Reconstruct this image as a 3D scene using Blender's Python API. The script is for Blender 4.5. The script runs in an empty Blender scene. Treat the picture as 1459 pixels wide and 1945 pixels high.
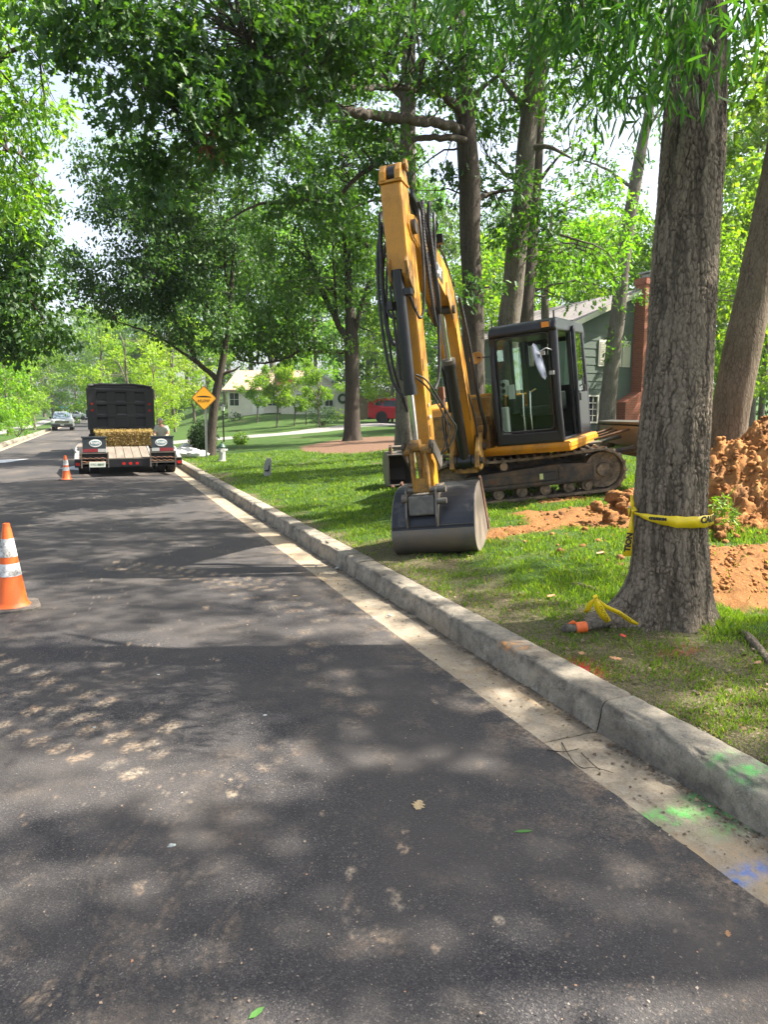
import bpy, math, random
import numpy as np
from mathutils import Vector, Matrix
R_ = math.radians
random.seed(7)
rng = np.random.default_rng(11)
scene = bpy.context.scene
COL = scene.collection

# ------------------------------------------------------------------ camera
FPX, PCX, PCY = 1348.0, 729.5, 972.5
PHI, THETA, EYE = R_(7.835), R_(21.99), 1.6
RV = np.array([math.cos(THETA), -math.sin(THETA), 0.0])
FV = np.array([math.sin(THETA), math.cos(THETA), 0.0])
ZV = np.array([0, 0, 1.0])
FWD = FV * math.cos(PHI) - ZV * math.sin(PHI)
UPV = ZV * math.cos(PHI) + FV * math.sin(PHI)
EYEV = np.array([0, 0, EYE])
cam_data = bpy.data.cameras.new('camera')
cam = bpy.data.objects.new('camera', cam_data)
COL.objects.link(cam)
cam.location = (0, 0, EYE)
cam.rotation_euler = (math.pi / 2 - PHI, 0, -THETA)
cam_data.sensor_fit = 'VERTICAL'
cam_data.sensor_height = 24.0
cam_data.lens = FPX / 1945.0 * 24.0
cam_data.clip_start = 0.05
cam_data.clip_end = 1500
scene.camera = cam

# ------------------------------------------------------------------ light
SUN_EL = R_(52)
SUN_CAM_AZ = R_(85)          # clockwise from the view direction
_az = THETA + SUN_CAM_AZ      # clockwise from +Y
SUN_DIR = Vector((math.sin(_az) * math.cos(SUN_EL), math.cos(_az) * math.cos(SUN_EL), math.sin(SUN_EL)))
sun_data = bpy.data.lights.new('sun', 'SUN')
sun_data.energy = 5.0
sun_data.angle = R_(0.55)
sun_data.color = (1.0, 0.93, 0.82)
sun = bpy.data.objects.new('sun', sun_data)
COL.objects.link(sun)
sun.rotation_euler = SUN_DIR.to_track_quat('Z', 'Y').to_euler()
world = bpy.data.worlds.new('World')
scene.world = world
world.use_nodes = True
wn = world.node_tree.nodes
sky = wn.new('ShaderNodeTexSky')
sky.sky_type = 'NISHITA'
sky.sun_disc = False
sky.sun_elevation = SUN_EL
sky.sun_rotation = _az
sky.altitude = 100
sky.air_density = 1.0
sky.dust_density = 4.0
sky.ozone_density = 1.0
wn['Background'].inputs['Strength'].default_value = 0.095
_hs = wn.new('ShaderNodeHueSaturation')      # thin summer haze: paler sky
_hs.inputs['Saturation'].default_value = 0.60
_hs.inputs['Value'].default_value = 1.15
world.node_tree.links.new(sky.outputs[0], _hs.inputs['Color'])
world.node_tree.links.new(_hs.outputs[0], wn['Background'].inputs['Color'])
scene.view_settings.view_transform = 'Standard'
scene.view_settings.look = 'None'
scene.view_settings.gamma = 1
scene.view_settings.exposure = 1.85
scene.view_settings.use_curve_mapping = False
scene.render.engine = 'CYCLES'
scene.cycles.max_bounces = 8
scene.cycles.transparent_max_bounces = 12
scene.cycles.use_denoising = True

def ray(px, py):
    return RV * (px - PCX) / FPX + UPV * (PCY - py) / FPX + FWD
def D(px, py, v):
    """point seen at a photo pixel at horizontal distance v ahead of the camera"""
    r = ray(px, py)
    return EYEV + r * (v / (r @ FV))
def UVW(u, v, z):
    return RV * u + FV * v + ZV * z

# ------------------------------------------------------------------ terrain
def sstep(a, b, x):
    t = np.clip((x - a) / (b - a), 0, 1)
    return t * t * (3 - 2 * t)
KERB_FACE, KERB_BACK, KERB_H = 2.29, 2.50, 0.165
def terrain(x, y):
    x = np.asarray(x, float); y = np.asarray(y, float)
    s = 0.080 - 0.018 * sstep(10, 22, y)
    h = 0.15 + s * (np.minimum(x, 14) - 2.45)
    h = h + 0.25 * sstep(8, 14, x) * (1 - sstep(10, 18, y))
    far = np.maximum(0, y - 34)
    h = h + 0.0011 * far ** 2 * sstep(5, 16, x) * (far < 60) + (far >= 60) * 0.0011 * 3600 * sstep(5, 16, x)
    # trench beside the clay heap
    h = h - 0.24 * np.exp(-(((x - 5.0) / 1.0) ** 4 + ((y - 3.75) / 0.42) ** 4))
    return h
def lterrain(x, y):
    x = np.asarray(x, float); y = np.asarray(y, float)
    return 0.13 + 0.035 * np.minimum(-4.5 - x, 12) + 0.012 * np.maximum(0, y - 95)
def hit(px, py):
    """where the ray through a photo pixel meets the right-hand lawn"""
    r = ray(px, py)
    ts = np.arange(1.0, 160.0, 0.05); P = EYEV[None] + r[None] * ts[:, None]
    below = P[:, 2] <= terrain(P[:, 0], P[:, 1])
    k = int(np.argmax(below)) if below.any() else len(ts) - 1
    lo, hi = ts[max(0, k - 1)], ts[k]
    for _ in range(8):
        m_ = (lo + hi) / 2; p = EYEV + r * m_
        if p[2] <= float(terrain(p[0], p[1])): hi = m_
        else: lo = m_
    return EYEV + r * hi

# ------------------------------------------------------------------ noise
def _hash(ix, iy, iz, seed):
    n = (ix * 374761393 + iy * 668265263 + iz * 2147483647 + seed * 1274126177) & 0xffffffff
    n = ((n ^ (n >> 13)) * 1274126177) & 0xffffffff
    n = ((n ^ (n >> 16)) * 2246822519) & 0xffffffff
    return ((n ^ (n >> 15)) & 0xffffff) / float(0xffffff)
def vnoise(p, seed=0):
    p = np.asarray(p, float)
    if p.shape[-1] == 2:
        p = np.concatenate([p, np.zeros(p.shape[:-1] + (1,))], -1)
    i = np.floor(p).astype(np.int64); f = p - i
    f = f * f * (3 - 2 * f)
    out = 0
    for dx in (0, 1):
        for dy in (0, 1):
            for dz in (0, 1):
                w = (f[..., 0] if dx else 1 - f[..., 0]) * (f[..., 1] if dy else 1 - f[..., 1]) * (f[..., 2] if dz else 1 - f[..., 2])
                out = out + w * _hash(i[..., 0] + dx, i[..., 1] + dy, i[..., 2] + dz, seed)
    return out
def fbm(p, oct=4, seed=0):
    p = np.asarray(p, float)
    a, s, t = 0.5, 0, 0
    for k in range(oct):
        s = s + a * vnoise(p * (2 ** k) + 17.3 * k, seed + k); t += a; a *= 0.5
    return s / t

# ------------------------------------------------------------------ object helpers
def tag(o, label=None, cat=None, group=None, kind=None):
    if label: o['label'] = label
    if cat: o['category'] = cat
    if group: o['group'] = group
    if kind: o['kind'] = kind
    return o
def empty(name, loc=(0, 0, 0), rot=(0, 0, 0)):
    o = bpy.data.objects.new(name, None)
    COL.objects.link(o)
    o.location = tuple(loc); o.rotation_euler = tuple(rot)
    o.empty_display_size = 0.2
    return o
def link_mesh(name, me, mats, parent=None):
    o = bpy.data.objects.new(name, me)
    COL.objects.link(o)
    if parent is not None: o.parent = parent
    for m in (mats if isinstance(mats, (list, tuple)) else [mats]):
        if m is not None: me.materials.append(m)
    return o
def copy_tree(o, parent=None):
    c = o.copy(); COL.objects.link(c)
    if parent is not None: c.parent = parent
    for ch in list(o.children): copy_tree(ch, c)
    return c
def np_mesh(name, verts, loops, sizes, smooth=False, matidx=None):
    me = bpy.data.meshes.new(name)
    verts = np.asarray(verts, np.float32); loops = np.asarray(loops, np.int32).ravel(); sizes = np.asarray(sizes, np.int32)
    me.vertices.add(len(verts)); me.vertices.foreach_set('co', verts.ravel())
    me.loops.add(len(loops)); me.loops.foreach_set('vertex_index', loops)
    me.polygons.add(len(sizes))
    st = np.zeros(len(sizes), np.int32); st[1:] = np.cumsum(sizes)[:-1]
    me.polygons.foreach_set('loop_start', st); me.polygons.foreach_set('loop_total', sizes)
    if smooth: me.polygons.foreach_set('use_smooth', np.ones(len(sizes), bool))
    if matidx is not None: me.polygons.foreach_set('material_index', np.asarray(matidx, np.int32))
    me.update(calc_edges=True)
    return me
def grid_mesh(name, X, Y, Z, attrs=None, smooth=True, wrap=False):
    """X,Y,Z are (rows, cols)"""
    r, c = X.shape
    v = np.stack([X, Y, Z], -1).reshape(-1, 3)
    idx = np.arange(r * c).reshape(r, c)
    if wrap:
        a = idx[:-1]; b = np.roll(idx, -1, 1)[:-1]; d = idx[1:]; e = np.roll(idx, -1, 1)[1:]
    else:
        a = idx[:-1, :-1]; b = idx[:-1, 1:]; d = idx[1:, :-1]; e = idx[1:, 1:]
    q = np.stack([a, b, e, d], -1).reshape(-1, 4)
    me = np_mesh(name, v, q, np.full(len(q), 4), smooth)
    for k, val in (attrs or {}).items():
        at = me.attributes.new(k, 'FLOAT', 'POINT')
        at.data.foreach_set('value', np.asarray(val, np.float32).ravel())
    return me

class MB:
    """collects boxes, bars, tubes and prisms; build() links them as one mesh"""
    def __init__(s): s.v = []; s.f = []; s.mi = []; s.M = Matrix.Identity(4); s.m = 0
    def _add(s, vs, fs, M=None):
        b = len(s.v); T = s.M @ M if M is not None else s.M
        s.v += [tuple(T @ Vector(p)) for p in vs]
        s.f += [tuple(b + i for i in f) for f in fs]
        s.mi += [s.m] * len(fs)
        return s
    def box(s, c, d, rot=(0, 0, 0), taper=1.0):
        x, y, z = d[0] / 2, d[1] / 2, d[2] / 2; t = taper
        vs = [(-x, -y, -z), (x, -y, -z), (x, y, -z), (-x, y, -z), (-x * t, -y * t, z), (x * t, -y * t, z), (x * t, y * t, z), (-x * t, y * t, z)]
        M = Matrix.Translation(c) @ (Matrix.Rotation(rot[2], 4, 'Z') @ Matrix.Rotation(rot[1], 4, 'Y') @ Matrix.Rotation(rot[0], 4, 'X'))
        return s._add(vs, [(0, 3, 2, 1), (4, 5, 6, 7), (0, 1, 5, 4), (1, 2, 6, 5), (2, 3, 7, 6), (3, 0, 4, 7)], M)
    def b(s, x0, x1, y0, y1, z0, z1):
        return s.box(((x0 + x1) / 2, (y0 + y1) / 2, (z0 + z1) / 2), (abs(x1 - x0), abs(y1 - y0), abs(z1 - z0)))
    def cyl(s, p0, p1, r0, r1=None, n=16, cap=True):
        r1 = r0 if r1 is None else r1
        p0 = Vector(p0); p1 = Vector(p1); d = p1 - p0
        q = d.to_track_quat('Z', 'Y').to_matrix()
        vs = []
        for p, r in ((p0, r0), (p1, r1)):
            for k in range(n):
                a = 2 * math.pi * k / n
                vs.append(tuple(p + q @ Vector((r * math.cos(a), r * math.sin(a), 0))))
        fs = [(k, (k + 1) % n, n + (k + 1) % n, n + k) for k in range(n)]
        if cap: fs += [tuple(reversed(range(n))), tuple(range(n, 2 * n))]
        return s._add(vs, fs)
    def tube(s, pts, r, n=8, cap=True):
        pts = [Vector(p) for p in pts]
        rs = r if isinstance(r, (list, tuple)) else [r] * len(pts)
        vs = []; prev = None
        for i, p in enumerate(pts):
            d = (pts[min(i + 1, len(pts) - 1)] - pts[max(i - 1, 0)]).normalized()
            if prev is None:
                a = d.orthogonal().normalized()
            else:
                a = prev - d * prev.dot(d)
                a = a.normalized() if a.length > 1e-6 else d.orthogonal().normalized()
            prev = a; c = d.cross(a)
            for k in range(n):
                t = 2 * math.pi * k / n
                vs.append(tuple(p + (a * math.cos(t) + c * math.sin(t)) * rs[i]))
        fs = []
        for i in range(len(pts) - 1):
            for k in range(n):
                fs.append((i * n + k, i * n + (k + 1) % n, (i + 1) * n + (k + 1) % n, (i + 1) * n + k))
        if cap: fs += [tuple(reversed(range(n))), tuple(range((len(pts) - 1) * n, len(pts) * n))]
        return s._add(vs, fs)
    def prism(s, poly, t0, t1, M=None):
        """poly in local XZ, extruded along Y from t0 to t1"""
        n = len(poly)
        vs = [(p[0], t0, p[1]) for p in poly] + [(p[0], t1, p[1]) for p in poly]
        ar = sum(poly[i][0] * poly[(i + 1) % n][1] - poly[(i + 1) % n][0] * poly[i][1] for i in range(n))
        fs = [(k, (k + 1) % n, n + (k + 1) % n, n + k) for k in range(n)] + [tuple(reversed(range(n))), tuple(range(n, 2 * n))]
        if (ar > 0) == (t1 > t0): fs = [tuple(reversed(f)) for f in fs]
        return s._add(vs, fs, M)
    def lathe(s, prof, c=(0, 0, 0), n=24, M=None):
        """prof: list of (r, z)"""
        vs = []; fs = []
        for r, z in prof:
            for k in range(n):
                a = 2 * math.pi * k / n
                vs.append((c[0] + r * math.cos(a), c[1] + r * math.sin(a), c[2] + z))
        for i in range(len(prof) - 1):
            for k in range(n):
                fs.append((i * n + k, i * n + (k + 1) % n, (i + 1) * n + (k + 1) % n, (i + 1) * n + k))
        fs += [tuple(reversed(range(n))), tuple(range((len(prof) - 1) * n, len(prof) * n))]
        return s._add(vs, fs, M)
    def build(s, name, mats, parent=None, bevel=0, smooth=None, seg=2):
        me = bpy.data.meshes.new(name)
        me.from_pydata(s.v, [], s.f)
        mats = mats if isinstance(mats, (list, tuple)) else [mats]
        if len(mats) > 1: me.polygons.foreach_set('material_index', s.mi)
        if smooth is not None:
            me.shade_smooth(); me.set_sharp_from_angle(angle=R_(smooth))
        me.update()
        o = link_mesh(name, me, mats, parent)
        if bevel:
            m = o.modifiers.new('bevel', 'BEVEL'); m.width = bevel; m.segments = seg; m.limit_method = 'ANGLE'; m.angle_limit = R_(35)
            m.harden_normals = False
        return o
def B(name, mats, parent, *boxes, bevel=0):
    m = MB()
    for q in boxes: m.b(*q)
    return m.build(name, mats, parent, bevel)
def text_obj(s, size, mat, parent=None, name='lettering', M=None, ext=0.001, xs=1.0, track=1.0, bold=0.0):
    cu = bpy.data.curves.new('t', 'FONT'); cu.body = s; cu.size = size; cu.extrude = ext
    cu.align_x = 'CENTER'; cu.align_y = 'CENTER'; cu.resolution_u = 3; cu.space_character = track; cu.offset = bold
    o = bpy.data.objects.new('t', cu); COL.objects.link(o)
    bpy.context.view_layer.update()
    me = bpy.data.meshes.new_from_object(o.evaluated_get(bpy.context.evaluated_depsgraph_get()))
    bpy.data.objects.remove(o)
    me.transform(Matrix.Diagonal((xs, 1, 1, 1)))
    if M is not None: me.transform(M)
    me.name = name
    me.materials.clear()
    return link_mesh(name, me, mat, parent)

# ------------------------------------------------------------------ materials
def newmat(name):
    m = bpy.data.materials.new(name); m.use_nodes = True
    nt = m.node_tree; b = nt.nodes['Principled BSDF']
    return m, nt, b
def N(nt, t, **kw):
    n = nt.nodes.new(t)
    for k, v in kw.items():
        if k.startswith('_'): setattr(n, k[1:], v)
        else:
            key = int(k[1:]) if k[0] == 'i' and k[1:].isdigit() else k
            n.inputs[key].default_value = v
    return n
def L(nt, a, b): nt.links.new(a, b)
def rgba(c): return (c[0], c[1], c[2], 1)
def coords(nt, kind='Object'):
    return N(nt, 'ShaderNodeTexCoord').outputs[kind]
def noise_out(nt, co, scale, detail=4, rough=0.6, stretch=None, dist=0):
    if stretch:
        mp = N(nt, 'ShaderNodeMapping'); mp.inputs['Scale'].default_value = stretch
        L(nt, co, mp.inputs['Vector']); co = mp.outputs[0]
    n = N(nt, 'ShaderNodeTexNoise', Scale=scale, Detail=detail, Roughness=rough, Distortion=dist)
    L(nt, co, n.inputs['Vector'])
    return n.outputs['Fac']
def ramp(nt, fac, stops):
    r = N(nt, 'ShaderNodeValToRGB')
    e = r.color_ramp.elements
    while len(e) < len(stops): e.new(0.5)
    for k, (p, c) in enumerate(stops):
        e[k].position = p; e[k].color = rgba(c) if len(c) == 3 else c
    L(nt, fac, r.inputs[0])
    return r.outputs[0]
def rampv(nt, fac, a, b):
    m = N(nt, 'ShaderNodeMapRange', _clamp=True); m.inputs[1].default_value = a; m.inputs[2].default_value = b
    L(nt, fac, m.inputs[0]); return m.outputs[0]
def mix(nt, fac, a, b):
    m = N(nt, 'ShaderNodeMix', _data_type='RGBA')
    for sock, val in ((m.inputs['Factor'], fac), (m.inputs[6], a), (m.inputs[7], b)):
        if hasattr(val, 'links') or isinstance(val, bpy.types.NodeSocket): L(nt, val, sock)
        elif isinstance(val, (int, float)): sock.default_value = val
        else: sock.default_value = rgba(val)
    return m.outputs[2]
def math_(nt, op, a, b=0.0):
    m = N(nt, 'ShaderNodeMath', _operation=op)
    for k, val in ((0, a), (1, b)):
        if isinstance(val, bpy.types.NodeSocket): L(nt, val, m.inputs[k])
        else: m.inputs[k].default_value = val
    return m.outputs[0]
def attr(nt, name):
    return N(nt, 'ShaderNodeAttribute', _attribute_name=name).outputs['Fac']
def bump(nt, b, h, strength=0.4, dist=0.01):
    n = N(nt, 'ShaderNodeBump', Strength=strength, Distance=dist)
    L(nt, h, n.inputs['Height']); L(nt, n.outputs[0], b.inputs['Normal'])
def worn(name, base, dirt=None, rough=0.5, metal=0.0, scale=6, amt=(0.5, 0.75), bstr=0.15, var=0.12, stretch=None, fine=60, bd=0.004, spec=0.5):
    """paint or metal with dirt patches, slight tone drift and fine relief"""
    m, nt, b = newmat(name)
    co = coords(nt)
    n1 = noise_out(nt, co, scale, 6, 0.65, stretch)
    n2 = noise_out(nt, co, fine, 4, 0.7)
    base2 = tuple(c * (1 - var) for c in base)
    col = mix(nt, rampv(nt, n2, 0.3, 0.7), base, base2)
    if dirt is not None:
        f = math_(nt, 'MULTIPLY', rampv(nt, n1, amt[0], amt[1]), rampv(nt, n2, 0.2, 0.6))
        col = mix(nt, f, col, dirt)
        r = N(nt, 'ShaderNodeMapRange'); L(nt, f, r.inputs[0]); r.inputs[3].default_value = rough; r.inputs[4].default_value = 0.85
        L(nt, r.outputs[0], b.inputs['Roughness'])
    else: b.inputs['Roughness'].default_value = rough
    L(nt, col, b.inputs['Base Color'])
    b.inputs['Metallic'].default_value = metal
    b.inputs['Specular IOR Level'].default_value = spec
    bump(nt, b, math_(nt, 'ADD', n2, n1), bstr, bd)
    return m
def glassmat(name, tint=(0.75, 0.85, 0.8), refl=0.6):
    m = bpy.data.materials.new(name); m.use_nodes = True; nt = m.node_tree; nt.nodes.clear()
    out = N(nt, 'ShaderNodeOutputMaterial')
    tr = N(nt, 'ShaderNodeBsdfTransparent'); tr.inputs[0].default_value = rgba(tint)
    gl = N(nt, 'ShaderNodeBsdfGlossy'); gl.inputs['Roughness'].default_value = 0.03
    fr = N(nt, 'ShaderNodeFresnel', IOR=1.45)
    f = math_(nt, 'MULTIPLY', fr.outputs[0], refl)
    mx = N(nt, 'ShaderNodeMixShader'); L(nt, f, mx.inputs[0]); L(nt, tr.outputs[0], mx.inputs[1]); L(nt, gl.outputs[0], mx.inputs[2])
    L(nt, mx.outputs[0], out.inputs[0])
    return m
M = {}
M['yellow'] = worn('yellow_paint', (0.60, 0.26, 0.016), (0.20, 0.12, 0.055), 0.36, 0, 3.2, (0.45, 0.74), 0.12, 0.14, (1, 1, 0.45), 45)
M['yellow_dirty'] = worn('dirty_yellow_paint', (0.40, 0.20, 0.03), (0.07, 0.05, 0.035), 0.55, 0, 8, (0.38, 0.64), 0.25, 0.25)
M['black'] = worn('black_paint', (0.011, 0.011, 0.013), (0.06, 0.05, 0.04), 0.35, 0, 4, (0.6, 0.9), 0.06)
M['black_matt'] = worn('black_rubber', (0.022, 0.022, 0.023), (0.07, 0.055, 0.04), 0.75, 0, 5, (0.5, 0.85), 0.2)
M['steel_dark'] = worn('bare_dark_steel', (0.075, 0.07, 0.065), (0.16, 0.13, 0.10), 0.42, 0.6, 5, (0.45, 0.8), 0.15)
M['steel_worn'] = worn('scoured_steel', (0.15, 0.138, 0.12), (0.25, 0.185, 0.12), 0.5, 0.55, 4, (0.45, 0.75), 0.12, 0.2, (1, 1, 1))
M['chrome'] = worn('chrome_rod', (0.65, 0.64, 0.62), None, 0.12, 1.0, bstr=0.0)
M['hose'] = worn('rubber_hose', (0.02, 0.02, 0.021), (0.09, 0.08, 0.07), 0.5, 0, 20, (0.5, 0.8), 0.3)
M['rubber_dusty'] = worn('dusty_track_rubber', (0.060, 0.053, 0.046), (0.34, 0.25, 0.16), 0.9, 0, 7, (0.34, 0.60), 0.35)
M['frame_dirty'] = worn('muddy_black_steel', (0.028, 0.027, 0.027), (0.20, 0.125, 0.065), 0.6, 0, 4, (0.42, 0.68), 0.3)
M['glass'] = glassmat('green_tint_glass', (0.86, 0.93, 0.89), 0.5)
M['white_plastic'] = worn('off_white_plastic', (0.55, 0.54, 0.50), (0.3, 0.27, 0.22), 0.5)
M['red_lens'] = worn('red_lens', (0.45, 0.015, 0.012), None, 0.25)
M['amber_lens'] = worn('amber_lens', (0.8, 0.30, 0.04), None, 0.25)
M['clear_lens'] = worn('clear_lens', (0.7, 0.7, 0.68), None, 0.15)
M['white_paint'] = worn('white_paint', (0.74, 0.74, 0.72), (0.5, 0.48, 0.44), 0.4)
M['grey_metal'] = worn('galvanised_steel', (0.38, 0.38, 0.37), (0.24, 0.22, 0.2), 0.45, 0.5)
M['rust'] = worn('rusty_steel', (0.16, 0.075, 0.04), (0.05, 0.03, 0.02), 0.8, 0, 12, (0.4, 0.7), 0.4)
M['tyre'] = worn('tyre_rubber', (0.02, 0.02, 0.02), (0.06, 0.055, 0.05), 0.85, 0, 8)
M['alloy'] = worn('alloy_wheel', (0.55, 0.55, 0.55), None, 0.3, 0.8)
M['dark_glass'] = worn('dark_window', (0.02, 0.025, 0.03), None, 0.06, 0, bstr=0)
# ================================================================== GROUND
def worley(P, cell, seed=3):
    """F2-F1 of a jittered grid; P is (...,2)"""
    q = P / np.array(cell); i = np.floor(q).astype(np.int64)
    f1 = np.full(q.shape[:-1], 9.0); f2 = f1.copy(); idv = f1.copy()
    for dx in (-1, 0, 1):
        for dy in (-1, 0, 1):
            c = i + (dx, dy)
            jx = _hash(c[..., 0], c[..., 1], c[..., 0] * 0, seed); jy = _hash(c[..., 0], c[..., 1], c[..., 0] * 0 + 1, seed)
            d = np.hypot(c[..., 0] + jx - q[..., 0], c[..., 1] + jy - q[..., 1])
            n1 = d < f1
            f2 = np.where(n1, f1, np.minimum(f2, d)); idv = np.where(n1, _hash(c[..., 0], c[..., 1], c[..., 0] * 0 + 2, seed), idv)
            f1 = np.minimum(f1, d)
    return f2 - f1, idv
def rows_y(y0, y1, k, mn):
    ys = [y0]
    while ys[-1] < y1: ys.append(ys[-1] + max(mn, k * max(0.3, abs(ys[-1])) ** 1.25))
    return np.array(ys)

# ---- asphalt
m, nt, b = newmat('asphalt')
co = coords(nt)
n1 = noise_out(nt, co, 170, 3, 0.7); n2 = noise_out(nt, co, 1.1, 5, 0.6); n3 = noise_out(nt, co, 45, 4, 0.75)
vo = N(nt, 'ShaderNodeTexVoronoi', Scale=210.0); L(nt, co, vo.inputs['Vector'])
agg = ramp(nt, vo.outputs['Color'], [(0.0, (0.016, 0.016, 0.018)), (0.60, (0.044, 0.042, 0.045)), (0.84, (0.078, 0.072, 0.069)), (1.0, (0.21, 0.19, 0.165))])
base = mix(nt, rampv(nt, n2, 0.35, 0.7), agg, (0.064, 0.058, 0.054))
dustc = mix(nt, rampv(nt, noise_out(nt, co, 6, 3), 0.35, 0.65), (0.33, 0.285, 0.22), (0.37, 0.255, 0.16))
speck = rampv(nt, n3, 0.42, 0.60)
df = math_(nt, 'MULTIPLY', attr(nt, 'dust'), math_(nt, 'ADD', math_(nt, 'MULTIPLY', speck, 0.85), 0.15))
col = mix(nt, df, base, dustc)
haze_ = mix(nt, math_(nt, 'MULTIPLY', rampv(nt, noise_out(nt, co, 0.55, 4, 0.55), 0.46, 0.80), 0.16), col, (0.125, 0.108, 0.095))
chip = rampv(nt, noise_out(nt, co, 110, 3, 0.6), 0.70, 0.74)
col = mix(nt, math_(nt, 'MULTIPLY', chip, 0.8), haze_, (0.34, 0.32, 0.28))
L(nt, col, b.inputs['Base Color']); b.inputs['Roughness'].default_value = 0.82
b.inputs['Specular IOR Level'].default_value = 0.22
bump(nt, b, math_(nt, 'ADD', n1, math_(nt, 'MULTIPLY', vo.outputs['Distance'], 0.8)), 0.55, 0.004)
M['asphalt'] = m

def stamp(X, Y, cx, cy, lx, ly, ang, soft=0.25):
    """soft box stamp"""
    c, s = math.cos(ang), math.sin(ang)
    u = (X - cx) * c + (Y - cy) * s; v = -(X - cx) * s + (Y - cy) * c
    return (1 - sstep(lx / 2 * (1 - soft), lx / 2 * (1 + soft), np.abs(u))) * (1 - sstep(ly / 2 * (1 - soft), ly / 2 * (1 + soft), np.abs(v)))
def road_dust(X, Y):
    P2 = np.stack([X, Y], -1)
    d = np.zeros_like(X)
    # tread-lug prints left in clay: rows of short slanted bars
    r2 = random.Random(5)
    def lugs(px0, py0, px1, py1, nb, w, strength, skew=0.5):
        a = EYEV + ray(px0, py0) * (EYE / -ray(px0, py0)[2]); c = EYEV + ray(px1, py1) * (EYE / -ray(px1, py1)[2])
        dx, dy = c[0] - a[0], c[1] - a[1]; ln = math.hypot(dx, dy); ang = math.atan2(dy, dx)
        out = np.zeros_like(X)
        for k in range(nb):
            t = (k + 0.5) / nb
            for sd in (-1, 1):
                if r2.random() < 0.10: continue
                ox = -math.sin(ang) * sd * w * 0.27; oy = math.cos(ang) * sd * w * 0.27
                st_ = strength * r2.uniform(0.35, 1)
                out = np.maximum(out, st_ * stamp(X, Y, a[0] + dx * t + ox + r2.uniform(-.02, .02), a[1] + dy * t + oy + (0.5 * sd) * ln / nb * 0.4, ln / nb * 0.42, w * 0.42, ang + sd * skew))
        return out
    d = np.maximum(d, lugs(-60, 1262, 330, 1415, 11, 0.30, 1.25, 0.25))
    d = np.maximum(d, lugs(-60, 1345, 300, 1470, 9, 0.26, 1.0, 0.25))
    d = np.maximum(d, lugs(200, 1075, 540, 1118, 16, 0.40, 0.8, 0.3))
    d = np.maximum(d, lugs(420, 1110, 640, 1180, 9, 0.36, 0.5, 0.3))
    d = np.maximum(d, lugs(560, 1200, 700, 1390, 6, 0.30, 0.35, 0.3))
    d = np.maximum(d, lugs(380, 1500, 560, 1420, 5, 0.2, 0.35, 0.3))
    d *= 0.55 + 0.65 * sstep(0.35, 0.55, fbm(P2 * 34, 3, 5))
    # crumbled clay patches
    for (px, py, r, s_) in ((665, 1665, 0.040, 1), (755, 1715, 0.045, 0.6), (430, 1510, 0.055, 0.8), (265, 1690, 0.035, 0.5), (80, 1910, 0.05, 0.6), (820, 1810, 0.02, 0.6), (945, 1755, 0.022, 0.9),
                            (765, 1620, 0.022, 0.9), (770, 1590, 0.018, 0.9), (612, 1555, 0.02, 0.8), (200, 1283, 0.03, 0.9), (240, 1232, 0.025, 0.8), (300, 1230, 0.025, 0.8), (390, 1160, 0.04, 0.8), (830, 1335, 0.03, 0.8), (410, 1260, 0.025, 0.7)):
        g = EYEV + ray(px, py) * (EYE / -ray(px, py)[2])
        wx = (fbm(P2 * 22 + px, 3, 61) - .5) * r * 2.6; wy = (fbm(P2 * 22 + py, 3, 62) - .5) * r * 2.6
        q = np.hypot(X - g[0] + wx, (Y - g[1]) * .8 + wy) / (r * .85)
        n = fbm(P2 * 70, 3, 9)
        d = np.maximum(d, s_ * sstep(0.50, 0.62, np.exp(-q * q * 0.9) * (0.45 + n * 1.1)) * 1.1)
    # general grit, more towards the gutter
    g1 = sstep(0.60, 0.80, fbm(P2 * 6, 5, 21)) * 0.14
    g2 = sstep(0.76, 0.83, fbm(P2 * 75, 3, 31)) * 0.7 * sstep(0.35, 0.7, fbm(P2 * 1.3, 3, 35))
    edge = np.exp(-(1.95 - X) / 0.16) * sstep(0.40, 0.6, fbm(P2 * (9), 4, 41)) * 0.5
    d = np.maximum(d, np.maximum(g1, np.maximum(g2, edge)))
    # arcs scraped by the turning tracks
    for (px, py, r, a0, a1, s_) in ((560, 1760, 0.42, 1.8, 4.4, 0.5), (640, 1800, 0.34, 2.0, 4.2, 0.45), (480, 1640, 0.5, 2.2, 4.0, 0.35), (300, 1580, 0.7, 2.6, 3.9, 0.3), (760, 1740, 0.14, 2.0, 4.6, 0.9), (160, 1720, 0.25, 2.0, 4.3, 0.35), (900, 1650, 0.3, -.6, 1.2, 0.3), (700, 1560, .75, 2.3, 3.6, .3), (420, 1850, .35, 2., 4., .4)):
        g = EYEV + ray(px, py) * (EYE / -ray(px, py)[2])
        an = np.arctan2(Y - g[1], X - g[0]) % (2 * math.pi); rr = np.hypot(X - g[0], Y - g[1]) + 0.02 * (fbm(P2 * 6, 2, 7) - .5)
        inn = sstep(a0, a0 + 0.4, an) * (1 - sstep(a1 - 0.4, a1, an))
        line = np.exp(-((rr - r) / 0.010) ** 2) + 0.8 * np.exp(-((rr - r - 0.04) / 0.009) ** 2) + 0.5 * np.exp(-((rr - r + 0.03) / 0.014) ** 2)
        d = np.maximum(d, 0.75 * s_ * inn * np.minimum(1, line) * sstep(0.35, 0.6, fbm(P2 * 30, 2, 3)))
    return np.clip(d, 0, 1)
ys = np.r_[-14, -6, -1.0, rows_y(0.4, 16, 0.0062, 0.005)]
xs = np.r_[np.arange(-3.9, -2.6, 0.13), np.arange(-2.6, 1.93, 0.014), [1.95]]
X, Y = np.meshgrid(xs, ys)
crown_ = 0.010 + 0.02 * (1 - ((X + 1.0) / 2.9) ** 2)
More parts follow.
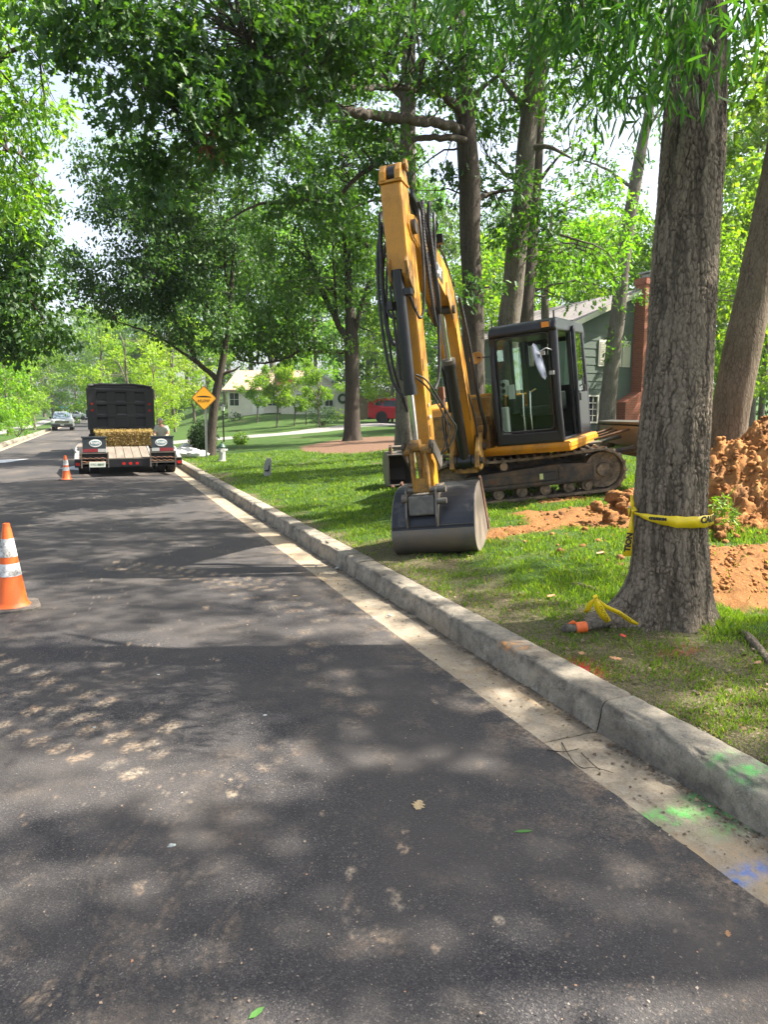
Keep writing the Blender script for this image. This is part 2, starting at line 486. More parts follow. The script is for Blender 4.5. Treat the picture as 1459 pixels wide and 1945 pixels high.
X[:, -1] += 0.008 + (fbm(np.stack([X[:, -1], Y[:, -1]], -1) * 14, 3, 66) - 0.5) * 0.011
crown_[:, -1] -= 0.001
me = grid_mesh('road', X, Y, crown_, {'dust': road_dust(X, Y)})
road = link_mesh('road', me, M['asphalt']); tag(road, kind='structure', label='dark asphalt road surface with clay smears and dappled shade')
ys2 = rows_y(float(ys[-1]), 230, 0.03, 0.3); xs2 = np.linspace(-3.9, 1.958, 14)
X, Y = np.meshgrid(xs2, ys2); X = X + 0.00000
me = grid_mesh('road_far', X, Y, 0.010 + 0.02 * (1 - ((X + 1.0) / 2.9) ** 2), {'dust': 0.25 * sstep(.5, .8, fbm(np.stack([X, Y], -1) * 2, 3, 2))})
ro2 = link_mesh('road', me, M['asphalt']); tag(ro2, kind='structure', label='far stretch of the asphalt road')

# ---- gutter pan and kerb
m, nt, b = newmat('concrete')
co = coords(nt)
f1 = noise_out(nt, co, 3.0, 6, 0.65); f2 = noise_out(nt, co, 70, 4, 0.75); f3 = noise_out(nt, co, 14, 5, 0.65)
vo = N(nt, 'ShaderNodeTexVoronoi', Scale=120.0); L(nt, co, vo.inputs['Vector'])
c0 = mix(nt, rampv(nt, f1, 0.35, 0.65), (0.32, 0.275, 0.205), (0.19, 0.165, 0.125))
c0 = mix(nt, math_(nt, 'MULTIPLY', rampv(nt, f3, 0.46, 0.66), 0.75), c0, (0.09, 0.083, 0.068))
c0 = mix(nt, math_(nt, 'MULTIPLY', rampv(nt, vo.outputs['Color'], 0.55, 1.0), 0.35), c0, (0.40, 0.37, 0.33))
c0 = mix(nt, rampv(nt, f2, 0.62, 0.74), c0, (0.05, 0.047, 0.042))
c0 = mix(nt, math_(nt, 'MULTIPLY', rampv(nt, noise_out(nt, co, 32, 5, 0.8), 0.55, 0.68), 0.6), c0, (0.35, 0.33, 0.28))
c0 = mix(nt, math_(nt, 'MULTIPLY', attr(nt, 'clay'), rampv(nt, f3, 0.25, 0.65)), c0, (0.42, 0.30, 0.17))
c0 = mix(nt, math_(nt, 'MULTIPLY', attr(nt, 'grime'), math_(nt, 'ADD', 0.45, math_(nt, 'MULTIPLY', f2, 0.8))), c0, (0.05, 0.043, 0.035))
c0 = mix(nt, math_(nt, 'MULTIPLY', attr(nt, 'green'), 0.95), c0, (0.10, 0.62, 0.10))
c0 = mix(nt, math_(nt, 'MULTIPLY', attr(nt, 'blue'), 0.95), c0, (0.02, 0.16, 0.55))
c0 = mix(nt, math_(nt, 'MULTIPLY', attr(nt, 'orange'), rampv(nt, f2, 0.35, 0.5)), c0, (0.72, 0.30, 0.06))
L(nt, c0, b.inputs['Base Color']); b.inputs['Roughness'].default_value = 0.9
bump(nt, b, math_(nt, 'ADD', math_(nt, 'ADD', f2, f3), math_(nt, 'MULTIPLY', vo.outputs['Distance'], 0.5)), 0.6, 0.006)
M['concrete'] = m
def gpt(px, py, z=0.0):
    r = ray(px, py); return EYEV + r * ((z - EYE) / r[2])
def sprays(X, Y, Zz, which):
    lst = {'green': [(1240, 1556, 0, 0.14, 0.035, 1.0), (1300, 1552, 0, 0.16, 0.04, .6), (1415, 1465, .17, 0.10, 0.035, 1.0), (1350, 1440, .17, .12, .03, .5), (1390, 1540, .08, .12, .04, .25)],
           'blue': [(1400, 1672, 0, 0.075, 0.03, 1.0), (1440, 1655, 0, 0.10, 0.035, .6)],
           'orange': [(965, 1222, .17, 0.075, 0.05, 1.0), (990, 1230, .17, .06, .03, .6)]}[which]
    out = np.zeros_like(X)
    for px, py, z, rx, ry, s_ in lst:
        g = gpt(px, py, z); q = ((X - g[0]) / rx) ** 2 + ((Y - g[1]) / ry) ** 2
        out = np.maximum(out, s_ * np.exp(-q * 0.9))
    n = fbm(np.stack([X, Y], -1) * 40, 3, 4)
    return np.clip(out * sstep(0.2, 0.75, n) * 1.25, 0, 1)
JOINTS = [-3.6, -1.4, 1.1, 2.77, 4.42, 6.45, 8.6, 11.6] + [14.6 + 3.05 * k for k in range(70)]
def kerb_attrs(X, Y, Z, pan):
    P2 = np.stack([X, Y], -1)
    n = fbm(P2 * 5, 4, 8)
    if pan:
        grime = np.clip(np.exp(-np.abs(2.29 - X) / (0.05 + 0.07 * fbm(np.stack([X * 0, Y], -1) * 3, 2, 6))) * 1.3 * sstep(.25, .5, fbm(P2 * 12, 3, 61)), 0, 1)
        clay = np.clip(sstep(0.42, 0.66, fbm(np.stack([X * 3, Y * 0.9], -1), 3, 12)) * (0.5 + 0.6 * sstep(1, 5.5, -Y + 6.5)) + 0.28, 0, 1)
    else:
        grime = np.clip(sstep(0.09, 0.0, Z) * 0.5 * sstep(0.3, 0.6, n) + 0.55 * sstep(0.46, 0.68, fbm(np.stack([Y * 7, Z * 6 + X * 3], -1), 5, 71)) + 0.5 * np.exp(-((Z - 0.150) / 0.012) ** 2) * sstep(.4, .6, fbm(P2 * 9, 3, 72)), 0, 1)
        clay = np.clip(sstep(0.5, 0.75, fbm(P2 * 2, 3, 14)) * 0.35 + 0.5 * np.exp(-((Y - 4.6) / 0.5) ** 2) * sstep(0.1, 0.02, Z), 0, 1)
    top = 1 if pan else sstep(0.11, 0.165, Z)
    return {'clay': clay, 'grime': grime, 'green': sprays(X, Y, Z, 'green') * top, 'blue': sprays(X, Y, Z, 'blue') * (1 if pan else 0), 'orange': sprays(X, Y, Z, 'orange') * (0 if pan else top)}
def yrows(a, b2, step):
    n = max(3, int((b2 - a) / step)); y = np.linspace(a, b2, n)
    e = min(0.012, (b2 - a) * 0.1)
    return np.unique(np.r_[a, a + e * .5, a + e, y[1:-1][(y[1:-1] > a + e) & (y[1:-1] < b2 - e)], b2 - e, b2 - e * .5, b2])
kerb = empty('kerb'); tag(kerb, 'weathered concrete kerb along the lawn', kind='structure')
pan = empty('gutter'); tag(pan, 'stained concrete gutter strip beside the asphalt', kind='structure')
PROF = [(2.275, -0.03), (2.283, 0.0), (2.292, 0.03), (2.298, 0.06), (2.303, 0.09), (2.308, 0.12), (2.314, 0.145), (2.323, 0.159), (2.338, 0.167), (2.38, 0.170), (2.43, 0.170), (2.47, 0.170), (2.498, 0.168), (2.512, 0.155), (2.515, 0.05)]
for side in (1, -1):
    if side == 1: kb, gp, x_off, fx = kerb, pan, 0.0, 1
    else:
        kb = empty('kerb'); tag(kb, 'pale concrete kerb along the far side of the road', kind='structure')
        gp = empty('gutter'); tag(gp, 'concrete gutter on the far side of the road', kind='structure')
    for j in range(len(JOINTS) - 1):
        a, b2 = JOINTS[j], JOINTS[j + 1]
        if side == -1 and b2 < 18: continue
        st_ = 0.02 if b2 < 7 else (0.06 if b2 < 20 else 1.0)
        if side == -1: st_ = 1.0
        yy = yrows(a + 0.004, b2 - 0.004, st_)
        prof = np.array(PROF) if b2 < 60 else np.array(PROF)[[0, 3, 6, 8, 11, 13, 14]]
        if b2 < 12:   # finer across
            t = np.linspace(0, len(prof) - 1, 44); prof = np.stack([np.interp(t, np.arange(len(prof)), prof[:, 0]), np.interp(t, np.arange(len(prof)), prof[:, 1])], 1)
        PX = np.repeat(prof[None, :, 0], len(yy), 0); PZ = np.repeat(prof[None, :, 1], len(yy), 0); PY = np.repeat(yy[:, None], len(prof), 1)
        end = np.minimum(PY - yy[0], yy[-1] - PY); pin = np.exp(-np.maximum(end, 0) / 0.005) * 0.010
        n3 = np.stack([PX, PY, PZ], -1)
        dn = (fbm(n3 * 30, 3, 5) - 0.5) * 0.013 + (fbm(n3 * 3.0, 2, 15) - 0.5) * 0.022
        chip = sstep(0.56, 0.72, fbm(n3 * 11, 4, 25)) * 0.024 * np.exp(-((PX - 2.335) / 0.03) ** 2)
        PX = np.where(PX < 2.40, PX + pin + dn * 0.8 + chip, PX); PZ = PZ - pin * (PZ > 0.1) + dn * 0.5 * (PX > 2.31) - chip * 0.6
        if j in (4, 5): PZ = PZ + 0.010 * (j - 4.5)
        if side == -1: PX = -6.30 + 0 * PX - (PX - 2.29) + 1.94
        at = kerb_attrs(PX, PY, PZ, False)
        me = grid_mesh('kerb_block', PX if side == 1 else PX, PY, PZ, at)
        o = link_mesh('kerb_block', me, M['concrete'], kb)
        # pan slab
        xx = np.r_[np.arange(1.952, 2.295, 0.012 if b2 < 7 else 0.05), 2.30]
        GX, GY = np.meshgrid(xx, yy)
        GZ = 0.006 + 0.012 * (GX > 2.26) * 0 + (fbm(np.stack([GX, GY], -1) * 14, 3, 45) - 0.5) * 0.006 - 0.008 * np.exp(-np.maximum(np.minimum(GY - yy[0], yy[-1] - GY), 0) / 0.005)
        at = kerb_attrs(GX, GY, GZ, True)
        if side == -1: GX = -GX - 1.95
        me = grid_mesh('gutter_slab', GX, GY, GZ, at)
        link_mesh('gutter_slab', me, M['concrete'], gp)
# dark bed under the joints
M['concrete_dark'] = worn('dark_joint', (.05, .045, .04), None, .95)
B('joint_bed', M['concrete_dark'], pan, (1.96, 2.30, -14, 230, -0.06, -0.012))
B('joint_bed', M['concrete_dark'], kerb, (2.345, 2.49, -14, 230, -0.05, 0.10))

# ---- lawns
def bare_mask(X, Y):
    """0 grass .. 1 bare clay"""
    P2 = np.stack([X, Y], -1); n = fbm(P2 * 2.2, 4, 3); n2 = fbm(P2 * 7, 3, 4)
    def blob(px, py, ru, rv, s_=1.0):
        g = hit(px, py); u = (X - g[0]) * RV[0] + (Y - g[1]) * RV[1]; v = (X - g[0]) * FV[0] + (Y - g[1]) * FV[1]
        return s_ * np.exp(-((u / ru) ** 2 + (v / rv) ** 2))
    k = np.zeros_like(X)
    for a in ((1080, 985, 0.75, 0.75), (1000, 1005, 0.6, 0.35), (1160, 975, 0.5, 0.8), (940, 1015, 0.45, 0.25), (1190, 990, 0.4, 0.5, 1.2), (1430, 1060, 1.0, 0.55, 1.3), (1400, 1110, 0.6, 0.3, 1.1), (1440, 900, 1.4, 1.2, 1.5),
              (1250, 935, 0.7, 0.8, 1.0), (1070, 950, 1.0, 0.25, 0.8), (1420, 1180, 0.25, 0.1, 0.8)):
        k = np.maximum(k, blob(*a))
    return np.clip(sstep(0.38, 0.62, k * 0.85 + (n - 0.5) * 0.75 + (n2 - 0.5) * 0.4), 0, 1)
def brown_mask(X, Y):
    """thin, dry turf near the kerb and under the big oak"""
    P2 = np.stack([X, Y], -1); n = fbm(P2 * 2.5, 4, 13)
    k = 0.75 * np.exp(-(X - 2.5) / 0.35) + 0.85 * np.exp(-(((X - 2.95) / 0.55) ** 2 + ((Y - 3.3) / 1.3) ** 2)) + 0.5 * np.exp(-(((X - 3.6) / 1.3) ** 2 + ((Y - 2.6) / 0.9) ** 2)) + 0.8 * np.exp(-(((X - 2.9) / .6) ** 2 + ((Y - 6.3) / 1.1) ** 2)) + 0.6 * np.exp(-(((X - 4.2) / 1.2) ** 2 + ((Y - 6.6) / .9) ** 2)) + 0.45 * sstep(.62, .8, fbm(P2 * 0.8, 3, 29))
    return np.clip(sstep(0.35, 0.85, k + (n - 0.5) * 1.1), 0, 1)
MT = hit(672, 836)      # foot of the mulched oak
def mulch_mask(X, Y):
    u = (X - MT[0]) * RV[0] + (Y - MT[1]) * RV[1]; v = (X - MT[0]) * FV[0] + (Y - MT[1]) * FV[1]
    n = fbm(np.stack([X, Y], -1) * 1.3, 3, 23)
    return sstep(1.1, 0.85, ((u - 0.6) / 2.3) ** 2 + ((v + 2.6) / 4.6) ** 2 + (n - 0.5) * 0.5)
def drive_mask(X, Y):
    # tarmac drive that climbs from the road past the sign to the red car
    a = hit(300, 842); c = hit(560, 822); e = hit(700, 808); g = hit(860, 796)
    pts = [a, c, e, g, g + (g - e)]
    d = np.full(X.shape, 99.0)
    for p, q in zip(pts[:-1], pts[1:]):
        dx, dy = q[0] - p[0], q[1] - p[1]; l2 = dx * dx + dy * dy
        t = np.clip(((X - p[0]) * dx + (Y - p[1]) * dy) / l2, 0, 1)
        d = np.minimum(d, np.hypot(X - p[0] - t * dx, Y - p[1] - t * dy))
    return sstep(1.75, 1.6, d)
m, nt, b = newmat('turf')
co = coords(nt)
g1 = noise_out(nt, co, 1.2, 5, 0.6); g2 = noise_out(nt, co, 26, 4, 0.75); g3 = noise_out(nt, co, 90, 3, 0.7)
grass_c = mix(nt, rampv(nt, g1, 0.35, 0.65), (0.036, 0.080, 0.012), (0.066, 0.115, 0.018))
grass_c = mix(nt, rampv(nt, g2, 0.35, 0.7), grass_c, (0.030, 0.065, 0.012))
thin = mix(nt, rampv(nt, g2, 0.35, 0.65), (0.060, 0.060, 0.026), (0.13, 0.105, 0.06))
thin = mix(nt, math_(nt, 'MULTIPLY', rampv(nt, g3, 0.50, 0.66), 0.8), thin, (0.24, 0.20, 0.125))
thin = mix(nt, math_(nt, 'MULTIPLY', rampv(nt, noise_out(nt, co, 55, 4, 0.8, (1, .4, 1)), 0.54, 0.66), 0.8), thin, (0.035, 0.030, 0.018))
grass_c = mix(nt, math_(nt, 'MULTIPLY', rampv(nt, g3, 0.48, 0.62), 0.55), grass_c, (0.020, 0.040, 0.008))
clay = mix(nt, rampv(nt, g2, 0.3, 0.7), (0.29, 0.135, 0.043), (0.15, 0.070, 0.028))
clay = mix(nt, rampv(nt, g3, 0.58, 0.75), clay, (0.38, 0.21, 0.085))
mulch = mix(nt, rampv(nt, g3, 0.35, 0.65), (0.18, 0.11, 0.072), (0.10, 0.055, 0.035))
c = mix(nt, attr(nt, 'brown'), grass_c, thin)
c = mix(nt, attr(nt, 'bare'), c, clay)
c = mix(nt, attr(nt, 'mulch'), c, mulch)
c = mix(nt, attr(nt, 'drive'), c, (0.21, 0.20, 0.19))
c = mix(nt, attr(nt, 'redpaint'), c, (0.42, 0.02, 0.02))
L(nt, c, b.inputs['Base Color']); b.inputs['Roughness'].default_value = 0.95; b.inputs['Specular IOR Level'].default_value = 0.2
bump(nt, b, math_(nt, 'ADD', g2, g3), 0.7, 0.02)
M['turf'] = m
xs = np.r_[np.arange(2.50, 4.5, 0.03), np.arange(4.5, 9, 0.055), np.arange(9, 20, 0.25), np.arange(20, 60, 1.5), np.arange(60, 261, 20)]
ys = np.r_[np.arange(-14, 1, 0.6), np.arange(1, 6.5, 0.03), np.arange(6.5, 14, 0.055), np.arange(14, 50, 0.25), np.arange(50, 90, 1.5), np.arange(90, 331, 12)]
X, Y = np.meshgrid(xs, ys)
Z = terrain(X, Y)
bare = bare_mask(X, Y)
P2 = np.stack([X, Y], -1)
near = (X < 9) & (Y < 14)
mul = mulch_mask(X, Y); drv = drive_mask(X, Y)
# track ruts and crumbs in the clay, slight unevenness of the turf
rut = (np.abs(np.sin((Y * RV[1] + X * RV[0]) * 2 * math.pi / 0.16)) - 0.5) * 0.02
Z = Z + np.where(near, (fbm(P2 * 3, 4, 51) - 0.5) * 0.05 + bare * ((fbm(P2 * 9, 4, 52) - 0.45) * 0.10 + rut * 0.6), (fbm(P2 * .4, 3, 53) - 0.5) * 0.08)
Z = np.where(X < 2.53, 0.150, Z)
gr = hit(1105, 1270); red = np.exp(-(((X - gr[0]) / .10) ** 2 + ((Y - gr[1]) / .13) ** 2)) * sstep(.25, .5, fbm(P2 * 40, 2, 3)) * 1.2
gr = hit(1290, 1235); red = np.maximum(red, .55 * np.exp(-(((X - gr[0]) / .12) ** 2 + ((Y - gr[1]) / .07) ** 2)) * sstep(.4, .6, fbm(P2 * 40, 2, 4)))
me = grid_mesh('lawn', X, Y, Z, {'bare': bare * (1 - drv), 'brown': brown_mask(X, Y), 'mulch': mul, 'drive': drv, 'redpaint': red})
lawn = link_mesh('lawn', me, M['turf']); tag(lawn, 'sloping lawn right of the kerb with bare orange clay patches', kind='structure')
xs = np.r_[-260, -160, -100, np.arange(-60, -8, 2.0), np.arange(-8, -4.49, 0.25)]
ys = np.r_[np.arange(-14, 18, 4), np.arange(18, 90, 0.6), np.arange(90, 331, 6)]
X, Y = np.meshgrid(xs, ys); P2 = np.stack([X, Y], -1)
z0 = np.zeros_like(X)
path = ((X + 7.2) ** 2 < 0.5) * 1.0 * (Y > 20)
me = grid_mesh('lawn_left', X, Y, lterrain(X, Y) + (fbm(P2 * .4, 3, 53) - 0.5) * 0.06, {'bare': path * 0.0, 'brown': sstep(.55, .8, fbm(P2 * .7, 3, 3)) * .5, 'mulch': z0, 'drive': path, 'redpaint': z0})
ll = link_mesh('lawn', me, M['turf']); tag(ll, 'lawn on the far side of the road under young trees', kind='structure')
X, Y = np.meshgrid(np.linspace(-4.6, 2.6, 5), np.r_[230, 260, 330])
me = grid_mesh('lawn_far', X, Y, X * 0 + 0.1, {'bare': X * 0, 'brown': X * 0, 'mulch': X * 0, 'drive': X * 0, 'redpaint': X * 0})
lf = link_mesh('lawn', me, M['turf']); tag(lf, 'grass beyond the end of the road', kind='structure')

# speed-hump markings: white arrows painted on the road
def flat_poly(name, pts, z, mat, label, cat):
    me = bpy.data.meshes.new(name); me.from_pydata([(p[0], p[1], z(p[0]) if callable(z) else z) for p in pts], [], [tuple(range(len(pts)))]); o = link_mesh(name, me, mat)
    return tag(o, label, kind='structure')
rz = lambda x: 0.010 + 0.02 * (1 - ((x + 1.0) / 2.9) ** 2) + 0.004
road_white = worn('road_white', (0.62, 0.63, 0.62), (0.2, 0.2, 0.2), 0.7, 0, 8, (0.5, 0.7))
a = gpt(60, 894); 
for nm, pxs, lab in (('road_marking', ((112, 892), (182, 880), (200, 884), (180, 898)), 'white painted triangle on the road beside the trailer'), ('road_marking', ((-40, 882), (-10, 875), (56, 873), (10, 880)), 'white painted triangle at the left edge of the road')):
    pts = [gpt(*q) for q in pxs]
    ar = sum(pts[i][0] * pts[(i + 1) % 4][1] - pts[(i + 1) % 4][0] * pts[i][1] for i in range(4))
    if ar < 0: pts = pts[::-1]
    flat_poly(nm, pts, rz, road_white, lab, 'marking')

# ---- grass blades
def leafmat(name, c1, c2, c3=None, trans=0.45, rough=0.5, tcol=(1.7, 1.75, 0.45)):
    m = bpy.data.materials.new(name); m.use_nodes = True; nt = m.node_tree; b = nt.nodes['Principled BSDF']
    geo = N(nt, 'ShaderNodeNewGeometry')
    stops = [(0.0, c1), (0.75 if c3 else 1.0, c2)] + ([(0.93, c2), (1.0, c3)] if c3 else [])
    oi = N(nt, 'ShaderNodeObjectInfo')
    col = ramp(nt, geo.outputs['Random Per Island'], stops)
    hs = N(nt, 'ShaderNodeHueSaturation'); L(nt, col, hs.inputs['Color'])
    mr = N(nt, 'ShaderNodeMapRange'); L(nt, oi.outputs['Random'], mr.inputs[0]); mr.inputs[3].default_value = 0.485; mr.inputs[4].default_value = 0.515; L(nt, mr.outputs[0], hs.inputs['Hue'])
    mr = N(nt, 'ShaderNodeMapRange'); L(nt, oi.outputs['Random'], mr.inputs[0]); mr.inputs[3].default_value = 0.85; mr.inputs[4].default_value = 1.15; L(nt, mr.outputs[0], hs.inputs['Value'])
    col = hs.outputs[0]
    L(nt, col, b.inputs['Base Color']); b.inputs['Roughness'].default_value = rough; b.inputs['Specular IOR Level'].default_value = 0.4
    tr = N(nt, 'ShaderNodeBsdfTranslucent')
    vm = N(nt, 'ShaderNodeVectorMath', _operation='MULTIPLY'); L(nt, col, vm.inputs[0]); vm.inputs[1].default_value = tcol; L(nt, vm.outputs[0], tr.inputs[0])
    mx = N(nt, 'ShaderNodeMixShader'); mx.inputs[0].default_value = trans
    L(nt, b.outputs[0], mx.inputs[1]); L(nt, tr.outputs[0], mx.inputs[2]); L(nt, mx.outputs[0], nt.nodes['Material Output'].inputs[0])
    return m
M['blade'] = leafmat('grass_blade', (0.080, 0.150, 0.014), (0.165, 0.25, 0.028), (0.30, 0.25, 0.11), 0.4)
M['blade_dry'] = leafmat('dry_blade', (0.24, 0.19, 0.10), (0.34, 0.27, 0.15), (0.12, 0.16, 0.04), 0.25)
def grass(name, n, umin, umax, vmin, vmax, hgt, wid, dens, mat, label, dry=False):
    # sample in view-angle space so that blades thin out with distance
    v = vmin * (vmax / vmin) ** rng.random(n); a = rng.uniform(umin, umax, n); u = a * v
    x = u * RV[0] + v * FV[0]; y = u * RV[1] + v * FV[1]
    ok = (x > 2.515) & (y > 0.5)
    x, y, v = x[ok], y[ok], v[ok]
    bm_ = bare_mask(x, y); br = brown_mask(x, y); mm = mulch_mask(x, y) + drive_mask(x, y)
    P2 = np.stack([x, y], -1); tuft = sstep(0.3, 0.6, fbm(P2 * 5, 3, 77))
    keep = rng.random(len(x)) < (1 - 0.97 * bm_) * (1 - np.clip(mm, 0, 1)) * (1 - (0.0 if dry else 0.55) * br) * (0.62 + 0.38 * tuft)
    if dry: keep &= rng.random(len(x)) < np.clip(br * 1.3, 0.10, 1)
    x, y, v, tuft, br = x[keep], y[keep], v[keep], tuft[keep], br[keep]
    k = len(x)
    z = terrain(x, y) + np.where((x < 9) & (y < 14), (fbm(np.stack([x, y], -1) * 3, 4, 51) - 0.5) * 0.05, (fbm(np.stack([x, y], -1) * .4, 3, 53) - 0.5) * 0.08) - 0.008
    h = hgt * rng.uniform(0.5, 1.3, k) * (0.7 + 0.7 * tuft) * (1 + v * 0.012) * (1 - 0.3 * br); w = wid * (1 + v / 3.2)
    if dry: h *= 0.6
    th = rng.uniform(0, 2 * math.pi, k); le = rng.uniform(0.1, 0.8, k) * h * (1.8 if dry else 1); la = rng.uniform(0, 2 * math.pi, k)
    c, s = np.cos(th) * w, np.sin(th) * w
    b0 = np.stack([x - c, y - s, z], 1); b1 = np.stack([x + c, y + s, z], 1)
    mx_ = x + np.cos(la) * le * .35; my_ = y + np.sin(la) * le * .35
    m0 = np.stack([mx_ + c * .7, my_ + s * .7, z + h * .6], 1); m1 = np.stack([mx_ - c * .7, my_ - s * .7, z + h * .6], 1)
    t = np.stack([x + np.cos(la) * le, y + np.sin(la) * le, z + h * (0.6 if dry else 0.95)], 1)
    V = np.stack([b0, b1, m0, t, m1], 1).reshape(-1, 3)
    me = np_mesh(name, V, np.arange(len(V)), np.full(k, 5))
    o = link_mesh(name, me, mat); return tag(o, label, 'grass', kind='stuff')
grass('grass', 250000, -0.30, 0.60, 2.5, 24, 0.036, 0.0015, 1, M['blade'], 'short green turf blades covering the lawn')
grass('grass', 60000, -0.1, 0.60, 2.2, 9, 0.036, 0.0014, 1, M['blade_dry'], 'dry straw-coloured turf blades near the kerb', True)
# ================================================================== TREES
def barkmat(name, dark, light, lich, sc=1.0, strength=0.8):
    m, nt, b = newmat(name)
    co = coords(nt)
    dn = N(nt, 'ShaderNodeTexNoise', Scale=5.0, Detail=3.0); L(nt, co, dn.inputs['Vector'])
    vm = N(nt, 'ShaderNodeVectorMath', _operation='MULTIPLY_ADD'); L(nt, dn.outputs['Color'], vm.inputs[0]); vm.inputs[1].default_value = (0.030, 0.030, 0.12); L(nt, co, vm.inputs[2])
    mp = N(nt, 'ShaderNodeMapping'); mp.inputs['Scale'].default_value = (30 * sc, 30 * sc, 11 * sc); L(nt, vm.outputs[0], mp.inputs['Vector'])
    vo = N(nt, 'ShaderNodeTexVoronoi', _feature='DISTANCE_TO_EDGE', Scale=1.0); L(nt, mp.outputs[0], vo.inputs['Vector'])
    r1 = noise_out(nt, vm.outputs[0], 18 * sc, 5, 0.65, (1, 1, 0.15), 0.3)
    r2 = noise_out(nt, co, 70 * sc, 4, 0.75, (1, 1, 0.55))
    r3 = noise_out(nt, co, 1.8, 4, 0.6)
    plate = rampv(nt, vo.outputs['Distance'], 0.0, 0.22)
    h = math_(nt, 'ADD', math_(nt, 'MULTIPLY', r1, 0.72), math_(nt, 'ADD', math_(nt, 'MULTIPLY', r2, 0.30), math_(nt, 'MULTIPLY', plate, 0.17)))
    gv = attr(nt, 'groove')
    c = ramp(nt, h, [(0.42, dark), (0.60, tuple(0.55 * (a + q) for a, q in zip(dark, light))), (0.82, light)])
    c = mix(nt, math_(nt, 'MULTIPLY', rampv(nt, r3, 0.48, 0.70), 0.6), c, lich)
    c = mix(nt, math_(nt, 'MULTIPLY', gv, 0.75), c, tuple(q * 0.45 for q in dark))
    L(nt, c, b.inputs['Base Color']); b.inputs['Roughness'].default_value = 0.92; b.inputs['Specular IOR Level'].default_value = 0.25
    bump(nt, b, h, strength, 0.025)
    return m
M['bark_big'] = barkmat('oak_bark_plated', (0.058, 0.043, 0.030), (0.31, 0.252, 0.185), (0.20, 0.165, 0.12), 1.25, 1.0)
M['bark'] = barkmat('oak_bark', (0.055, 0.045, 0.036), (0.175, 0.150, 0.120), (0.18, 0.165, 0.13), 1.0, 0.9)
M['bark_smooth'] = barkmat('smooth_mottled_bark', (0.075, 0.058, 0.040), (0.19, 0.150, 0.105), (0.07, 0.065, 0.035), 0.9, 0.9)
M['bark_shaded'] = barkmat('shaded_bark', (0.028, 0.022, 0.018), (0.080, 0.064, 0.050), (0.07, 0.062, 0.04), 1.0, 0.8)  # shade of limbs seen from below is put into this bark colour
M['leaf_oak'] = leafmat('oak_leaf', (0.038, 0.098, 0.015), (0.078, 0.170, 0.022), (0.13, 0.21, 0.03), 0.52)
M['leaf_shaded'] = leafmat('shaded_oak_leaf', (0.026, 0.078, 0.024), (0.052, 0.135, 0.032), (0.10, 0.19, 0.03), 0.42)  # darker oak leaf: shade inside the canopy put into the colour
M['leaf_lit'] = leafmat('sunlit_leaf', (0.075, 0.17, 0.018), (0.155, 0.27, 0.025), (0.24, 0.29, 0.03), 0.55)  # brighter, yellower leaf: sun and backlight put into the colour
M['leaf_lime'] = leafmat('lime_leaf', (0.13, 0.25, 0.022), (0.22, 0.34, 0.035), (0.30, 0.34, 0.05), 0.5)
M['leaf_willow'] = leafmat('willow_oak_leaf', (0.030, 0.085, 0.018), (0.065, 0.16, 0.030), (0.11, 0.20, 0.04), 0.4)
M['leaf_shrub'] = leafmat('shrub_leaf', (0.018, 0.055, 0.014), (0.035, 0.09, 0.018), None, 0.25)

# leaf outlines in their own plane: x along, y across, as lists of polygons
def _oak():
    half = [(0, 0.02), (0.12, 0.05), (0.20, 0.22), (0.30, 0.10), (0.42, 0.34), (0.54, 0.13), (0.68, 0.30), (0.78, 0.12), (0.90, 0.14), (1.0, 0.0)]
    return [[(x, y) for x, y in half] + [(0.5, 0.0), (0, 0)], [(x, -y) for x, y in half][::-1] + [(0, 0), (0.5, 0.0)]]
LEAF = {
    'oak': [np.array([(0, 0), (0.20, -0.20), (0.30, -0.09), (0.45, -0.34), (0.55, -0.12), (0.76, -0.28), (0.86, -0.08), (1.0, 0.0)]),
            np.array([(1.0, 0.0), (0.86, 0.08), (0.76, 0.28), (0.55, 0.12), (0.45, 0.34), (0.30, 0.09), (0.20, 0.20), (0, 0)])],
    'kite': [np.array([(0, 0), (0.45, -0.30), (1.0, 0.0)]), np.array([(1.0, 0.0), (0.45, 0.30), (0, 0)])],
    'lance': [np.array([(0, 0), (0.3, -0.085), (0.7, -0.075), (1.0, 0.0)]), np.array([(1.0, 0), (0.7, 0.075), (0.3, 0.085), (0, 0)])],
    'tri': [np.array([(0, -0.25), (0.9, -0.35), (0.7, 0.4), (0.1, 0.3)])],
}
